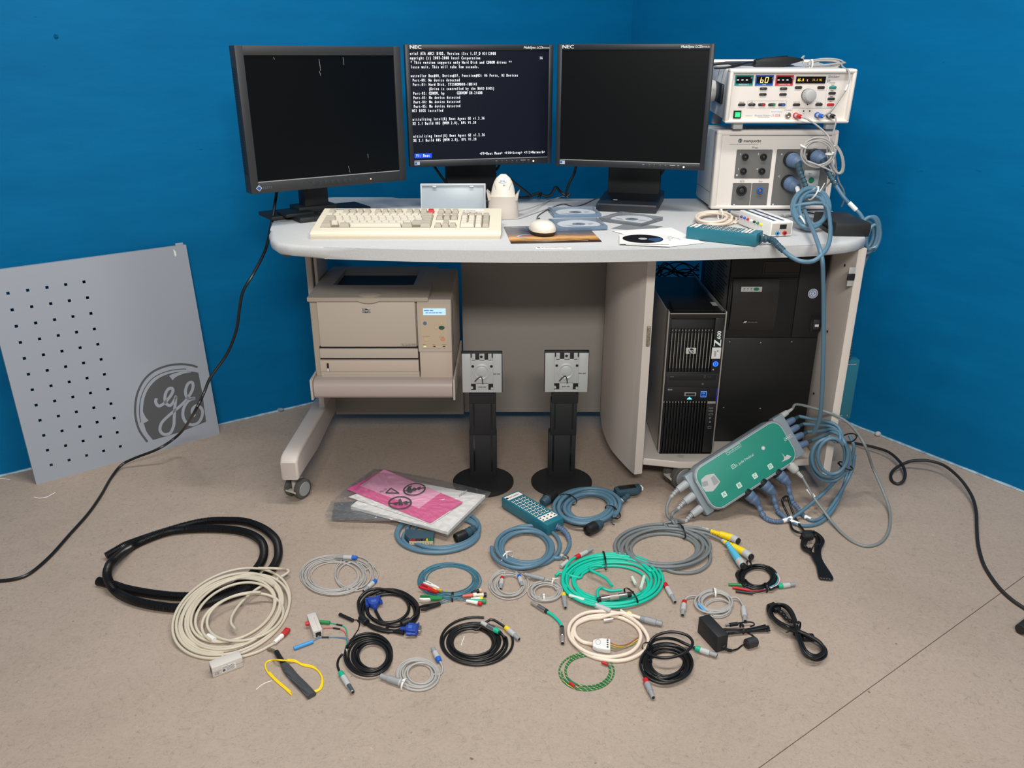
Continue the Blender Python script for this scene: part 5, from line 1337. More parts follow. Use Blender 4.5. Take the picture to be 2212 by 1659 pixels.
# ================================================================== WHITE STIMULATOR JUNCTION BOX
o0 = F(1662, 513, DH); o1 = F(1713, 511, DH); ob_ = F(1594, 485, DH)
yv = (ob_ - o0); M = basis(o0, Vector((-yv.y, yv.x, 0)) * -1, yv)
if (M.col[2].z) < 0: M = basis(o0, Vector((-yv.y, yv.x, 0)), yv)
T = Thing('junction_box', 'white junction box with coloured jacks along one side on the desk', 'junction box', M=M)
Lb2, Wb2, Hb2 = yv.length, .064, .041
b = MB(); b.box(0, Wb2, 0, Lb2, .002, Hb2, .003); T.part('case', b, m_white)
b = MB(); b.box(.004, Wb2 - .004, -.0008, .002, .006, Hb2 - .005, .0005); T.part('end_plate', b, mat('warm_grey_plate', (188, 180, 170), .5))
b = MB(); b.box(.026, .045, -.0014, -.0004, .021, .033); T.part('end_socket', b, m_blk, smooth=False)
for x, m_ in ((.02, m_sky), (.041, m_red)):
    b = MB(); b.lathe((x, -.0008, .0105), (0, -1, 0), [(0, .0055), (.004, .0055), (.004, .0028), (.001, .0025)], 18); jk = T.part('jack', b, m_); b = MB(); b.lathe((x, -.003, .0105), (0, -1, 0), [(0, .0022), (.0018, .0018)], 12); T.part('jack_core', b, m_ink, parent=jk)
for k, m_ in enumerate((m_yellow, m_green, m_blk, m_white, m_red, m_blue, mat('violet_plastic', (78, 62, 120), .45))):
    y = Lb2 * (.26 + k * .105); b = MB(); b.lathe((0, y, Hb2 * .62), (-1, 0, 0), [(0, .0035), (.004, .0035), (.006, .002), (.006, .0015)], 14); T.part('side_jack', b, m_)
for x in (.012, .036):
    b = MB(); b.rect(Matrix.Translation((0, 0, Hb2 + .0004)), x, x + .009, .012, Lb2 - .004); T.part('blue_band', b, mat('band_navy', (44, 70, 104), .5), smooth=False)
b = MB(); b.text(Matrix.Translation((.0275, Lb2 * .35, Hb2 + .0005)) @ Matrix.Rotation(R(90), 4, 'Z'), '~7', .008); T.part('case_lettering', b, mat('pale_red_ink', (196, 130, 120), .6), smooth=False)
# cream cable coil behind the teal box
T = Thing('coiled_cable', 'cream cable coil tied in white, behind the teal pin box', 'cable', F(1545, 476, DH))
lp = coil(1543, 471, 42, 13, 7, .0034, DH, 4, .2, stack=1.8, layers=6)
bundle(T, way([(1616, 478), (1600, 476), (1588, 482)], DH, .0034), lp, [], .0034, m_creamcab)
tie(T, F(1556, 465, DH + .012), (1, .3, 0), .012, .016, m_tie_w)
plug(T, F(1578, 458, DH + .02), F(1600, 466, DH + .012), [('connector', m_grey, 0, 1, .006, .0075), ('collar', mat('dark_blue_collar', (50, 76, 110)), -.25, .02, .005, .006)])
T = Thing('grey_connector', 'grey connector with blue collar lying behind the white junction box', 'connector', F(1700, 465, DH))
plug(T, F(1722, 461, DH + .007), F(1686, 467, DH + .006), [('connector', m_lgrey, .3, .85, .0062, .006), ('collar', m_blue, 0, .31, .0065, .0064), ('tip', m_grey, .85, 1.1, .0045, .004)])
cord(T, way([(1722, 461), (1740, 459), (1760, 462), (1790, 470)], DH, .006), .0022, m_blk_cable)

# ================================================================== FOOT PEDAL
p = F(1839, 511, DH)
T = Thing('foot_pedal', 'flat black foot pedal on the right end of the desk', 'pedal', (p.x, p.y, DH), R(-4))
b = MB(); b.prism([(0.0, .0), (-.006, .022), (-.004, .034), (.004, .037), (.20, .030), (.205, .0)], -.046, .046, bev=.004, M=MXZ); T.part('pedal_plate', b, m_blk_matte)
b = MB(); b.box(-.04, .036, .006, .2, 0, .006, .002); b.box(-.052, -.04, .04, .12, 0, .012, .003); T.part('base', b, m_blk)

# ================================================================== BLUE CATHETER CABLES AT THE AMPLIFIER
def big_plug(T, base, d, bend):
    """socket ring, barrel and strain relief; returns strain relief end"""
    base = Vector(base); d = Vector(d).normalized()
    b = MB(); b.lathe(base, d, [(0, .0215), (.006, .0225), (.012, .0225), (.013, .020)], 28); o = T.part('plug', b, m_blk, world=True)
    b = MB(); b.lathe(base + d * .012, d, [(0, .0205), (.002, .0215), (.014, .021), (.018, .019), (.030, .018), (.034, .0145), (.042, .013), (.045, .0105)], 28); T.part('barrel', b, m_blueplug, parent=o, world=True)
    return o, base + d * .055
fA = AMP.M @ Vector((*[AMP.q(1705, 342, -.001)[0]], -.002, AMP.q(1705, 342, -.001)[1]))
fB = AMP.M @ Vector((AMP.q(1757, 336, -.001)[0], -.002, AMP.q(1757, 336, -.001)[1]))
fC = AMP.M @ Vector((AMP.q(1700, 392, -.001)[0], -.002, AMP.q(1700, 392, -.001)[1]))
rb = .0054
# A: plug -> coil -> over the desk edge -> teal box
T = Thing('catheter_cable', 'slate blue cable coiled by white ties, joining amplifier and desk pin box', 'cable', F(1755, 490, DH))
o, e = big_plug(T, fA, (.30, -1, -.18), None)
ribbed(T, [e - Vector((.003, -.01, -.002)), PY(1728, 370, 2.42), PY(1737, 392, 2.40), PY(1743, 412, 2.39)], .0098, .0078, m_dteal, parent=o, n=8)
lp = coil(1752, 451, 38, 42, 5.75, rb, y=2.28, seed=3, jit=.2, start=R(-70), n=22, stack=1.3, layers=3, yt=.0022)
tail = wayY([(1780, 440, 2.26), (1793, 480, 2.13), (1792, 520, 1.98), (1780, 545, 1.915), (1757, 564, 1.905), (1728, 564, 1.905), (1705, 552, 1.925), (1692, 541, 1.95)])
bundle(T, wayY([(1742, 410, 2.39), (1748, 418, 2.385), (1752, 425, 2.37)]), lp, tail, rb, m_bluecab, seg=10)
ribbed(T, [BOX_END, PY(1666, 518, 2.03), PY(1680, 530, 1.975), PY(1694, 543, 1.945)], .0098, .0072, m_dteal, n=8)
tie(T, PY(1757, 418, 2.33), (.9, 0, -.5), .018, .02, m_tie_w, tail=[PY(1770, 414, 2.32), PY(1782, 395, 2.32)])
tie(T, PY(1733, 477, 2.20), (.8, 0, .5), .016, .014, m_tie_w)
# C: plug -> down over the edge -> hanging to the floor unit
T = Thing('catheter_cable', 'slate blue cable hanging over the desk front down to the green floor module', 'cable', F(1775, 985))
o, e = big_plug(T, fC, (.30, -1, -.20), None)
P_ = wayY([(1720, 402, 2.44), (1728, 424, 2.40), (1740, 460, 2.26), (1755, 495, 2.08), (1768, 530, 1.94), (1776, 560, 1.905), (1778, 600, 1.91), (1779, 680, 1.925), (1778, 780, 1.94), (1775, 860, 1.96), (1770, 905, 1.985), (1758, 935, 2.02)])
cord(T, P_, rb, m_bluecab, seg=10)
q0, q1 = PY(1722, 406, 2.435), PY(1727, 420, 2.405); plug(T, q0, q1, [('sleeve_label', m_white, 0, 1, .0066, .0066)])
# B: plug -> label -> coil at the desk's right end -> hanging teal box
T = Thing('catheter_cable', 'slate blue cable draped over the desk right end to the hanging teal box', 'cable', PY(1830, 905, 2.30))
o, e = big_plug(T, fB, (.28, -1, -.16), None)
ribbed(T, [e - Vector((.003, -.01, -.002)), PY(1787, 366, 2.41), PY(1796, 384, 2.38), PY(1806, 401, 2.36)], .0095, .0078, m_dteal, parent=o, n=7)
lp = coil(1880, 506, 20, 40, 3.5, rb, y=2.27, seed=6, jit=.26, start=R(-120), n=20, stack=1.6, layers=4, rot=R(12))
hang = wayY([(1878, 545, 2.30), (1866, 570, 2.31), (1858, 600, 2.31), (1852, 640, 2.31), (1843, 690, 2.31), (1837, 735, 2.31)])
bundle(T, wayY([(1804, 398, 2.365), (1822, 425, 2.34), (1841, 446, 2.33), (1858, 462, 2.31)]), lp, hang, rb, m_bluecab, seg=10)
plug(T, PY(1834, 438, 2.333), PY(1850, 454, 2.322), [('sleeve_label', m_white, 0, 1, .0066, .0066)])
plug(T, PY(1801, 392, 2.371), PY(1806, 401, 2.362), [('sleeve_label', mat('clear_sleeve', (190, 206, 190), .3), 0, 1, .0066, .0066)])
tie(T, PY(1877, 540, 2.29), (0, 0, 1), .016, .012, m_tie_w, tail=[PY(1884, 536, 2.25), PY(1890, 533, 2.24)])
# hanging teal box behind the right cabinet side
ribbed(T, [PY(1837, 733, 2.31), PY(1835, 750, 2.31), PY(1832, 775, 2.31)], .0075, .010, m_dteal, n=8)
A_, B_ = PY(1858, 778, 2.31), PY(1846, 905, 2.31)
M = Matrix.Translation((A_.x - .115, 2.31, B_.z))
pin_o = Thing('electrode_pin_box', 'teal pin box hanging beside the right cabinet side by the wall', 'pin box', M=M)
Hh = A_.z - B_.z
b = MB(); b.box(.035, .115, 0, .032, 0, Hh, .002); pin_o.part('case', b, mat('teal_enamel', (34, 112, 130)))
for z in (.012, Hh - .014):
    b = MB(); b.lathe((.104, 0, z), (0, -1, 0), [(0, .002), (.0008, .0018)], 10); pin_o.part('screw', b, m_silver)
b = MB(); b.text(FR(.08, 0, Hh - .014), '~9', .005, 0, 0); b.text(FR(.07, 0, .012), '~9', .004, 0, 0); pin_o.part('case_lettering', b, m_lgrey, smooth=False)

# ================================================================== GREY CABLE TANGLE AT THE GENERATOR
def genw(x_, off): x, z = GPL[x_]; return GEN.M @ Vector((x, Y0 + off, z))
def banana(T, x_, m, d=(.14, -1, -.04)):
    p = genw(x_, -.005); d = Vector(d).normalized()
    plug(T, p, p + d * .030, [('plug', m_lgrey, 0, .55, .0058, .0055), ('cap', m, .5, .95, .0066, .0058), ('tip', m, .95, 1.15, .004, .0026)])
    return p + d * .034
T = Thing('patient_cable', 'thin grey cable from the red socket gathered in a loop on the amplifier', 'cable', PY(1770, 366, 2.42))
e = banana(T, 1290, m_red)
lp = coil(1767, 331, 37, 33, 5.5, .0026, y=2.40, seed=5, jit=.14, start=R(-40), n=22, stack=1.7, layers=4)
bundle(T, [e] + wayY([(1745, 258, 2.43), (1770, 275, 2.43), (1790, 295, 2.42)]), lp, wayY([(1800, 372, 2.39), (1796, 390, 2.42), (1776, 410, 2.45), (1765, 425, 2.48)]), .0026, m_greycab)
tie(T, PY(1736, 317, 2.39), (.4, 0, .9), .012, .010, m_tie_w); tie(T, PY(1792, 332, 2.39), (-.1, 0, .9), .012, .010, m_tie_w)
T = Thing('patient_cable', 'thin grey cable from the black socket hanging in loops at the wall side', 'cable', PY(1815, 370, 2.42))
e = banana(T, 1755, m_blk)
lp = coil(1807, 345, 15, 36, 4, .0024, y=2.43, seed=9, jit=.18, start=R(-90), n=20, stack=1.7, layers=3, rot=R(-14))
bundle(T, [e] + wayY([(1806, 262, 2.43), (1802, 280, 2.43), (1798, 300, 2.43), (1798, 312, 2.43)]), lp, wayY([(1810, 385, 2.46), (1822, 410, 2.5), (1824, 430, 2.53), (1818, 446, 2.56)]), .0024, m_greycab)
tie(T, PY(1799, 314, 2.425), (0, 0, 1), .008, .008, m_tie_w)
# wire from the blue socket over the generator to the coil on top
T = Thing('patient_cable', 'grey cable coil on the generator top with a black handle, wired to the blue socket', 'cable', PY(1780, 140, 2.6))
e = banana(T, 1592, m_blue)
lp = coil(1780, 137, 38, 9, 5, .0026, y=2.60, seed=2, jit=.12, start=R(10), n=22, stack=1.8, layers=3)
bundle(T, [e] + wayY([(1795, 240, 2.42), (1815, 212, 2.42), (1830, 188, 2.42), (1835, 165, 2.43), (1832, 152, 2.45), (1822, 146, 2.5)]), lp, wayY([(1745, 142, 2.58), (1736, 135, 2.58), (1733, 129, 2.6), (1737, 121, 2.6), (1731, 126, 2.6)]), .0026, m_greycab)
plug(T, PY(1832, 183, 2.418), PY(1826, 196, 2.418), [('sleeve_label', m_white, 0, 1, .0034, .0034)])
tie(T, PY(1752, 139, 2.57), (1, 0, 0), .012, .012, m_tie_w)
def ppts(L, y): return [(PY(u, v, y).x, PY(u, v, y).z) for u, v in L]
Mf = Matrix(((1, 0, 0, 0), (0, 0, -1, 2.60), (0, 1, 0, 0), (0, 0, 0, 1)))
b = MB(); b.prism(ppts([(1628, 150), (1630, 129), (1650, 125), (1698, 120), (1702, 124), (1732, 127), (1734, 131), (1700, 140), (1682, 148)], 2.60), -.014, .014, bev=.003, M=Mf); T.part('handle', b, m_blk, world=True)
# black flat lead on the generator top
T = Thing('flat_lead', 'black flat lead and dark pouch lying on top of the generator', 'lead', PY(1640, 150, 2.62))
cord(T, wayY([(1543, 147, 2.55), (1570, 146, 2.55), (1590, 143, 2.56), (1612, 137, 2.58), (1630, 134, 2.59)]), .0035, m_blk_cable)
cord(T, wayY([(1541, 139, 2.6), (1555, 137.5, 2.6), (1580, 136, 2.6), (1600, 137, 2.6)]), .004, m_blk_cable, name='second_cord')
b = MB(); b.prism(ppts([(1576, 150), (1578, 133), (1640, 132), (1700, 138), (1722, 146), (1722, 150)], 2.66), -.07, .03, bev=.003, M=Matrix(((1, 0, 0, 0), (0, 0, -1, 2.66), (0, 1, 0, 0), (0, 0, 0, 1)))); T.part('pouch', b, mat('navy_pouch', (24, 36, 58), .5), world=True)

# ================================================================== POWER CORDS BEHIND THE MONITORS
solo('power_cable', 'black power cord dropping from behind the right monitor to the desk', 'cable', MB().tube(smooth_path(wayY([(1247, 350, 2.66), (1240, 375, 2.66), (1228, 400, 2.68), (1223, 420, 2.70), (1227, 427, 2.70)]), 6), .0042, 8), m_blk_cable)
solo('power_cable', 'wavy black power cord on the desk beneath the monitors', 'cable', MB().tube(smooth_path(wayY([(1095, 380, 2.62), (1115, 398, 2.64), (1146, 424, 2.68), (1120, 427, 2.69), (1142, 425, 2.70), (1160, 418, 2.70), (1168, 417, 2.70), (1164, 427, 2.69), (1168, 420, 2.70), (1182, 424, 2.70), (1192, 418, 2.70), (1201, 404, 2.70), (1210, 414, 2.71), (1225, 423, 2.71), (1232, 418, 2.71), (1224, 426, 2.71)]), 5), .0045, 8), m_blk_cable)
solo('power_cable', 'black cord slanting below the centre monitor behind the clear case', 'cable', MB().tube(smooth_path(wayY([(935, 355, 2.66), (948, 374, 2.66), (960, 390, 2.67), (972, 405, 2.68), (985, 425, 2.70)]), 6), .0042, 8), m_blk_cable)
for k, (lb_, pts) in enumerate((('pale scanner cord crossing the desk in front of the scanner stand', [(1076, 462), (1110, 458), (1150, 448), (1190, 432), (1226, 422)]), ('thin grey cord curving behind the scanner stand to the disc cases', [(1052, 478), (1085, 474), (1120, 472), (1150, 462), (1185, 450), (1215, 440), (1250, 436)]))):
    solo('desk_cable', lb_, 'cable', MB().tube(smooth_path(way([(u, v, .012 if k == 0 and i < 3 else 0) for i, (u, v) in enumerate(pts)], DH, .002), 6), .0021 if k == 0 else .0014, 8), m_greycab)
# long power cord of the left monitor, running down the wall and over the floor to the left
P_ = wayY([(597, 400, 2.40), (597, 418, 2.40), (592, 450, 2.38), (585, 490, 2.36), (573, 540, 2.32), (548, 590, 2.26), (525, 630, 2.24), (517, 670, 2.24), (510, 715, 2.24), (490, 765, 2.23), (455, 815, 2.20), (440, 850, 2.18), (420, 890, 2.15)])
P_ += way([(390, 935, .10), (345, 968, .06), (290, 990, .03), (262, 1005, .012), (240, 1032), (218, 1070), (190, 1110), (150, 1155), (110, 1200), (70, 1235), (40, 1249), (0, 1255), (-40, 1256)], 0, .0045)
solo('power_cable', 'long black cord trailing from the left monitor past the cover panel to the floor', 'cable', MB().tube(smooth_path(P_, 7), .0045, 8), m_blk_cable)

# ================================================================== THINGS ON THE FLOOR
def Zm(ox, oy, s): return lambda *a: (ox + a[0] / s, oy + a[1] / s) + tuple(a[2:])
zA = Zm(180, 1090, 4.483); zB = Zm(420, 1280, 4.096); zC = Zm(620, 1180, 6.506); zD = Zm(880, 1200, 6.144)
zE = Zm(1140, 1180, 6.144); zF = Zm(1180, 1300, 5.53); zG = Zm(1440, 1180, 5.53); zH = Zm(1840, 880, 3.073)
zI = Zm(1020, 1020, 5.267); zJ = Zm(580, 820, 3.95); zK = Zm(1420, 860, 4.096)
def fl(z, pts, r=0.0): return way([z(*p) for p in pts], 0, r)

# ------------------------------------------------------------------ monitor stands
def mon_stand(label, base_px, plate_px):
    p = F(*base_px); r = .094
    T = Thing('monitor_stand', label, 'monitor stand', (p.x, p.y, 0), group='bare monitor stands on the floor')
    b = MB(); b.lathe((0, 0, 0), (0, 0, 1), [(0, r - .002), (.002, r), (.008, r), (.011, r - .006), (.013, r * .5), (.0135, .03)], 48); T.part('base', b, m_blk_matte)
    yb = .02
    x1, z1 = T.q(plate_px[0], plate_px[1], yb - .03); xs0, zs0 = T.q(plate_px[2], plate_px[3], yb - .03)
    cx = (x1 + xs0) / 2; dx = cx / 2
    segs = ((.010, .165, .042, .0, 'lower_column'), (.155, .275, .040, .45, 'middle_column'), (.262, zs0 + .02, .040, .8, 'upper_column'))
    for k, (z0, zz1, hw, t, nm) in enumerate(segs):
        b = MB(); o = cx * t; yy = yb - .004 * k
        b.box(o - hw, o + hw, yy, yy + .03 - .002 * k, z0, zz1, .003); co = T.part(nm, b, m_blk_matte)
        if k < 2:
            for s in (-1, 1):
                b = MB(); b.box(o + s * .027 - .0025, o + s * .027 + .0025, yy - .0006, yy + .002, z0 + .02, zz1 - .008); T.part('groove', b, m_blk_gloss, parent=co, smooth=False)
        else:
            for s in (-1, 1):
                b = MB(); b.lathe((o + s * .026, yy, z0 + .038), (0, -1, 0), [(0, .004), (.001, .0035)], 12); T.part('screw', b, m_char, parent=co)
    b = MB(); b.box(x1 - .002, xs0 + .002, yb - .022, yb - .012, zs0 - .002, z1 + .002, .002); hd = T.part('head_backing', b, m_blk)
    b = MB(); w_ = xs0 - x1; h_ = z1 - zs0
    for a, c, d, e in ((0, .22, .0, .97), (.78, 1, .0, .97), (.22, .78, .0, .06), (.22, .78, .22, .82), (.25, .34, .8, .97), (.66, .75, .8, .97), (.44, .57, .8, .97), (.34, .66, .05, .24)):
        b.box(x1 + w_ * a, x1 + w_ * c, yb - .026, yb - .0215, zs0 + h_ * d, zs0 + h_ * e, .0006)
    pl_ = T.part('mounting_plate', b, m_zinc)
    cxm, czm = x1 + w_ * .49, zs0 + h_ * .52
    b = MB(); b.lathe((cxm, yb - .026, czm), (0, -1, 0), [(0, .027), (.001, .0265), (.0025, .021), (.001, .017), (.0025, .012), (.003, .002)], 30); T.part('swivel_boss', b, m_zinc, parent=pl_)
    for a, c in ((.27, .66), (.74, .66), (.49, .9)):
        b = MB(); b.lathe((x1 + w_ * a, yb - .026, zs0 + h_ * c), (0, -1, 0), [(0, .0042), (.0005, .004)], 14); T.part('bolt_hole', b, m_ink, parent=pl_)
    for a, c in ((.24, .12), (.75, .1), (.24, .84), (.75, .84)):
        b = MB(); b.lathe((x1 + w_ * a, yb - .022, zs0 + h_ * c), (0, -1, 0), [(0, .004), (.006, .0038), (.007, .003)], 14); T.part('stud', b, m_lgrey, parent=pl_)
    b = MB(); b.tube(smooth_path([(cxm - .02, yb - .04, czm - .025), (cxm - .010, yb - .034, czm - .016), (cxm - .002, yb - .03, czm - .014), (cxm + .002, yb - .032, czm - .02), (cxm + .004, yb - .036, czm - .034)], 6), .0016, 8); T.part('spring_wire', b, m_char, parent=pl_)
    b = MB(); b.text(FR(x1 + w_ * .78, yb - .026, zs0 + h_ * .47), '~6', .007, 0, 0); b.text(FR(x1 + w_ * .4, yb - .026, zs0 + h_ * .14), '~7', .0065, 0, 0); T.part('stamped_print', b, m_inkg, parent=pl_, smooth=False)
mon_stand('black monitor stand on round base, left of the two bare stands', (1044, 1043), (997, 763, 1084, 849))
mon_stand('black monitor stand on round base, right of the two bare stands', (1213, 1043), (1178, 761, 1269, 848))

# ------------------------------------------------------------------ corrugated hose
hp = [zA(*p) for p in ((222, 500), (300, 455, .004), (400, 400, .008), (560, 340), (700, 290), (1000, 200), (1200, 160), (1400, 155), (1560, 165), (1700, 210), (1800, 270), (1870, 350), (1890, 460), (1870, 550), (1810, 640), (1700, 740), (1500, 860), (1250, 940), (1080, 985), (900, 1000), (740, 985), (600, 960), (450, 915), (330, 850), (260, 770, .012), (230, 680, .02), (250, 590, .02), (300, 530, .02), (380, 460, .014), (480, 400), (640, 325), (800, 270), (950, 245), (1100, 235), (1250, 233), (1400, 240), (1540, 260), (1650, 300), (1725, 360), (1750, 440), (1735, 530), (1680, 620), (1600, 700), (1460, 790), (1300, 850), (1180, 880), (1050, 890), (880, 888), (700, 870), (540, 845), (400, 815), (310, 785), (230, 762), (140, 740))]
P_ = smooth_path(way(hp, 0, .0112), 14)
dist = [0]
for i in range(1, len(P_)): dist.append(dist[-1] + (P_[i] - P_[i - 1]).length)
Lh = dist[-1]; N = int(Lh / .00092); Q = []; j = 0
for i in range(N):
    s_ = Lh * i / N
    while dist[j + 1] < s_: j += 1
    Q.append(P_[j].lerp(P_[j + 1], (s_ - dist[j]) / max(1e-9, dist[j + 1] - dist[j])))
b = MB(); b.tube(Q, .0112, 12, rf=lambda i: (.0112, .0112, .0096, .0096)[i % 4])
T = Thing('corrugated_hose', 'black corrugated plastic hose lying in a double loop on the floor', 'hose', F(405, 1220))
T.part('hose_wall', b, mat('glossy_black_hose', (18, 18, 19), .28), world=True, angle=20)
for e, d in ((Q[0], Q[0] - Q[3]), (Q[-1], Q[-1] - Q[-4])):
    b = MB(); b.lathe(e, d, [(.0002, .0085), (.0006, .0083)], 16); T.part('open_end', b, m_ink, world=True)

# ------------------------------------------------------------------ long beige network cable
T = Thing('network_cable', 'long beige network cable in a loose coil over the corrugated hose', 'cable', F(508, 1330))
r = .0034
lp = coil(505, 1325, 136, 88, 9.6, r, 0.0, 11, .19, start=zA(1350, 1490), rot=R(-24), n=24, stack=1.25, layers=4, end=(600, 1250))
def over(path, hose, clear, reach):
    """lift a path where it crosses another lying cable, keeping its line of sight"""
    hs = hose[::12]; need = []
    for p in path:
        dmin = min((h.x - p.x) ** 2 + (h.y - p.y) ** 2 for h in hs) ** .5
        need.append(clear * max(0, min(1, (reach - dmin) / (reach - .014))))
    n = len(need); sm = [max(need[max(0, i - 2):i + 3]) for i in range(n)]
    sm = [sum(sm[max(0, i - 2):i + 3]) / len(sm[max(0, i - 2):i + 3]) for i in range(n)]
    o_ = Vector((0, 0, CAMH)); out = []
    for p, z in zip(path, sm):
        if z > 0: q = o_ + (p - o_) * ((max(p.z, z + (p.z - .003) * .6) - CAMH) / (p.z - CAMH)); out.append(q)
        else: out.append(p)
    return out
lp = over(lp, Q, .026, .034)
lead = fl(zA, [(1880, 1320), (1800, 1370), (1680, 1430), (1500, 1480), (1350, 1490)], r)
tail = [Vector((p.x, p.y, p.z + .012)) for p in fl(zA, [(1980, 740), (1997, 690), (1960, 670), (1870, 668), (1760, 690), (1990, 690), (1860, 770), (1700, 850), (1560, 970), (1460, 1100), (1440, 1190), (1480, 1255)], r)][5:]
bundle(T, lead, lp, [], r, m_beigecab)
cord(T, over([Vector((p.x, p.y, p.z + .014)) for p in smooth_path(fl(zA, [(1700, 660), (1850, 662), (1960, 672), (1994, 690), (1960, 722), (1860, 775), (1700, 855), (1560, 970), (1460, 1100), (1438, 1190), (1480, 1255)], r), 5)], Q, .032, .036), r, m_beigecab, name='crossing_loop', step=2)
lp2 = over(coil(530, 1335, 90, 52, 1.4, r, .006, 5, .06, start=R(150), rot=R(-14), n=24), Q, .028, .034)
cord(T, lp2, r, m_beigecab, name='inner_loop', step=3)
p0 = F(*zA(1850, 1335), .008); p1 = F(*zA(1930, 1265), .008); p2 = F(*zA(2000, 1190), .008)
ribbed(T, [p0, (p0 + p1) / 2, p1], .005, .006, m_white, name='boot', n=5)
M = basis(p1, p2 - p1, Vector((0, 0, 1)).cross(p2 - p1)); b = MB(); b.box(0, .021, -.006, .006, -.004, .004, .001); b.v = [M @ v for v in b.v]
T.part('modular_plug', b, mat('clear_red_plug', (196, 60, 52), .25, alpha=.85), world=True)
b = MB(); b.box(.013, .022, -.0062, .0062, -.0042, .0045, .001); b.v = [M @ v for v in b.v]; T.part('plug_boot', b, m_red, world=True)
p1 = F(*zA(1205, 1265), .008); p2 = F(*zA(1270, 1310), .008); plug(T, p1, p2, [('inner_plug', m_white, 0, 1, .005, .006)])

# ------------------------------------------------------------------ network isolator boxes
def iso(label, o0, o1, L2, H, port):
    M = basis(o0, o1 - o0, Vector((0, 0, 1)).cross(o1 - o0)); W = (o1 - o0).length
    T = Thing('network_isolator', label, 'adapter', M=M)
    m_ = mat('pale_beige_case', (208, 202, 194), .45)
    b = MB(); b.box(0, W, 0, L2, 0, H, .0015); T.part('case', b, m_)
    b = MB(); b.box(-.0002, W + .0002, -.0002, L2 + .0002, H * .48, H * .5); T.part('case_seam', b, m_inkg, smooth=False)
    return T, W
o0, o1 = F(*zB(167, 757)), F(*zB(437, 655))
T, W = iso('beige network isolator box with white label beside the beige cable coil', o0, o1, .026, .026, 0)
b = MB(); b.rect(FR(W * .3, 0, .005), 0, W * .46, 0, .016); T.part('rating_label', b, m_paper, smooth=False)
b = MB(); M = FR(W * .32, 0, .007, off=.001)
for k in range(5): b.rect(M, 0 if k > 2 else .008, W * (.38 + .02 * (k % 2)), k * .0026, k * .0026 + .0009)
b.rect(M, 0, .006, 0, .006); T.part('label_print', b, m_inkg, smooth=False)
b = MB(); b.text(FR(W * .06, 0, .008), 'CE', .008); T.part('approval_lettering', b, m_inkg, smooth=False)
b = MB(); b.box(-.0006, .0004, .006, .02, .006, .019); T.part('port', b, m_blk, smooth=False)
o0, o1, ob_ = F(*zC(377, 1307)), F(*zC(507, 1270)), F(*zC(242, 1065))
T, W = iso('pale network isolator box with open port pointing to the front', o0, o1, (ob_ - o0).length * .97, .021, 1)
b = MB(); b.box(W * .25, W * .82, -.0006, .001, .004, .016); pt_ = T.part('port', b, m_blk, smooth=False)
b = MB(); b.box(W * .42, W * .62, -.001, -.0004, .0035, .007); T.part('port_contact', b, m_silver, parent=pt_, smooth=False)
plug(T, T.M @ Vector((0, .045, .012)), T.M @ Vector((-.008, .046, .012)), [('red_latch', m_red, 0, 1, .005, .0045)])
b = MB(); b.box(W * .62, W * .63, .001, .05, .0205, .0214); T.part('lid_line', b, m_inkg, smooth=False)

# ------------------------------------------------------------------ black mesh sleeve with yellow wire
T = Thing('mesh_sleeve', 'black braided sleeve with a looped yellow wire, stripped end at the coil', 'sleeve', F(640, 1470))
ax = smooth_path(fl(zB, [(735, 540, .007), (770, 600, .006), (810, 660, .006), (880, 750, .005), (960, 830, .005), (1040, 915, .005)]), 8); N = len(ax)
b = MB(); b.tube(ax, 1, 14, rf=lambda i: .0050 if i < N * .2 else .0050 + .0055 * min(1, (i - N * .2) / (N * .25)), flat=1)
for v_ in b.v: v_.z = max(.0006, .0055 + (v_.z - .0055) * .62)
mesh_m = mat('black_braid', (40, 42, 46), .5)
nt = mesh_m.node_tree; ck = nt.nodes.new('ShaderNodeTexChecker'); ck.inputs['Scale'].default_value = 700; ck.inputs[1].default_value = (.012, .012, .014, 1); ck.inputs[2].default_value = (.10, .105, .115, 1)
tc = nt.nodes.new('ShaderNodeTexCoord'); nt.links.new(tc.outputs['Object'], ck.inputs['Vector']); nt.links.new(ck.outputs['Color'], nt.nodes['Principled BSDF'].inputs['Base Color'])
T.part('braid', b, mesh_m, world=True, angle=60)
cord(T, fl(zB, [(650, 500, .004), (690, 510, .005), (735, 540, .006)]), .0035, mat('bare_shield', (150, 140, 110), .35, metal=.8, bump=(900, .8, .001)), name='bare_shield')
cord(T, fl(zB, [(725, 525, .008), (745, 560, .008), (790, 630, .007)]), .0058, m_blk, name='heat_shrink')
cord(T, fl(zB, [(860, 905), (800, 850), (730, 790), (660, 720), (628, 660), (640, 615), (690, 597), (750, 597, .014), (830, 605, .006), (900, 615), (960, 645), (1050, 665), (1110, 710), (1135, 780), (1120, 850), (1060, 885)], .0019), .0019, m_yellow, name='yellow_wire')
cord(T, fl(zB, [(855, 880), (790, 825), (720, 765), (665, 705)], .0019), .0019, m_yellow, name='yellow_wire')
cord(T, fl(zB, [(820, 592, .008), (890, 600), (950, 632), (1040, 650), (1100, 700), (1130, 770), (1105, 850), (1060, 872)], .0019), .0019, m_yellow, name='yellow_wire')
cord(T, fl(zB, [(545, 858), (600, 815), (640, 795), (685, 780)], .001), .0009, m_white, name='tie_tail')

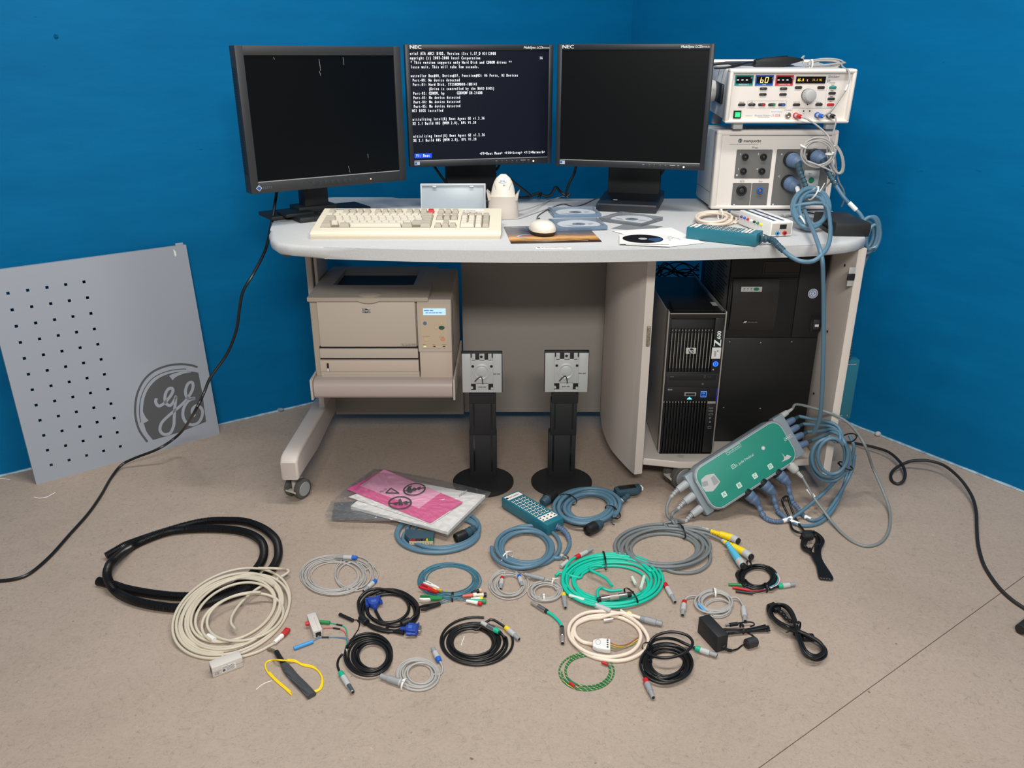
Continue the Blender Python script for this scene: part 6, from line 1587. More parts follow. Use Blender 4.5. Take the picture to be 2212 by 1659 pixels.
# ------------------------------------------------------------------ grey coil with blue collars
T = Thing('coiled_cable', 'thin pale grey cable coil with two blue-collared plugs, behind the blue-plug coil', 'cable', F(728, 1243))
lp = coil(720, 1243, 72, 42, 9.5, .0018, 0, 21, .16, start=zC(640, 165), n=24, stack=1.9, layers=5, dirn=-1, end=zC(1100, 330))
lp2 = coil(765, 1240, 46, 38, 3.2, .0018, .002, 8, .14, start=zC(1100, 330), n=24, stack=2, layers=3, dirn=-1, end=zC(1180, 240))
bundle(T, fl(zC, [(700, 152, .01), (640, 165, .006)], .0018), lp + lp2, fl(zC, [(1180, 240), (1270, 350), (1280, 420), (1250, 470)], .0025), .0018, m_greycab)
push_pull(T, F(*zC(985, 160), .016), F(*zC(700, 150), .012), m_blue, .0060)
push_pull(T, F(*zC(1250, 478), .006), F(*zC(1075, 628), .006), m_blue, .0060)

# ------------------------------------------------------------------ VGA cable
def vga(T, p, d, h=.008):
    """trapezoid hood with thumb screws; p: cable entry, d: pointing direction"""
    d = Vector(d); d.z = 0; d.normalize(); M = basis((p.x, p.y, h), d, Vector((-d.y, d.x, 0)))
    b = MB(); b.prism([(0, -.008), (.008, -.0125), (.026, -.0145), (.026, .0145), (.008, .0125), (0, .008)], -.0065, .0065, bev=.0015, M=M); o = T.part('vga_plug', b, m_dblue, world=True)
    b = MB(); b.box(.026, .029, -.0185, .0185, -.006, .006, .001, M=M); T.part('flange', b, m_dblue, parent=o, world=True)
    b = MB(); b.box(.029, .036, -.0095, .0095, -.0042, .0042, .001, M=M); T.part('metal_shell', b, m_steel, parent=o, world=True)
    for s in (-1, 1):
        b = MB(); b.lathe(M @ Vector((.004, s * .0165, 0)), d, [(0, .0038), (.011, .0042), (.013, .003), (.022, .003)], 12); T.part('thumb_screw', b, m_dblue, parent=o, world=True)
    ribbed(T, [M @ Vector((-.012, 0, 0)), M @ Vector((-.006, 0, 0)), M @ Vector((.001, 0, 0))], .0045, .0065, m_dblue, parent=o, n=4)
    b = MB(); b.frame(M @ Matrix.Translation((0, 0, .007)), .018, .022, -.004, .004, .0006); b.rect(M @ Matrix.Translation((0, 0, .007)), .006, .015, -.006, .006); T.part('moulded_marks', b, mat('pale_blue_mould', (70, 104, 186), .45), parent=o, world=True, smooth=False)
T = Thing('vga_cable', 'black cable coil with two blue trapezoid plugs', 'cable', F(840, 1320))
r = .0038
lp = coil(842, 1319, 64, 46, 3.7, r, 0, 31, .16, start=zC(1400, 1170), n=24, stack=1.9, layers=3)
bundle(T, fl(zC, [(1640, 1205, .004), (1500, 1190), (1400, 1170)], r), lp, [], r, m_blk_cable)
cord(T, fl(zC, [(1245, 905, .003), (1300, 1010), (1360, 1080), (1450, 1120), (1560, 1118), (1680, 1075), (1770, 1000, .008), (1830, 920, .008), (1820, 830, .008), (1730, 740, .006), (1600, 670, .006), (1420, 620, .008), (1240, 600, .008), (1100, 650, .006), (1010, 760), (1010, 880), (1060, 1010), (1160, 1095), (1300, 1150), (1450, 1190), (1640, 1225, .003)], r), r, m_blk_cable, name='outer_loop')
vga(T, F(*zC(1235, 895)), F(*zC(1190, 720)) - F(*zC(1235, 895)), .012)
vga(T, F(*zC(1670, 1212)), F(*zC(1910, 1222)) - F(*zC(1670, 1212)), .010)
for a, c in (((1040, 1000), (1120, 1075)), ((1610, 1100), (1730, 1045))):
    plug(T, F(*zC(*a), .009), F(*zC(*c), .009), [('ferrite_bead', m_blk, 0, 1, .0085, .0085)])

# ------------------------------------------------------------------ black cable with four coloured leads
T = Thing('electrode_cable', 'tangled black cable coil with green, red, blue and black lead ends', 'cable', F(802, 1413))
r = .0026
lp = coil(802, 1415, 54, 46, 9.3, r, 0, 44, .25, start=zB(1350, 480), n=22, stack=1.9, layers=5)
bundle(T, fl(zB, [(1280, 690), (1265, 640), (1275, 590), (1300, 555), (1335, 510, .004), (1350, 480, .004)], r), lp, [], r, m_blk_cable)
push_pull(T, F(*zB(1290, 705), .007), F(*zB(1402, 882), .007), m_jade, .0064, body=m_lgrey, tip=m_steel)
plug(T, F(*zB(1345, 505), .008), F(*zB(1312, 545), .005), [('sleeve_label', m_lgrey, 0, 1, .0036, .0036)])
for pts, m_, tip, tr in (([(1350, 465, .006), (1350, 400, .004), (1345, 330), (1310, 293), (1250, 280), (1195, 266)], m_jade, [(1198, 267), (1105, 258)], .0042), ([(1378, 452, .006), (1360, 410, .003), (1330, 350), (1290, 325), (1220, 312), (1140, 315)], mat('coral_wire', (206, 92, 92), .45), None, 0),
                         ([(1365, 455, .006), (1345, 405, .003), (1260, 397), (1190, 396), (1120, 397), (1085, 410), (1045, 432)], mat('dusty_blue_wire', (84, 128, 170), .45), [(1050, 432), (880, 495)], .0045), ([(1372, 440, .008), (1420, 370), (1452, 320), (1460, 265), (1440, 243), (1400, 245)], m_blk_cable, [(1405, 248), (1283, 192)], .0042)):
    w = cord(T, fl(zB, pts, .0014), .0013, m_, name='lead_wire')
    if tip: plug(T, F(*zB(*tip[0]), .005), F(*zB(*tip[1]), .005), [('lead_tip', {m_jade: m_green, m_blk_cable: m_blk}.get(m_, m_sky), 0, 1, tr, tr)], parent=w)
    a = fl(zB, pts, .0014); k = len(a) // 2; plug(T, a[k], a[k].lerp(a[k + 1], .9), [('shrink_sleeve', m_blk, 0, 1, .0021, .0021)], parent=w)

# ------------------------------------------------------------------ small grey coil with blue plug
T = Thing('coiled_cable', 'small pale grey cable coil with one blue-collared plug and white tie, foremost', 'cable', F(905, 1456))
lp = coil(905, 1456, 48, 37, 7.2, .0024, 0, 52, .22, start=zB(1900, 835), n=24, stack=1.8, layers=4, dirn=-1, end=zB(2180, 720))
bundle(T, fl(zB, [(1860, 805, .005), (1900, 835, .003)], .0024), lp, fl(zB, [(2180, 720), (2195, 660), (2170, 605, .003)], .0024), .0024, m_greycab)
push_pull(T, F(*zB(2168, 608), .007), F(*zB(2108, 490), .007), m_blue, .0066)
plug(T, F(*zB(1860, 808), .008), F(*zB(1648, 738), .008), [('connector', m_grey, .05, .7, .0078, .0075), ('collar', m_lgrey, 0, .2, .007, .008), ('tip', m_grey, .7, 1, .006, .0058)])
tie(T, F(*zB(1860, 815), .007), F(*zB(1960, 850)) - F(*zB(1860, 815)), .012, .012, m_tie_w)

# ------------------------------------------------------------------ black coil, silver and yellow plugs
T = Thing('coiled_cable', 'neat black cable coil with one silver-green and one yellow-collared plug', 'cable', F(1030, 1386))
r = .0030
lp = coil(1022, 1387, 70, 47, 6.4, r, 0, 61, .2, start=zD(1290, 1080), n=24, stack=1.8, layers=4, end=zD(1000, 830))
bundle(T, fl(zD, [(1215, 1018, .01), (1290, 1080, .008)], r), lp, fl(zD, [(1100, 850, .012), (1230, 905, .008), (1310, 965, .003)], r), r, m_blk_cable)
cord(T, coil(1031, 1386, 80, 53, .86, r, 0, 2, .01, start=R(-30), n=30), r, m_blk_cable, name='outer_loop', step=3)
push_pull(T, F(*zD(1215, 1015), .014), F(*zD(985, 890), .014), m_jade, .0068, body=m_steel, tip=m_lgrey)
push_pull(T, F(*zD(1305, 955), .007), F(*zD(1482, 1112), .007), m_yellow, .0066)
cord(T, fl(zD, [(755, 1075, .0), (735, 1130), (712, 1195)], .001), .0011, m_white, name='tie_tail')

# ------------------------------------------------------------------ electrode leads with coloured clips
T = Thing('electrode_leads', 'bundle of thin teal electrode leads with coloured clips and black tie', 'cable', F(971, 1256))
m_tw = mat('teal_lead_wire', (70, 122, 142), .45)
lp = coil(971, 1253, 71, 40, 15.3, .0012, 0, 71, .17, start=R(100), n=22, stack=1.8, layers=8)
cord(T, lp, .0012, m_tw, step=2, seg=6)
def fan(pts): cord(T, fl(zD, pts, .0015), .0012, m_tw, name='lead_wire', seg=6)
for pts in ([(600, 560, .006), (480, 600, .004), (420, 640)], [(600, 545, .007), (500, 555, .006), (450, 560)], [(600, 530, .007), (480, 500, .006), (390, 495)], [(600, 575, .005), (520, 610, .003), (440, 640)], [(600, 555, .006), (680, 560, .005), (740, 545)], [(600, 570, .005), (700, 590, .004), (780, 600)], [(600, 560, .006), (720, 570, .004), (790, 575)], [(600, 540, .006), (760, 510, .006), (850, 495)]): fan(pts)
def clip(p0, p1, m, m2, h=.006, w=.0042):
    w *= 1.45
    """spring clip: body towards the lead, two jaws gripping forward with a dark gap"""
    p0 = F(*zD(*p0), h); p1 = F(*zD(*p1), h); d = p1 - p0; L = d.length; M = basis(p0, d, Vector((0, 0, 1)).cross(d))
    b = MB(); b.prism([(0, -w * .5), (L * .3, -w * .75), (L * .55, -w), (L * .55, w), (L * .3, w * .75), (0, w * .5)], -.003, .003, bev=.001, M=M); o = T.part('electrode_clip', b, m, world=True)
    b = MB(); b.prism([(L * .5, w * .25), (L * .8, w * .7), (L, w * .5), (L, w * 1.0), (L * .8, w * 1.35), (L * .5, w)], -.0028, .0028, bev=.0008, M=M); T.part('jaw', b, m2, parent=o, world=True)
    b = MB(); b.prism([(L * .5, -w * .25), (L * .8, -w * .7), (L, -w * .5), (L, -w * 1.0), (L * .8, -w * 1.35), (L * .5, -w)][::-1], -.0028, .0028, bev=.0008, M=M); T.part('jaw', b, m, parent=o, world=True)
clip((400, 490), (165, 395), m_red, m_red, .014); clip((420, 440), (225, 350), m_white, m_white, .016, .003); clip((460, 470), (330, 430), mat('mustard_plastic', (206, 172, 40), .45), m_yellow, .011, .003)
clip((465, 570), (165, 560), m_green, m_white, .010, .0052); clip((440, 640), (170, 705), m_blk, m_blk, .007, .005)
for a, c, m_, m2 in (((850, 495), (980, 460), m_blk, mat('tan_pin', (214, 176, 140), .45)), ((730, 540), (920, 520), mat('coral_plastic', (214, 100, 84), .45), m_white), ((840, 580), (1000, 570), m_white, m_yellow), ((780, 600), (990, 640), m_white, m_red), ((820, 590), (1045, 610), m_jade, m_green), ((900, 525), (1050, 520), m_cream, m_blk)):
    plug(T, F(*zD(*a), .008), F(*zD(*c), .007), [('lead_plug', m_, 0, .75, .0034, .0050), ('pin_cap', m2, .75, 1.0, .0054, .0054)])
tie(T, F(*zD(600, 552), .006), (1, 0, 0), .012, .011, m_tie_b)

# ------------------------------------------------------------------ two small grey coils
T = Thing('coiled_cable', 'pale grey cable coil with red and blue-collared plugs lying inside the loop', 'cable', F(1099, 1264))
lp = coil(1098, 1262, 44, 33, 7, .0020, 0, 81, .22, start=zD(1290, 240), n=24, stack=1.8, layers=4, dirn=-1, end=zD(1440, 205))
bundle(T, fl(zD, [(1260, 290, .006), (1290, 250, .004)], .002), lp, fl(zD, [(1440, 210, .004), (1480, 265, .006)], .002), .0020, m_greycab)
push_pull(T, F(*zD(1258, 285), .009), F(*zD(1235, 440), .007), m_red, .0058); push_pull(T, F(*zD(1482, 262), .009), F(*zD(1525, 405), .007), m_blue, .0058)
T = Thing('coiled_cable', 'tight pale grey cable coil with white ties and yellow-collared plug beside the mint coil', 'cable', F(1180, 1277))
lp = coil(1179, 1277, 38, 24, 7.6, .0021, 0, 83, .22, start=zD(1880, 330), n=24, stack=1.8, layers=5, end=zD(2060, 420))
bundle(T, fl(zD, [(1810, 310, .008), (1880, 330, .006)], .0021), lp, fl(zD, [(2060, 420, .003), (2080, 470, .003), (2075, 510, .003)], .0021), .0021, m_greycab)
push_pull(T, F(*zD(1820, 312), .012), F(*zD(1555, 248), .012), m_grey, .0058, body=m_grey); push_pull(T, F(*zD(2072, 505), .007), F(*zD(2098, 692), .007), m_yellow, .0062, body=m_grey)
tie(T, F(*zD(1808, 565), .006), (1, .1, 0), .008, .010, m_tie_w); tie(T, F(*zD(1940, 355), .008), (1, -.5, 0), .008, .010, m_tie_w, tail=[F(*zD(1960, 310), .02), F(*zD(2000, 300), .018)])

# ------------------------------------------------------------------ mint coil
T = Thing('coiled_cable', 'large mint green cable coil with silver coupling and red-collared plugs', 'cable', F(1318, 1257))
r = .0036
lp = coil(1320, 1256, 108, 56, 9.4, r, 0, 91, .19, start=zE(440, 350), n=24, stack=1.8, layers=5, end=zE(1690, 330))
bundle(T, fl(zE, [(380, 410), (370, 390, .002), (400, 370, .003), (440, 350, .006)], r)[1:], lp, fl(zE, [(1700, 330, .004), (1770, 420), (1820, 490)], r), r, m_mint)
cord(T, fl(zE, [(1120, 530, .02), (1040, 430, .018), (920, 360, .018), (840, 320, .018), (830, 285, .016), (880, 260, .016), (980, 260, .014)], r), r, m_mint, name='crossing_loop')
cord(T, fl(zE, [(650, 135, .008), (560, 200, .01), (500, 290, .01), (460, 400, .008), (480, 500, .006), (540, 560, .004), (640, 620), (760, 690), (920, 705, .01)], r), r, m_mint, name='outer_loop')
cord(T, fl(zE, [(930, 690, .018), (925, 600, .02), (960, 555, .02), (1000, 560, .016), (1100, 590, .012), (1250, 580, .012)], r), r, m_mint, name='coupling_loop')
cord(T, fl(zE, [(490, 590), (540, 640), (640, 680), (760, 720), (830, 750), (890, 780)], r), r, m_mint, name='lower_lead')
push_pull(T, F(*zE(1820, 495), .007), F(*zE(1955, 740), .007), m_red, .0066, body=m_lgrey); push_pull(T, F(*zE(630, 150), .012), F(*zE(860, 35), .010), m_red, .0062, body=m_lgrey)
plug(T, F(*zE(920, 710), .018), F(*zE(1370, 640), .018), [('coupling', m_steel, .10, .88, .0072, .0072), ('end_ring', m_blk, 0, .11, .0066, .0066), ('end_ring', m_blk, .88, 1, .0066, .0066), ('grip', m_silver, .35, .62, .0080, .0080)])
plug(T, F(*zE(880, 775), .008), F(*zE(1100, 862), .008), [('connector', m_lgrey, .1, 1, .0075, .0062), ('collar', m_grey, 0, .12, .006, .007)])
plug(T, F(*zE(530, 195), .010), F(*zE(440, 268), .008), [('connector', m_lgrey, 0, 1, .0055, .0058)])
for a, c, h_ in (((1545, 400), (1500, 560), .02), ((1385, 410), (1430, 500), .012), ((550, 650), (750, 712), .012)):
    plug(T, F(*zE(*a), h_), F(*zE(*c), h_), [('sleeve_label', mat('pale_green_label', (206, 220, 208), .5), 0, 1, .0043, .0043)])
tie(T, F(*zE(1020, 185), .010), (1, 0, 0), .038, .011, m_tie_b); tie(T, F(*zE(1370, 660), .013), (1, .5, 0), .028, .014, m_tie_b)

# ------------------------------------------------------------------ short mint patch lead
T = Thing('patch_lead', 'short mint green lead with a metal plug at each end', 'cable', F(1185, 1350))
cord(T, fl(zD, [(1850, 745), (1910, 780), (1970, 830), (2025, 890), (2050, 950)], .005), .0036, m_mint)
for a, c in (((1860, 748), (1650, 620)), ((2050, 945), (2060, 1165))):
    p0, p1 = F(*zD(*a), .006), F(*zD(*c), .006)
    o = plug(T, p0, p1, [('plug', m_steel, .12, .6, .0058, .0058), ('collar', m_blk, 0, .14, .0050, .0054), ('tip', m_silver, .6, 1, .0052, .0048)]); d = (p1 - p0).normalized(); hollow(T, p1 + d * .0002, d, .0036, o)

# ------------------------------------------------------------------ cream cable with flat plug
T = Thing('ecg_trunk_cable', 'cream cable in wide loops ending in a flat white plug', 'cable', F(1315, 1376))
r = .0044
lp = fl(zF, [(560, 505, .004), (500, 495), (440, 480), (390, 450), (350, 400), (335, 330), (360, 260), (430, 210), (540, 175), (680, 160), (830, 175), (960, 220), (1070, 290), (1125, 380), (1120, 460), (1080, 540), (1000, 605), (880, 645), (740, 660, .002), (600, 640, .004), (480, 600, .004), (370, 530, .004), (290, 440, .004), (265, 350), (290, 260), (370, 180), (480, 130), (620, 115), (760, 120), (900, 145, .004), (1020, 200, .008), (1130, 290, .008), (1200, 390, .006), (1220, 480, .004), (1180, 570), (1090, 640), (960, 690), (820, 705), (680, 690), (540, 650), (430, 590), (340, 490), (310, 400), (330, 310), (390, 250), (520, 200), (640, 190), (780, 150, .009), (900, 135, .009), (1020, 160, .006), (1130, 198, .002)], r)
cord(T, lp, r, m_creamcab, seg=10)
plug(T, F(*zF(1125, 198), .009), F(*zF(1385, 265), .008), [('connector', m_grey, .2, .72, .0082, .0078), ('collar', mat('cool_grey_collar', (134, 140, 146), .5), 0, .22, .0070, .0080), ('tip', m_grey, .72, 1, .0062, .0060)])
p0 = F(*zF(555, 510), .008); d = F(*zF(765, 525), .008) - p0; M = basis(p0, d, Vector((0, 0, 1)).cross(d)); L_ = d.length
b = MB(); b.prism([(0, -.010), (L_ * .25, -.0165), (L_ * .7, -.019), (L_, -.019), (L_, .017), (L_ * .5, .016), (L_ * .15, .013), (0, .008)], -.006, .006, bev=.002, M=M); o = T.part('flat_plug', b, m_white, world=True)
b = MB(); Mz = M @ Matrix.Translation((0, 0, .0064)); b.ring(Mz, .0052, .0057, 24, k=1.5, cx=L_ * .3, cy=.002); T.part('plug_oval_print', b, m_inkg, parent=o, world=True, smooth=False)
b = MB()
for k in range(4): b.rect(Mz @ Matrix.Translation((L_ * .84, -.012 + k * .0075, 0)), -.0018, .0018, -.0022, .0022)
T.part('plug_letters', b, m_ink, parent=o, world=True, smooth=False)
for pts, m_ in (([(765, 485), (800, 505), (880, 525), (980, 500), (1060, 450), (1105, 415)], mat('rust_wire', (176, 96, 70), .5)), ([(765, 505), (820, 525), (900, 540), (980, 530), (1050, 480), (1110, 440)], mat('yellow_wire', (216, 186, 60), .5)), ([(765, 540), (830, 555), (920, 545), (1000, 525), (1070, 490)], mat('olive_wire', (130, 146, 70), .5)), ([(765, 570), (830, 580), (900, 560), (980, 535)], mat('taupe_wire', (150, 132, 120), .5))):
    cord(T, fl(zF, pts, .003), .0011, m_, name='lead_wire', seg=6)
b = MB(); P = [F(*zF(*p), .009) for p in ((683, 205), (795, 190), (805, 205), (690, 228))]; b.add(P + [p - Vector((0, 0, .0006)) for p in P], [(0, 1, 2, 3), (7, 6, 5, 4), (0, 4, 5, 1), (1, 5, 6, 2), (2, 6, 7, 3), (3, 7, 4, 0)]); T.part('paper_tag', b, m_paper, world=True, smooth=False)
cord(T, fl(zF, [(890, 100, .004), (940, 130, .006), (1030, 190, .008)], .003), .0026, m_white, name='tie_tail'); cord(T, fl(zF, [(960, 140, .012), (990, 125, .014), (1020, 145, .012)], .002), .0028, mat('pale_yellow_tag', (226, 218, 150), .5), name='yellow_tag')

# ------------------------------------------------------------------ green-yellow earth wire
T = Thing('earth_wire', 'thin green and yellow earth wire in a small open coil', 'wire', F(1270, 1450))
ey = mat('green_yellow_sheath', (24, 118, 80), .42)
nt = ey.node_tree; tc = nt.nodes.new('ShaderNodeTexCoord'); wv = nt.nodes.new('ShaderNodeTexWave'); wv.inputs['Scale'].default_value = 55; wv.inputs['Distortion'].default_value = 3; wv.bands_direction = 'DIAGONAL'
rp = nt.nodes.new('ShaderNodeValToRGB'); rp.color_ramp.elements[0].position = .91; rp.color_ramp.elements[0].color = rgb((24, 118, 80)); rp.color_ramp.elements[1].position = .94; rp.color_ramp.elements[1].color = rgb((196, 186, 70))
nt.links.new(tc.outputs['Object'], wv.inputs['Vector']); nt.links.new(wv.outputs['Fac'], rp.inputs['Fac']); nt.links.new(rp.outputs[0], nt.nodes['Principled BSDF'].inputs['Base Color'])
lp = coil(1270, 1450, 60, 42.5, 3.15, .0017, 0, 101, .13, start=R(125), n=28, stack=1.7, layers=3)
cord(T, lp, .0018, ey, step=3)
for a, c in (((285, 965), (335, 1010)), ((665, 720), (735, 750))):
    o = plug(T, F(*zF(*a), .006), F(*zF(*c), .006), [('crimp_ferrule', m_red, 0, 1, .0034, .003)]); e = F(*zF(*c), .005); d = (e - F(*zF(*a), .005)).normalized()
    b = MB(); b.lathe(e, d, [(0, .0014), (.010, .0012)], 10); T.part('bare_tip', b, m_steel, parent=o, world=True)

# ------------------------------------------------------------------ black coil, red and green plugs
T = Thing('coiled_cable', 'black cable coil with one loop raised, red and green-collared plugs', 'cable', F(1441, 1432))
r = .0033
lp = coil(1440, 1432, 56, 42, 7.4, r, 0, 111, .22, start=zF(1140, 700), n=24, stack=1.8, layers=4, dirn=-1)
bundle(T, fl(zF, [(1195, 930), (1165, 870), (1145, 790), (1140, 700, .003)], r), lp, [], r, m_blk_cable)
cord(T, fl(zF, [(1205, 560, .016), (1280, 470, .02), (1360, 440, .022), (1460, 435, .02), (1560, 455, .014), (1680, 510, .006), (1790, 555, .003)], r), r, m_blk_cable, name='green_lead')
cord(T, fl(zF, [(1210, 540, .018), (1280, 430, .028), (1400, 372, .034), (1540, 362, .036), (1680, 400, .034), (1745, 470, .032), (1730, 540, .03), (1650, 610, .028), (1530, 655, .026), (1400, 670, .024), (1280, 650, .02), (1210, 600, .018)], r), r, m_blk_cable, name='raised_loop')
push_pull(T, F(*zF(1780, 552), .008), F(*zF(2040, 642), .008), m_jade, .0068, body=m_lgrey); push_pull(T, F(*zF(1182, 925), .008), F(*zF(1278, 1145), .008), m_red, .0068, body=m_grey)
plug(T, F(*zF(1133, 750), .006), F(*zF(1150, 845), .005), [('sleeve_label', m_lgrey, 0, 1, .0042, .0042)])
tie(T, F(*zF(1210, 555), .014), F(*zF(1250, 500)) - F(*zF(1180, 600)), .012, .014, m_tie_b)

# ------------------------------------------------------------------ grey coil, red plug and blue tape
T = Thing('coiled_cable', 'pale grey cable coil with blue tape and red-collared plug beside the power adapter', 'cable', F(1546, 1304))
lp = coil(1545, 1300, 41, 25, 7.4, .0024, 0, 121, .18, start=zG(350, 592), n=24, stack=2.2, layers=6, end=zG(810, 600))
bundle(T, fl(zG, [(215, 655, .002), (235, 620, .004), (280, 596, .006), (350, 592, .006)], .0024), lp, fl(zG, [(830, 610, .008), (880, 650, .006), (912, 710, .004), (918, 740, .003)], .0024), .0024, m_greycab)
cord(T, coil(1550, 1314, 30, 19, 2.3, .0024, 0, 5, .1, start=R(0), n=24), .0024, m_greycab, name='lower_loop', step=3)
push_pull(T, F(*zG(213, 655), .007), F(*zG(190, 822), .007), m_red, .0066, body=m_lgrey); push_pull(T, F(*zG(917, 730), .007), F(*zG(938, 893), .007), m_lgrey, .0066, body=m_lgrey)
plug(T, F(*zG(380, 690), .012), F(*zG(462, 785), .006), [('blue_tape', mat('sky_tape', (70, 160, 220), .4), 0, 1, .0034, .0034)])
tie(T, F(*zG(570, 560), .010), (1, 0, 0), .012, .012, m_tie_w)

# ------------------------------------------------------------------ power adapter
o0, o1, ob_ = F(*zG(590, 1278)), F(*zG(722, 1240)), F(*zG(362, 1010))
M = basis(o0, o1 - o0, Vector((0, 0, 1)).cross(o1 - o0)); W_ = (o1 - o0).length; L2 = (ob_ - o0).length * .95
T = Thing('power_adapter', 'black brick power adapter standing on edge with bundled thin lead', 'power adapter', M=M)
b = MB(); b.box(0, W_, 0, L2, 0, .044, .003); T.part('brick', b, m_blk_matte)
e = M @ Vector((W_ * .6, 0, .016))
ribbed(T, [e] + [F(*zG(*p), h) for p, h in (((680, 1200), .012), ((730, 1238), .007), ((780, 1246), .005))], .0048, .0034, m_blk, n=9)
cord(T, fl(zG, [(780, 1246, .003), (850, 1225), (900, 1185), (945, 1165, .006)], .002), .0019, m_blk_cable)
cord(T, fl(zG, [(1060, 1110, .008), (1030, 1070), (980, 1040), (930, 1015)], .002), .0019, m_blk_cable, name='lead')
p0, p1 = F(*zG(940, 1172), .011), F(*zG(1078, 1130), .011); plug(T, p0, p1, [('ferrite_choke', m_char, .12, .88, .0115, .0115), ('choke_end', m_blk, 0, .13, .008, .0108), ('choke_end', m_blk, .87, 1, .0108, .008)])
rnd = random.Random(7); pts = []
for k in range(5):
    dy = k * 16; pts += [(1180 + 8 * k, 940 + dy * 1.1, .004 * (k % 3)), (950, 990 + dy * .5, .004), (700, 985 + dy * .9, .004 * ((k + 1) % 3)), (660, 1005 + dy * .8, .004), (900, 1010 + dy * .3, .006), (1150, 960 + dy * .8, .003), (1215, 955 + dy, .004)]
cord(T, fl(zG, pts, .002), .0017, m_blk_cable, name='folded_lead', step=5)
cord(T, fl(zG, [(700, 945, .008), (760, 935, .01), (850, 920, .01), (950, 905, .008), (1030, 910, .006), (1045, 940, .004), (1000, 960, .004)], .002), .0017, m_blk_cable, name='plug_lead')
plug(T, F(*zG(850, 925), .012), F(*zG(750, 940), .012), [('dc_plug', m_blk, 0, 1, .0045, .0045), ('dc_tip', m_steel, 1, 1.45, .0028, .0028)])
tie(T, F(*zG(900, 985), .006), (1, 0, 0), .014, .010, m_tie_b)

# ------------------------------------------------------------------ figure-eight power cord
T = Thing('power_cable', 'black mains cord bundled in a figure eight, farthest right of the small items', 'cable', F(1722, 1364))
ctr = (1560, 1012); ax_ = Vector((295, 315)); pe = Vector((-.73, .68)) * 1.0; pts = []
for i in range(5 * 36 + 1):
    t = 2 * math.pi * i / 36; k = i / 36; s_ = 1 - .05 * ((k * 1.7) % 3)
    c_ = Vector((ctr[0], ctr[1])) + ax_ * (math.sin(t) * s_ * 1.02) + Vector((92, -60)) * (math.sin(2 * t) * s_ * (1.0 + .07 * math.sin(3 * k)))
    c_ += Vector((18 * math.sin(k * 2.3), 14 * math.cos(k * 1.9)))
    pts.append(F(*zG(c_.x, c_.y), .0034 + .0034 * (1.6 * (int(k) % 5) * .8 + 1.2 * (1 + math.cos(2 * t)))))
cord(T, pts, .0033, m_blk_cable, step=3)
ribbed(T, [F(*zG(1300, 740), .008), F(*zG(1380, 800), .01), F(*zG(1430, 860), .012), F(*zG(1500, 910), .014)], .0062, .0042, m_blk, name='plug_boot', n=5)
b = MB(); p0 = F(*zG(1300, 740), .009); d = F(*zG(1380, 800), .009) - p0; Mq_ = basis(p0, d, Vector((0, 0, 1)).cross(d)); b.box(-.016, .01, -.009, .009, -.006, .006, .002, M=Mq_); T.part('plug', b, m_blk, world=True)
tie(T, F(*zG(1560, 985), .014), (1, -1, 0), .014, .018, m_tie_b, tail=[F(*zG(1490, 1000), .012), F(*zG(1430, 1030), .006)])
b = MB(); p0 = F(*zG(1680, 1090), .008); b.box(p0.x - .012, p0.x + .016, p0.y - .009, p0.y + .009, .002, .014, .003); T.part('mains_plug', b, m_blk, world=True)

# ------------------------------------------------------------------ folded mains lead under the pod
T = Thing('power_cable', 'black mains cord folded in a bundle below the green module', 'cable', F(1762, 1190))
pts = []
c1, c2 = (1360, 1280), (1530, 1590)
for k in range(4):
    o_ = k * 20; pts += [(1270 + o_ * .6, 1240 + o_, .004 * k), (1300 + o_, 1180 + o_ * .4, .004 * k), (1400, 1190 + o_ * .5, .004), (1470 - o_, 1260, .004 * ((k + 1) % 3)), (1440 - o_ * .7, 1340, .006), (1450 - o_ * .5, 1430, .006), (1530 - o_ * .5, 1560, .003), (1545 - o_, 1600 - o_ * .2, .002), (1500 - o_, 1590, .002), (1450 - o_ * .6, 1480, .005), (1400 - o_ * .5, 1390, .008), (1290 + o_, 1330, .006)]
cord(T, fl(zK, pts, .0034), .0033, m_blk_cable, step=5)
cord(T, fl(zK, [(1390, 1180, .012), (1260, 1190, .01), (1190, 1150, .006), (1170, 1060, .01), (1120, 960, .03), (1105, 900, .05), (1150, 870, .05), (1180, 960, .03), (1230, 1080, .008), (1300, 1180, .008)], .0034), .0033, m_blk_cable, name='rear_loop')
b = MB(); p0 = F(*zK(1330, 1220), .018); b.box(p0.x - .012, p0.x + .013, p0.y - .014, p0.y + .014, .012, .028, .004); T.part('mains_plug', b, m_blk_matte, world=True)
tie(T, F(*zK(1395, 1335), .012), (1, -1.4, 0), .016, .014, m_tie_b)

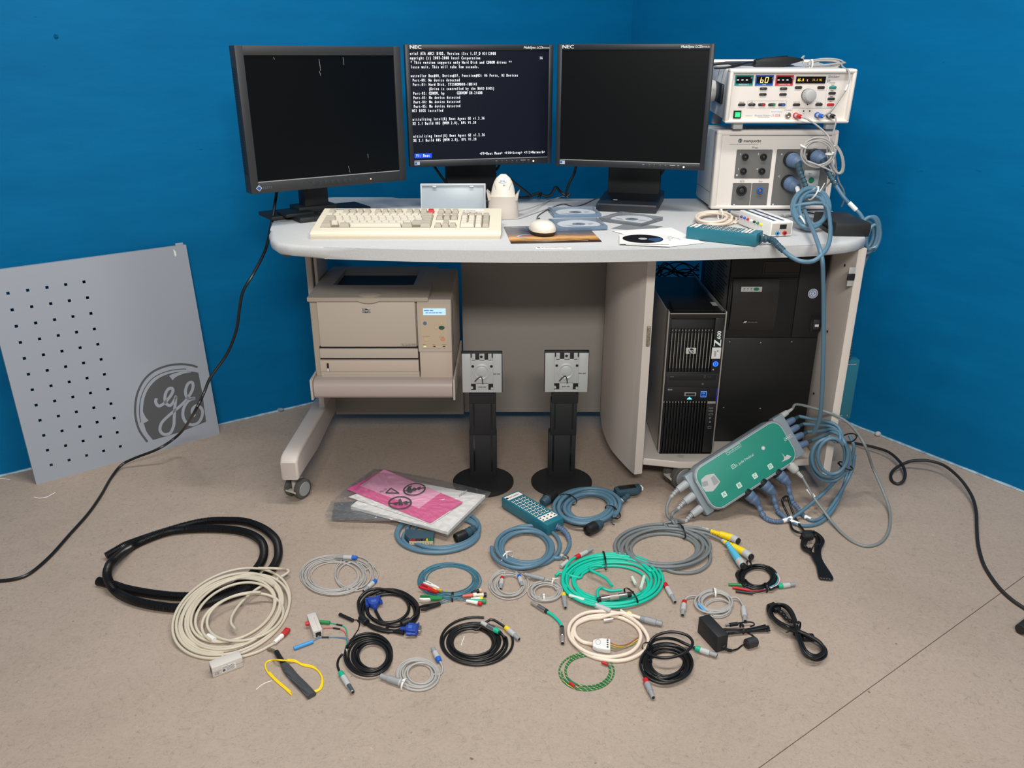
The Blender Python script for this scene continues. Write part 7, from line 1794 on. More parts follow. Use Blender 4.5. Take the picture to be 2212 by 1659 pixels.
# ------------------------------------------------------------------ black coil with four loose coloured tips
T = Thing('electrode_cable', 'thin black cable coil with green, red and black tips near the yellow plugs', 'cable', F(1639, 1247))
r = .0026
lp = coil(1636, 1246, 41, 27, 7.3, r, 0, 131, .2, start=zG(1240, 515), n=24, stack=1.8, layers=4)
bundle(T, fl(zG, [(1340, 478, .003), (1280, 500, .006), (1240, 515, .008)], r), lp, [], r, m_blk_cable)
cord(T, fl(zG, [(860, 290, .004), (832, 330), (840, 370), (880, 400, .004)], r), r, m_blk_cable, name='side_loop')
push_pull(T, F(*zG(1335, 478), .007), F(*zG(1535, 452), .007), m_jade, .0064, body=m_lgrey)
for pts, m_, tip in (([(1180, 505, .006), (1080, 495, .005), (945, 465, .004)], m_jade, [(950, 466), (742, 455)]), ([(1180, 515, .006), (1080, 530, .005), (985, 528, .003)], mat('red_wire', (190, 50, 60), .45), [(995, 528), (788, 490)]), ([(1180, 525, .006), (1090, 550, .004), (1030, 562)], m_blk_cable, [(1032, 562), (825, 535)]), ([(1180, 510, .006), (1080, 505, .006), (990, 495, .006)], mat('sky_wire', (84, 160, 220), .45), [(990, 495), (935, 488)])):
    w = cord(T, fl(zG, pts, .0014), .0013, m_, name='lead_wire')
    plug(T, F(*zG(*tip[0]), .006), F(*zG(*tip[1]), .005), [('lead_tip', {m_jade: m_green, m_blk_cable: m_blk}.get(m_, m_red if 'red' in m_.name else m_sky), 0, 1, .0036, .0034)], parent=w)
for k, m_ in enumerate((m_jade, MATS['sky_wire'], MATS['red_wire'], m_inkw)):
    cord(T, fl(zG, [(1300 + k * 8, 320 + k * 4, .008), (1330 + k * 6, 380 + k * 6, .006), (1300 + k * 5, 450 + k * 5, .006), (1200, 500 + k * 5, .007)], .002), .0011, m_, name='lead_wire', seg=6)
tie(T, F(*zG(985, 225), .010), (1, .3, 0), .010, .012, m_tie_b); tie(T, F(*zG(1185, 495), .008), (1, 0, 0), .012, .011, m_tie_b)

# ================================================================== GREEN CONNECTION MODULE leaning on the cabinet
pl_, pr_ = PY(*zK(395, 845), 2.0), PY(*zK(1185, 338), 2.12)
pt_, pb_ = PY(*zK(668, 398), 2.084), PY(*zK(890, 782), 2.036)
cen = (pl_ + pr_ + pt_ + pb_) / 4
MPd = basis(cen, pr_ - pl_, pt_ - pb_)
T = Thing('connection_module', 'green-faced grey connector module leaning against the open cabinet', 'connector module', M=MPd)
POD = T; MPdi = MPd.inverted(); pdn = MPd.col[2].to_3d()
def pq(x, y, z=0.0):
    p = MPdi @ ON(*zK(x, y), cen + pdn * z, pdn); return p.x, p.y
def pw(x, y, z=0.0): return MPd @ Vector((x, y, z))
HL = (pr_ - pl_).length / 2 - .004; HW = (pt_ - pb_).length / 2 - .002
m_pod = mat('blue_grey_plastic', (134, 146, 154), .42); m_podg = mat('teal_green_face', (30, 134, 116), .55)
def rr(hx, hy, r, n=6):
    pts = []
    for cx, cy, a in ((hx - r, -hy + r, -90), (hx - r, hy - r, 0), (-hx + r, hy - r, 90), (-hx + r, -hy + r, 180)):
        for k in range(n + 1): t = R(a + 90 * k / n); pts.append((cx + r * math.cos(t), cy + r * math.sin(t)))
    return pts
b = MB(); b.prism(rr(HL, HW, .034), -.046, 0, bev=.006, seg=3); T.part('shell', b, m_pod, angle=50)
b = MB(); b.prism(rr(HL - .007, HW - .006, .030), -.001, .0008, bev=.0005); fc = T.part('face_plate', b, m_podg)
b = MB(); vs = rr(HL - .0055, HW - .0045, .031); v2 = rr(HL - .007, HW - .006, .030); n_ = len(vs)
b.add([(x, y, .0004) for x, y in vs] + [(x, y, .0004) for x, y in v2], [(k, (k + 1) % n_, n_ + (k + 1) % n_, n_ + k) for k in range(n_)]); T.part('face_edge', b, m_lgrey, parent=fc, smooth=False)
for sx in (-1, 1):
    b = MB(); b.box(sx * (HL - .008) - .012, sx * (HL - .008) + .020 * (1 if sx > 0 else 0) + .012 * (0 if sx > 0 else 1) - .0, -HW + .006, HW - .004, -.040, -.010, .004)
    if sx < 0: b = MB(); b.box(-HL - .016, -HL + .012, -HW + .004, HW - .006, -.042, -.014, .004)
    else: b = MB(); b.box(HL - .012, HL + .024, -HW + .002, HW - .002, -.042, -.010, .004)
    T.part('end_block', b, m_pod)
def ptext(txt, x, y, size, m, name, **k):
    lx, ly = pq(x, y); b = MB(); b.text(Matrix.Translation((lx, ly, .0013)), txt, size, 0, 0, 'CENTER', **k); return T.part(name, b, m, parent=fc, smooth=False)
m_pk = mat('pale_green_print', (196, 222, 210), .5)
ptext('RecordConnect', 672, 452, .0066, m_inkw, 'product_lettering'); ptext('St. Jude Medical', 768, 550, .0105, m_pk, 'maker_lettering')
lx, ly = pq(672, 452); b = MB(); b.frame(Matrix.Translation((lx, ly, .0012)), -.0255, .0255, -.0055, .0055, .0007); T.part('lettering_frame', b, m_inkw, parent=fc, smooth=False)
lx, ly = pq(1152, 350); b = MB(); b.frame(Matrix.Translation((lx, ly, .0012)), -.0125, .0125, -.0045, .0045, .0007); b.text(Matrix.Translation((lx, ly, .0012)), '~8', .0042, 0, 0, 'CENTER'); T.part('small_frame_print', b, m_inkw, parent=fc, smooth=False)
lx, ly = pq(670, 605); b = MB(); b.rect(Matrix.Translation((lx, ly, .0012)), -.006, .006, -.006, .006); T.part('maker_square', b, m_pk, parent=fc, smooth=False)
b = MB(); M_ = Matrix.Translation((lx, ly, .0016)); b.rect(M_, -.0045, -.0005, .0005, .0045); b.rect(M_, .0005, .0045, .0005, .0045); b.rect(M_, -.0045, -.0005, -.0045, -.0005); b.rect(M_, .0005, .0045, -.0045, -.0005); T.part('square_print', b, m_podg, parent=fc, smooth=False)
for (x, y, c_) in ((590, 852, 'A'), (722, 772, 'B'), (862, 688, 'C'), (998, 604, 'D')):
    lx, ly = pq(x, y); b = MB(); b.rrect(Matrix.Translation((lx, ly, .0012)), -.0075, .0075, -.0075, .0075, .001); T.part('port_square', b, m_pk, parent=fc, smooth=False)
    b = MB(); b.text(Matrix.Translation((lx, ly, .0016)), c_, .013, 0, 0, 'CENTER', fatten=.0002); T.part('port_lettering', b, mat('mid_green_print', (90, 160, 144), .5), parent=fc, smooth=False)
lx, ly = pq(935, 442); b = MB(); b.add([(lx + .0062 * math.cos(a), ly + .0062 * math.sin(a), .0012) for a in [2 * math.pi * k / 8 for k in range(8)]], [tuple(range(8))]); T.part('heart_badge', b, m_lgrey, parent=fc, smooth=False)
b = MB(); b.add([(lx + x, ly + y, .0016) for x, y in ((0, -.0035), (.0035, .0008), (.002, .003), (0, .0015), (-.002, .003), (-.0035, .0008))], [(0, 1, 2, 3, 4, 5)]); T.part('heart', b, m_inkw, parent=fc, smooth=False)
# little drawing of the module's display at the lower left, skyline at the right
g = [(385, 720), (430, 680), (500, 668), (555, 740), (520, 790), (490, 825), (425, 828), (395, 790)]
b = MB(); b.add([(*pq(*p), .0012) for p in g], [tuple(range(len(g)))]); T.part('device_picture', b, m_lgrey, parent=fc, smooth=False)
g = [(470, 705), (500, 685), (545, 740), (500, 775)]; b = MB(); b.add([(*pq(*p), .0016) for p in g], [tuple(range(4))]); g = [(390, 745), (440, 730), (450, 770), (400, 785)]; b.add([(*pq(*p), .0016) for p in g], [tuple(range(4))]); T.part('picture_print', b, m_grey, parent=fc, smooth=False)
b = MB(); b.add([(*pq(*p), .0012) for p in ((1095, 565), (1120, 540), (1118, 520), (1095, 482), (1130, 520), (1145, 500), (1185, 515), (1160, 540))], [tuple(range(8))]); T.part('skyline_print', b, m_lgrey, parent=fc, smooth=False)

# ------------------------------------------------------------------ big grey cables from the module's left end
def gplug(T, p0, d, m1=m_lgrey, r=.0085, L=.030, rel=True, mr=None, bend=None):
    """moulded plug leaving an end block along d, slit strain relief behind it; returns the cable exit"""
    d = Vector(d).normalized(); b = MB(); b.lathe(p0, d, [(0, r * 1.05), (.002, r * 1.1), (L * .75, r), (L, r * .9)], 20); o = T.part('plug', b, m1, world=True)
    e = p0 + d * (L + .020); ribbed(T, [p0 + d * (L - .002), p0 + d * (L + .009), e + (bend or Vector((0, 0, 0)))], r * .72, r * .5, mr or m1, parent=o, n=5)
    return e + (bend or Vector((0, 0, 0)))
T = Thing('amplifier_trunk_cable', 'thick grey cable coil with yellow and light blue plugs, joined to the green module', 'cable', F(1432, 1190))
r = .0044
ends = []
xd = MPd.col[0].to_3d()
for y, q in ((HW * .58, (1438, 1060)), (HW * .02, (1447, 1085)), (-HW * .58, (1458, 1100))):
    e = gplug(T, pw(-HL - .014, y, -.028), -xd + Vector((0, 0, -.12)), mat('cool_light_grey', (160, 165, 168), .45), r=.0112, L=.034, bend=Vector((-.006, -.004, -.010))); ends.append(e)
lp = coil(1433, 1184, 106, 50, 6.6, r, 0, 141, .20, start=(1440, 1135), n=26, stack=1.7, layers=4, dirn=-1, end=(1450, 1137))
bundle(T, [ends[0]] + [F(*zK(85, 960), .05), F(*zK(90, 1040), .03), F(*zK(130, 1090), .016), F(*zK(60, 1110), .010)], lp, [F(*zK(260, 1140), .016), F(*zK(390, 1158), .012), F(*zK(475, 1178), .01)], r, m_mgrey, seg=10)
cord(T, [ends[1]] + [F(*zK(135, 1020), .04), F(*zK(130, 1080), .02), F(*zK(180, 1130), .014), F(*zK(300, 1170), .014), F(*zK(420, 1195), .012), F(*zK(520, 1235), .010), F(*zK(600, 1275), .009)], r, m_mgrey, name='second_cord', seg=10)
cord(T, [ends[2]] + [F(*zK(165, 1080), .02), F(*zK(200, 1140), .016), F(*zK(330, 1220), .012), F(*zK(430, 1300), .008), F(*zK(470, 1400), .006), F(*zK(440, 1480), .005), F(*zK(330, 1540), .005), F(*zK(150, 1540), .005), F(*zK(0, 1480), .005)], r, m_mgrey, name='third_cord', seg=10)
tie(T, F(*zK(210, 1175), .014), (1, .2, 0), .03, .016, m_tie_b)
def lug(a, b_, c_, m, mt, h=.011):
    p0, p1, p2 = F(*zK(*a), h), F(*zK(*b_), h), F(*zK(*c_), h)
    o = ribbed(T, [p0, p0.lerp(p1, .25), p0.lerp(p1, .45)], .0062, .0085, m, name='plug_boot', n=4)
    plug(T, p0.lerp(p1, .42), p1, [('plug_body', m, 0, 1, .0088, .0105)], parent=o); plug(T, p1, p2, [('plug_ring', mt, 0, .8, .0108, .0108), ('plug_socket', m_blk, .75, 1.0, .0085, .0085)], parent=o)
lug((475, 1178), (665, 1238), (722, 1270), m_yellow, m_lgrey, .012); lug((595, 1272), (770, 1365), (838, 1412), m_yellow, m_lgrey, .014); lug((618, 1285), (725, 1440), (765, 1492), mat('cyan_plastic', (90, 186, 220), .45), m_lgrey, .022)
for a, c in (((392, 1155), (455, 1168)), ((575, 1258), (610, 1282))): plug(T, F(*zK(*a), .011), F(*zK(*c), .011), [('sleeve_label', m_lgrey, 0, 1, .0052, .0052)])

# ------------------------------------------------------------------ blue cables of the module: four small plugs, loop, three large plugs
T = Thing('catheter_cable', 'slate blue cable loop with three large plugs under the green module', 'cable', F(1798, 1045))
r = .0050
lp_y = 2.085
ends = []
for k, y in enumerate((HW * .46, HW * .12, -HW * .24, -HW * .62)):
    ends.append(gplug(T, pw(HL + .022, y, -.026), xd + Vector((0, 0, -.05 - .05 * k)), m_blueplug, r=.0098, L=.032, mr=m_dteal))
for k, lead in enumerate(([(1410, 192), (1500, 206), (1600, 255)], [(1440, 238), (1530, 248), (1620, 300)], [(1475, 285), (1540, 276), (1610, 305)], [(1500, 318), (1550, 302), (1620, 335)])):
    e = ends[k]; yy = lp_y - .010 * k
    lp = coil(1797 - k, 990 - k * 2, 45 - 3 * k, 54 - 3 * k, .85 + .05 * k, r, y=yy, seed=150 + k, jit=.05, start=zK(1690, 350), n=24)
    bundle(T, [e] + [PY(*zK(*q), e.y + (yy - e.y) * (i + 1) / 4) for i, q in enumerate(lead)], lp, [], r, m_bluecab, seg=10)
tie(T, PY(*zK(1690, 355), lp_y - .015), (.5, 0, -1), .022, .022, m_tie_b); tie(T, PY(*zK(1665, 600), lp_y - .015), (-.3, 0, -1), .022, .020, m_tie_b)
yd = MPd.col[1].to_3d()
for k, (ax_, path, rest) in enumerate(((pq(792, 850, -.014)[0], [(945, 1050), (1000, 1082), (1055, 1092), (1110, 1088)], [(1210, 1050, .016), (1330, 960, .03), (1480, 830, .05), (1620, 680, .08), (1700, 560, .12), (1740, 440, .17), (1700, 330, .2)]),
                                      (pq(935, 770, -.014)[0], [(1060, 985), (1095, 1025), (1130, 1055), (1175, 1085)], [(1280, 1128, .006), (1420, 1110, .006), (1530, 1020, .01), (1610, 880, .03), (1660, 740, .06), (1690, 600, .1), (1690, 470, .15)]),
                                      (pq(1070, 690, -.014)[0], [(1190, 905), (1235, 965), (1270, 1010), (1305, 1048)], [(1370, 1082, .006), (1450, 1060, .006), (1540, 960, .02), (1640, 800, .05), (1720, 640, .09), (1745, 500, .14)]))):
    base = pw(ax_, -HW + .004, -.014); d = (-yd + xd * .30 + pdn * .05).normalized()
    b = MB(); b.lathe(base, d, [(-.004, .0165), (.004, .0175), (.010, .0172), (.011, .0150)], 24); o = T.part('large_plug', b, m_blk, world=True)
    b = MB(); b.lathe(base + d * .010, d, [(0, .0155), (.002, .0168), (.014, .0164), (.016, .0150), (.020, .0150), (.022, .0158), (.026, .0150), (.030, .0125), (.040, .0105), (.043, .0088)], 24); T.part('barrel', b, m_blueplug, parent=o, world=True)
    e = base + d * .050; yl = F(*zK(*rest[0][:2]), rest[0][2]).y
    P = [e] + [PY(*zK(x, y), min(e.y + (yl - e.y) * (i + 1) / 5, F(*zK(x, y), .008).y)) for i, (x, y) in enumerate(path)]
    ribbed(T, [base + d * .045] + P[1:], .0085, .0066, m_blueplug, parent=o, n=11)
    cord(T, P + [F(*zK(x, y), z) for x, y, z in rest], r, m_bluecab, seg=10, name='plug_cord')
    q0, q1 = P[-1], F(*zK(*rest[0][:2]), rest[0][2]); plug(T, q0, q0.lerp(q1, .8), [('sleeve_label', m_white, 0, 1, .0062, .0062)])

# ------------------------------------------------------------------ grey cable sweeping from the module's top to its underside
T = Thing('module_cable', 'single grey cable sweeping in a wide arc right of the green module', 'cable', F(1880, 1170))
e = gplug(T, pw(HL + .018, HW * .84, -.026), xd + Vector((0, 0, .02)), m_lgrey, r=.0085, L=.028)
base = pw(pq(1185, 622, -.014)[0], -HW + .004, -.014); d = (-yd + xd * .26 + pdn * .05).normalized()
b = MB(); b.lathe(base, d, [(-.002, .014), (.002, .0145), (.026, .0135), (.032, .011), (.034, .008)], 22); o = T.part('plug', b, m_lgrey, world=True)
e2 = base + d * .058; ribbed(T, [base + d * .033, base + d * .046, e2], .0072, .0052, m_lgrey, parent=o, n=5)
P = [e, e + xd * .02 + Vector((0, 0, .004))] + [PY(*zK(*p[:2]), p[2]) for p in ((1480, 118, 2.13), (1600, 165, 2.12), (1700, 230, 2.11), (1790, 340, 2.10), (1850, 450, 2.09))] + [F(*zK(*p[:2]), p[2]) for p in ((1900, 600, .10), (1960, 740, .06), (2020, 880, .03), (2055, 1000, .012), (2058, 1110, .005), (2030, 1210, .0042), (1960, 1285, .0042), (1850, 1310, .0042), (1740, 1275, .0042), (1640, 1200, .006), (1540, 1090, .012), (1450, 970, .03), (1385, 880, .045))] + [e2]
cord(T, P, .0040, mat('warm_grey_cable', (128, 134, 134), .45), seg=10)
plug(T, F(*zK(1325, 805), .062), F(*zK(1390, 878), .045), [('sleeve_label', m_white, 0, 1, .0052, .0052)])

# ------------------------------------------------------------------ black extension cable at the right
T = Thing('extension_cable', 'thick black rubber cable looping over the floor along the right wall', 'cable', F(2060, 1080))
P = [F(*zK(1100, 330), .006), F(*zK(1500, 370), .006)] + fl(zH, [(0, 235, .005), (80, 250, .012), (150, 265, .016), (250, 300, .02), (330, 375, .02), (355, 440, .014), (340, 490, .006), (300, 508), (265, 485), (262, 440, .004), (300, 398, .010), (380, 360, .022), (440, 352, .03), (520, 356, .034), (620, 390, .034), (720, 475, .03), (795, 585, .02), (825, 690, .01), (830, 800, .004), (838, 910), (870, 1030), (920, 1120), (985, 1205), (1060, 1275), (1143, 1332), (1260, 1400)], .0046)
cord(T, P, .0046, mat('dull_black_rubber', (34, 34, 34), .55), seg=10)
T = Thing('mains_plug', 'black cable plug end just entering at the right edge of the floor', 'plug', F(2206, 1360))
plug(T, F(*zH(1118, 1475), .014), F(*zH(1200, 1420), .014), [('plug_body', m_blk_matte, 0, 1, .012, .014)]); cord(T, fl(zH, [(1200, 1420, .010), (1300, 1380, .004), (1400, 1370)], .0046), .0046, MATS['dull_black_rubber'])

# ================================================================== FLOOR PIN BOX WITH CABLE COIL
o0 = F(*zI(335, 398), .006); o1 = F(*zI(852, 722), .006); M = basis(o0, o1 - o0, Vector((0, 0, 1)).cross(o1 - o0)); L_ = (o1 - o0).length
# box rests on the coil: lies level
pb = pin_box('teal pin box with rows of white-labelled holes on the floor, before the stands', M, L_, .062, .033)
CX = M @ Vector((L_, .033, .017))
T = Thing('coiled_cable', 'slate blue cable coil with white twist tie below the floor pin box', 'cable', F(1132, 1181))
r = .0054
lp = coil(1133, 1181, 67, 44, 4.4, r, 0, 161, .2, start=zI(1040, 930), n=26, stack=1.7, layers=3, end=zI(880, 760), rot=R(4))
ribbed(T, [CX] + [F(*zI(*p[:2]), p[2]) for p in ((1020, 650, .016), (1075, 700, .012), (1105, 775, .007))], .0095, .0070, m_blueplug, n=8)
bundle(T, [CX, F(*zI(1020, 650), .016), F(*zI(1075, 700), .012)] + [F(*zI(*p), .0058) for p in ((1108, 790), (1095, 860), (1050, 930), (990, 980))], coil(1133, 1181, 67, 44, 4.4, r, 0, 161, .2, start=zI(900, 1030), n=26, stack=1.7, layers=3), [], r, m_bluecab, seg=10)
tie(T, F(*zI(405, 960), .012), F(*zI(470, 990)) - F(*zI(380, 930)), .018, .014, m_tie_w, tail=[F(*zI(390, 1005), .010), F(*zI(335, 1000), .012), F(*zI(330, 1030), .004), F(*zI(380, 1050), .003)])
plug(T, F(*zI(1010, 950), .007), F(*zI(1085, 985), .008), [('clear_cap', m_lgrey, 0, .4, .0062, .007), ('cap_end', m_steel, .4, 1, .0078, .0065)])

# ------------------------------------------------------------------ thick blue bundle with round plugs
T = Thing('catheter_cable', 'thick slate blue cable bundle with black ties and plugs before the right stand', 'cable', F(1272, 1092))
r = .0060
lp = coil(1272, 1092, 67, 38, 6.4, r, 0, 171, .19, start=zI(980, 420), n=26, stack=1.6, layers=4, rot=R(-6), end=zI(1600, 470))
bundle(T, fl(zI, [(860, 300, .01), (930, 350, .012)], r)[:0], lp, fl(zI, [(1660, 380, .012), (1700, 330, .014)], r), r, m_bluecab, seg=10)
def rplug(a, b_, c_, h):
    p0, p1, p2 = F(*zI(*a), h), F(*zI(*b_), h), F(*zI(*c_), h)
    o = plug(T, p0, p1, [('round_plug', m_dteal, 0, 1, .0105, .0150)]); d = (p2 - p1).normalized(); L = (p2 - p1).length
    for t in (.2, .45, .7): plug(T, p0.lerp(p1, t), p0.lerp(p1, t + .12), [('grip_ring', m_dteal, 0, 1, .0125 + .004 * t, .0128 + .004 * t)], parent=o)
    b = MB(); b.lathe(p1, d, [(0, .0160), (.001, .0168), (L * .8, .0168), (L, .0158), (L, .0125), (L - .004, .0120), (L - .004, .001)], 28); T.part('plug_ring', b, m_blk, parent=o, world=True)
    return o
rplug((800, 350), (850, 310), (925, 245), .020); rplug((1470, 580), (1400, 620), (1310, 665), .017)
p0, p1 = F(*zI(1720, 320), .016), F(*zI(1775, 260), .022); ribbed(T, [F(*zI(1680, 345), .014), F(*zI(1710, 320), .016), p1], .0080, .0092, m_dteal, name='boot', n=5); plug(T, F(*zI(1685, 340), .0145), F(*zI(1705, 322), .0155), [('sleeve_label', m_white, 0, 1, .0078, .0078)])
d = F(*zI(1930, 200), .02) - F(*zI(1640, 240), .02); M = basis(F(*zI(1640, 270), .012), d, Vector((0, 0, 1)).cross(d)); L_ = d.length
b = MB(); b.prism([(0, .0), (L_ * .12, -.008), (L_ * .8, -.010), (L_, .002), (L_, .026), (L_ * .2, .030), (0, .022)], 0, .017, bev=.002, M=M); o = T.part('flat_plug', b, m_dteal, world=True)
b = MB(); b.box(L_ * .15, L_ * .8, .004, .022, .0165, .0178, M=M); T.part('plug_window', b, m_blk_gloss, parent=o, world=True, smooth=False)
b = MB(); b.box(L_ * .98, L_ * 1.08, .004, .02, .003, .014, .001, M=M); T.part('white_contacts', b, m_white, parent=o, world=True)
tie(T, F(*zI(1090, 310), .016), F(*zI(1120, 250)) - F(*zI(1000, 380)), .028, .016, m_tie_b); tie(T, F(*zI(1600, 450), .016), F(*zI(1640, 420)) - F(*zI(1500, 480)), .030, .016, m_tie_b, tail=[F(*zI(1590, 570), .012), F(*zI(1620, 600), .004)])

# ------------------------------------------------------------------ blue coil under the bag
T = Thing('coiled_cable', 'slate blue cable coil half hidden under the pink document bag', 'cable', F(955, 1146))
r = .0056
lp = coil(953, 1147, 99, 48, 4.4, r, 0, 181, .2, start=zJ(1160, 1330), n=28, stack=1.0, layers=2, dirn=-1, end=zJ(1780, 1230), rot=R(-4))
bundle(T, fl(zJ, [(1190, 1290, .01), (1165, 1310, .006)], r), lp, fl(zJ, [(1770, 1260, .012), (1740, 1290, .013)], r), r, m_bluecab, seg=10)
p0, p1 = F(*zJ(1760, 1265), .018), F(*zJ(1680, 1320), .017); o = plug(T, p0, p1, [('round_plug', m_dteal, 0, 1, .0085, .0130)])
p2 = F(*zJ(1600, 1355), .017); d = (p2 - p1).normalized(); L = (p2 - p1).length; b = MB(); b.lathe(p1, d, [(0, .0140), (.001, .0148), (L * .8, .0148), (L, .0138), (L, .0110), (L - .004, .0108), (L - .004, .001)], 26); T.part('plug_ring', b, m_blk, parent=o, world=True)
for t in (.35, .65): plug(T, p0.lerp(p1, t), p0.lerp(p1, t + .14), [('grip_ring', m_dteal, 0, 1, .0112 + .003 * t, .0114 + .003 * t)], parent=o)
q0, q1 = F(*zJ(1200, 1410), .004), F(*zJ(1410, 1408), .004); M = basis(q0, q1 - q0, Vector((-.2, 1, 0))); L_ = (q1 - q0).length
b = MB(); b.prism([(0, 0), (L_, 0), (L_, .03), (L_ * .1, .042), (-L_ * .2, .045), (-L_ * .2, .02)], 0, .022, bev=.002, M=M); o = T.part('header_block', b, m_dteal, world=True)
b = MB(); b.box(.001, L_ - .001, -.0012, 0, .001, .012, M=M); T.part('header_strip', b, mat('cream_header', (226, 214, 180), .5), parent=o, world=True, smooth=False)
for k in range(9):
    b = MB(); x = L_ * (.07 + k * .105); b.box(x, x + L_ * .07, -.0018, 0, .013, .019, M=M); T.part('lead_socket', b, (m_red, m_red, mat('maroon', (100, 30, 34), .5), mat('maroon', (100, 30, 34)), m_ink, mat('brown_pl', (96, 62, 44), .5), m_yellow, m_green, m_green)[k], parent=o, world=True, smooth=False)
    b = MB(); b.lathe(M @ Vector((x + L_ * .035, -.0012, .006)), -M.col[1].to_3d(), [(0, .0013), (.0006, .0012)], 8); T.part('pin_hole', b, mat('brown_pl', (96, 62, 44)), parent=o, world=True)

# ================================================================== PINK DOCUMENT BAG
T = Thing('document_bag', 'clear plastic bag with pink sheets and white booklets on the floor', 'bag', F(880, 1085))
def lift(x): return .004 + .013 * max(0, min(1, (x - 900) / 700))
def lay(pts, h, t=.0008):
    top = [F(*zJ(x, y), h + lift(x)) for x, y in pts]; n = len(top)
    b = MB(); b.add(top + [p - Vector((0, 0, t)) for p in top], [tuple(range(n)), tuple(range(2 * n - 1, n - 1, -1))] + [(k, n + k, n + (k + 1) % n, (k + 1) % n) for k in range(n)]); return b
T.part('booklet', lay([(1000, 830), (1850, 985), (1530, 1300), (700, 1080)], .018, .009), m_paper, world=True, smooth=False)
T.part('paper', lay([(680, 1000), (1000, 880), (1560, 1120), (1385, 1235)], .0205, .0008), m_white, world=True, smooth=False)
pk = T.part('pink_sheet', lay([(990, 765), (1660, 1045), (1380, 1225), (670, 935)], .0225, .0006), mat('deep_pink_sheet', (224, 92, 150), .5), world=True, smooth=False)
T.part('pale_sheet', lay([(985, 768), (1470, 965), (1285, 1098), (780, 905)], .0235, .0005), mat('pale_pink_sheet', (242, 170, 202), .5), world=True, smooth=False)
fo = F(*zJ(1120, 1000), .0246)
# printed prohibition signs: flat ink on the bag
def sign(cx, cy, rx, ry, rot):
    b = MB()
    def P(a, k):
        x = cx + rx * k * math.cos(a) * math.cos(rot) - ry * k * math.sin(a) * math.sin(rot); return F(*zJ(x, cy + rx * k * math.cos(a) * math.sin(rot) + ry * k * math.sin(a) * math.cos(rot)), .0268 + lift(x))
    vs = []
    for i in range(32): a = 2 * math.pi * i / 32; vs += [P(a, 1.0), P(a, .86)]
    b.add(vs, [(2 * i, 2 * i + 1, (2 * i + 3) % 64, (2 * i + 2) % 64) for i in range(32)]); b2 = MB()
    def Q(x, y):
        xx = cx + rx * x * math.cos(rot) - ry * y * math.sin(rot); return F(*zJ(xx, cy + rx * x * math.sin(rot) + ry * y * math.cos(rot)), .0272 + lift(xx))
    b2.add([Q(-.9, .05), Q(-.9, -.07), Q(.9, -.09), Q(.9, .05)], [(0, 1, 2, 3)])
    return b, b2, Q
for k, (cx, cy, rx, ry, ro) in enumerate(((1245, 935, 98, 52, -.15), (1122, 1050, 102, 56, -.05))):
    a_, c_, Q = sign(cx, cy, rx, ry, ro); o = T.part('prohibition_ring', a_, m_ink, world=True, smooth=False); T.part('ring_bar', c_, m_ink, parent=o, world=True, smooth=False)
    b = MB()
    if k == 0:
        b.add([Q(.18 * math.cos(t) + .0, .28 * math.sin(t)) for t in [2 * math.pi * i / 14 for i in range(14)]], [tuple(range(14))]); b.add([Q(-.7, -.1), Q(-.5, -.6), Q(-.15, -.65), Q(-.3, -.3), Q(-.1, .2), Q(-.35, .5), Q(-.65, .35)], [tuple(range(7))]); b.add([Q(.25, -.2), Q(.6, -.3), Q(.55, .1), Q(.3, .2)], [(0, 1, 2, 3)])
    else:
        b.add([Q(-.15, .3), Q(-.1, -.5), Q(.08, -.6), Q(.18, -.1), Q(.25, .35)], [tuple(range(5))]); b.add([Q(-.6, .15), Q(-.45, -.1), Q(-.2, 0), Q(-.25, .3)], [(0, 1, 2, 3)]); b.add([Q(.3, -.15), Q(.6, -.25), Q(.7, .15), Q(.4, .3)], [(0, 1, 2, 3)])
    T.part('ring_print', b, m_ink, parent=o, world=True, smooth=False)
b = MB(); tri = [(1000, 965), (1045, 925), (1115, 968)]
for i in range(3):
    p, q = Vector(tri[i]), Vector(tri[(i + 1) % 3]); n = (q - p).normalized(); n = Vector((-n.y, n.x)) * 4
    b.add([F(*zJ(*(p + n)), .0268 + lift(1050)), F(*zJ(*(p - n)), .0268 + lift(1050)), F(*zJ(*(q - n)), .0268 + lift(1050)), F(*zJ(*(q + n)), .0268 + lift(1050))], [(0, 1, 2, 3)])
px0, px1 = F(*zJ(962, 965), .0268 + lift(1050)), F(*zJ(1040, 915), .0268 + lift(1050)); Mt_ = basis(px0, px1 - px0, Vector((0, 0, 1)).cross(px1 - px0)); b.text(Mt_, 'PE-LD', .0125, 0, .004, sx=.9)
b.text(basis(F(*zJ(1045, 956), .0268 + lift(1050)), Vector((1, 0, 0)), Vector((0, 1, 0))), '04', .006, 0, 0); T.part('recycling_print', b, m_ink, world=True, smooth=False)
b = MB()
for k, (x, y) in enumerate(((1630, 985), (1645, 975), (1660, 968), (1672, 960), (1684, 952))):
    b.add([F(*zJ(x - 6, y + 10), .0195 + lift(1650)), F(*zJ(x + 2, y + 12), .0195 + lift(1650)), F(*zJ(x + 10, y - 10), .0195 + lift(1650)), F(*zJ(x + 2, y - 12), .0195 + lift(1650))], [(0, 1, 2, 3)])
T.part('booklet_print', b, m_lgrey, world=True, smooth=False)
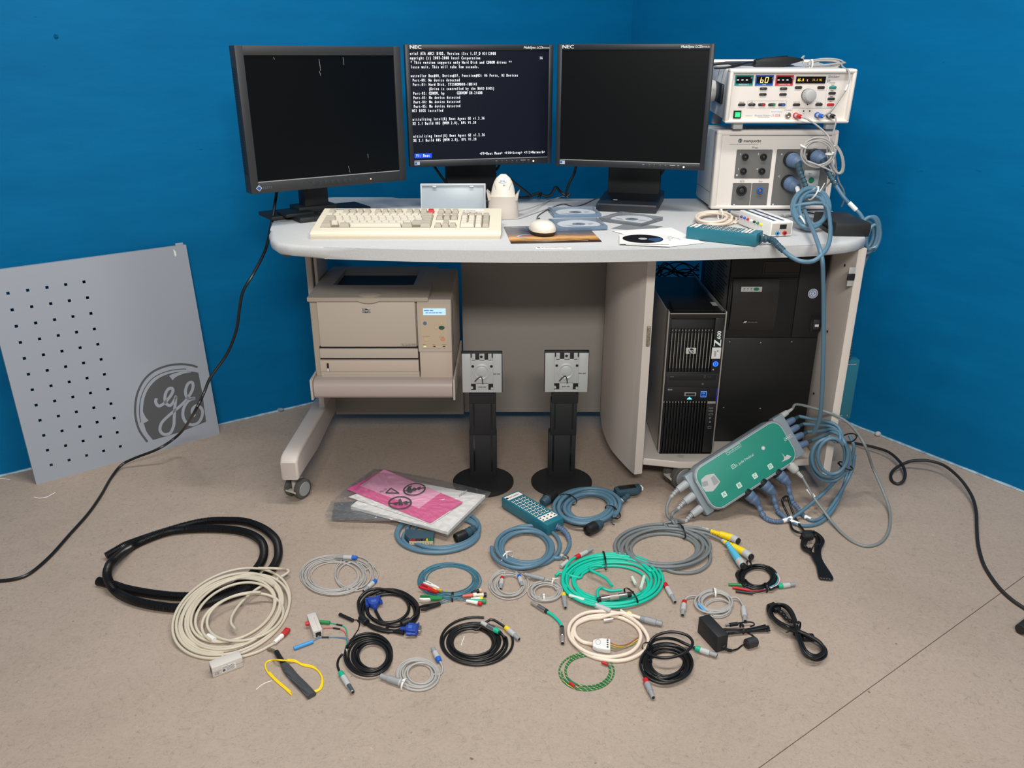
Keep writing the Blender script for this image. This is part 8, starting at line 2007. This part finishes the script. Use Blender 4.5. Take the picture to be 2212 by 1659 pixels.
# crumpled clear film above and below
ol = [(900, 760), (1000, 765), (1450, 850), (1900, 960), (1850, 1040), (1700, 1190), (1530, 1340), (1330, 1275), (1120, 1210), (900, 1215), (700, 1215), (510, 1205), (480, 1150), (540, 1030), (700, 900)]
m_film = bpy.data.materials.new('clear_film'); m_film.use_nodes = True; nt = m_film.node_tree; L = nt.links.new
for n in list(nt.nodes): nt.nodes.remove(n)
out_ = nt.nodes.new('ShaderNodeOutputMaterial'); tr_ = nt.nodes.new('ShaderNodeBsdfTransparent'); gl_ = nt.nodes.new('ShaderNodeBsdfGlossy'); gl_.inputs['Roughness'].default_value = .12; df_ = nt.nodes.new('ShaderNodeBsdfDiffuse'); df_.inputs[0].default_value = (.8, .82, .84, 1)
mx = nt.nodes.new('ShaderNodeMixShader'); mx.inputs[0].default_value = .07; mx2 = nt.nodes.new('ShaderNodeMixShader')
fr_ = nt.nodes.new('ShaderNodeLayerWeight'); fr_.inputs[0].default_value = .12
L(tr_.outputs[0], mx.inputs[1]); L(df_.outputs[0], mx.inputs[2]); L(fr_.outputs[1], mx2.inputs[0]); L(mx.outputs[0], mx2.inputs[1]); L(gl_.outputs[0], mx2.inputs[2]); L(mx2.outputs[0], out_.inputs[0])
def film(hbase, hmid, seed, crumple, top_=True):
    rnd = random.Random(seed); b = MB(); n = len(ol); cx_ = sum(p[0] for p in ol) / n; cy_ = sum(p[1] for p in ol) / n; K = 16; sub = 6; ring = []
    full = []
    for i in range(n):
        for j in range(sub):
            t = j / sub; a, c = ol[i], ol[(i + 1) % n]; full.append((a[0] + (c[0] - a[0]) * t, a[1] + (c[1] - a[1]) * t))
    m = len(full); vs = [F(*zJ(cx_, cy_), hmid + (lift(cx_) if top_ else 0))]
    for k in range(1, K + 1):
        f = k / K
        for i, (x, y) in enumerate(full):
            e = min(1, (1 - f) / .16); h = hbase + (hmid - hbase) * (e * e * (3 - 2 * e))
            left = max(0, min(1, (900 - (cx_ + (x - cx_) * f)) / 300))
            h += (rnd.random() - .5) * crumple * (.5 + 2.2 * left) * (1 if k < K else .3)
            xx = cx_ + (x - cx_) * f; vs.append(F(*zJ(xx, cy_ + (y - cy_) * f), max(.001, h + (lift(xx) if top_ else max(0, lift(xx) - .004)))))
    fs = [(0, 1 + i, 1 + (i + 1) % m) for i in range(m)]
    for k in range(K - 1):
        for i in range(m): fs.append((1 + k * m + i, 1 + (k + 1) * m + i, 1 + (k + 1) * m + (i + 1) % m, 1 + k * m + (i + 1) % m))
    b.add(vs, fs); return b
T.part('clear_film', film(.010, .0310, 5, .0075), m_film, world=True, smooth=False)
T.part('clear_film', film(.004, .0015, 6, .001, False), m_film, world=True, angle=80)
T.part('grey_insert', lay([(560, 1050), (760, 1040), (1340, 1200), (1130, 1195), (540, 1180)], .008, .006), mat('dark_grey_insert', (96, 100, 104), .4), world=True, smooth=False)

# ================================================================== SCRAPS
for (nm, lb, pts, r_) in (('paper_shred', 'curled white shred on the floor in front of the leaning panel', [(74, 1074), (85, 1076), (100, 1074), (110, 1069), (119, 1064)], .0016), ('paper_shred', 'thin white shred at the left edge beside the leaning panel', [(-6, 1034), (8, 1034), (22, 1036)], .0013)):
    solo(nm, lb, 'scrap', MB().tube(smooth_path(way(pts, 0, r_), 6), r_, 6, flat=.6), m_white)
b = MB(); p = F(1897, 941); b.ball((p.x - .004, p.y - .004, .009), .011, .009, .009, 10, 6); solo('plaster_lump', 'small pale lump on the floor at the right wall', 'debris', b, m_lgrey)
b = MB(); p = F(607, 887); b.ball((p.x, p.y - .006, .007), .014, .008, .007, 10, 6); solo('plaster_lump', 'small bluish lump on the floor at the left wall', 'debris', b, mat('bluish_lump', (110, 140, 160), .6))
# loose wiring seen through the gap above the workstation
T = Thing('loose_wiring', 'dark tangle of wires behind the workstation tower under the desk', 'wiring', (.47, 2.80, .40))
rnd = random.Random(12)
for k in range(9):
    cord(T, wayY([(1416 + rnd.uniform(-6, 10), 590 + rnd.uniform(-20, 20), 2.82), (1440 + rnd.uniform(-10, 10), 572 + rnd.uniform(-6, 30), 2.82), (1475, 575 + rnd.uniform(-8, 30), 2.80), (1510, 568 + rnd.uniform(0, 40), 2.82)]), .0022, m_blk_cable, name='wire', seg=6)

b = MB(); p = ON(121, 78, CORNER, wn); b.ball((p.x, p.y, p.z), .006, .006, .007, 10, 6); b.lathe((p.x, p.y, p.z + .003), (wn.x, wn.y, .2), [(0, .003), (.010, .002)], 8)
solo('paint_plug', 'small paint-covered plug stub high on the left wall', 'wall plug', b, m_wall)
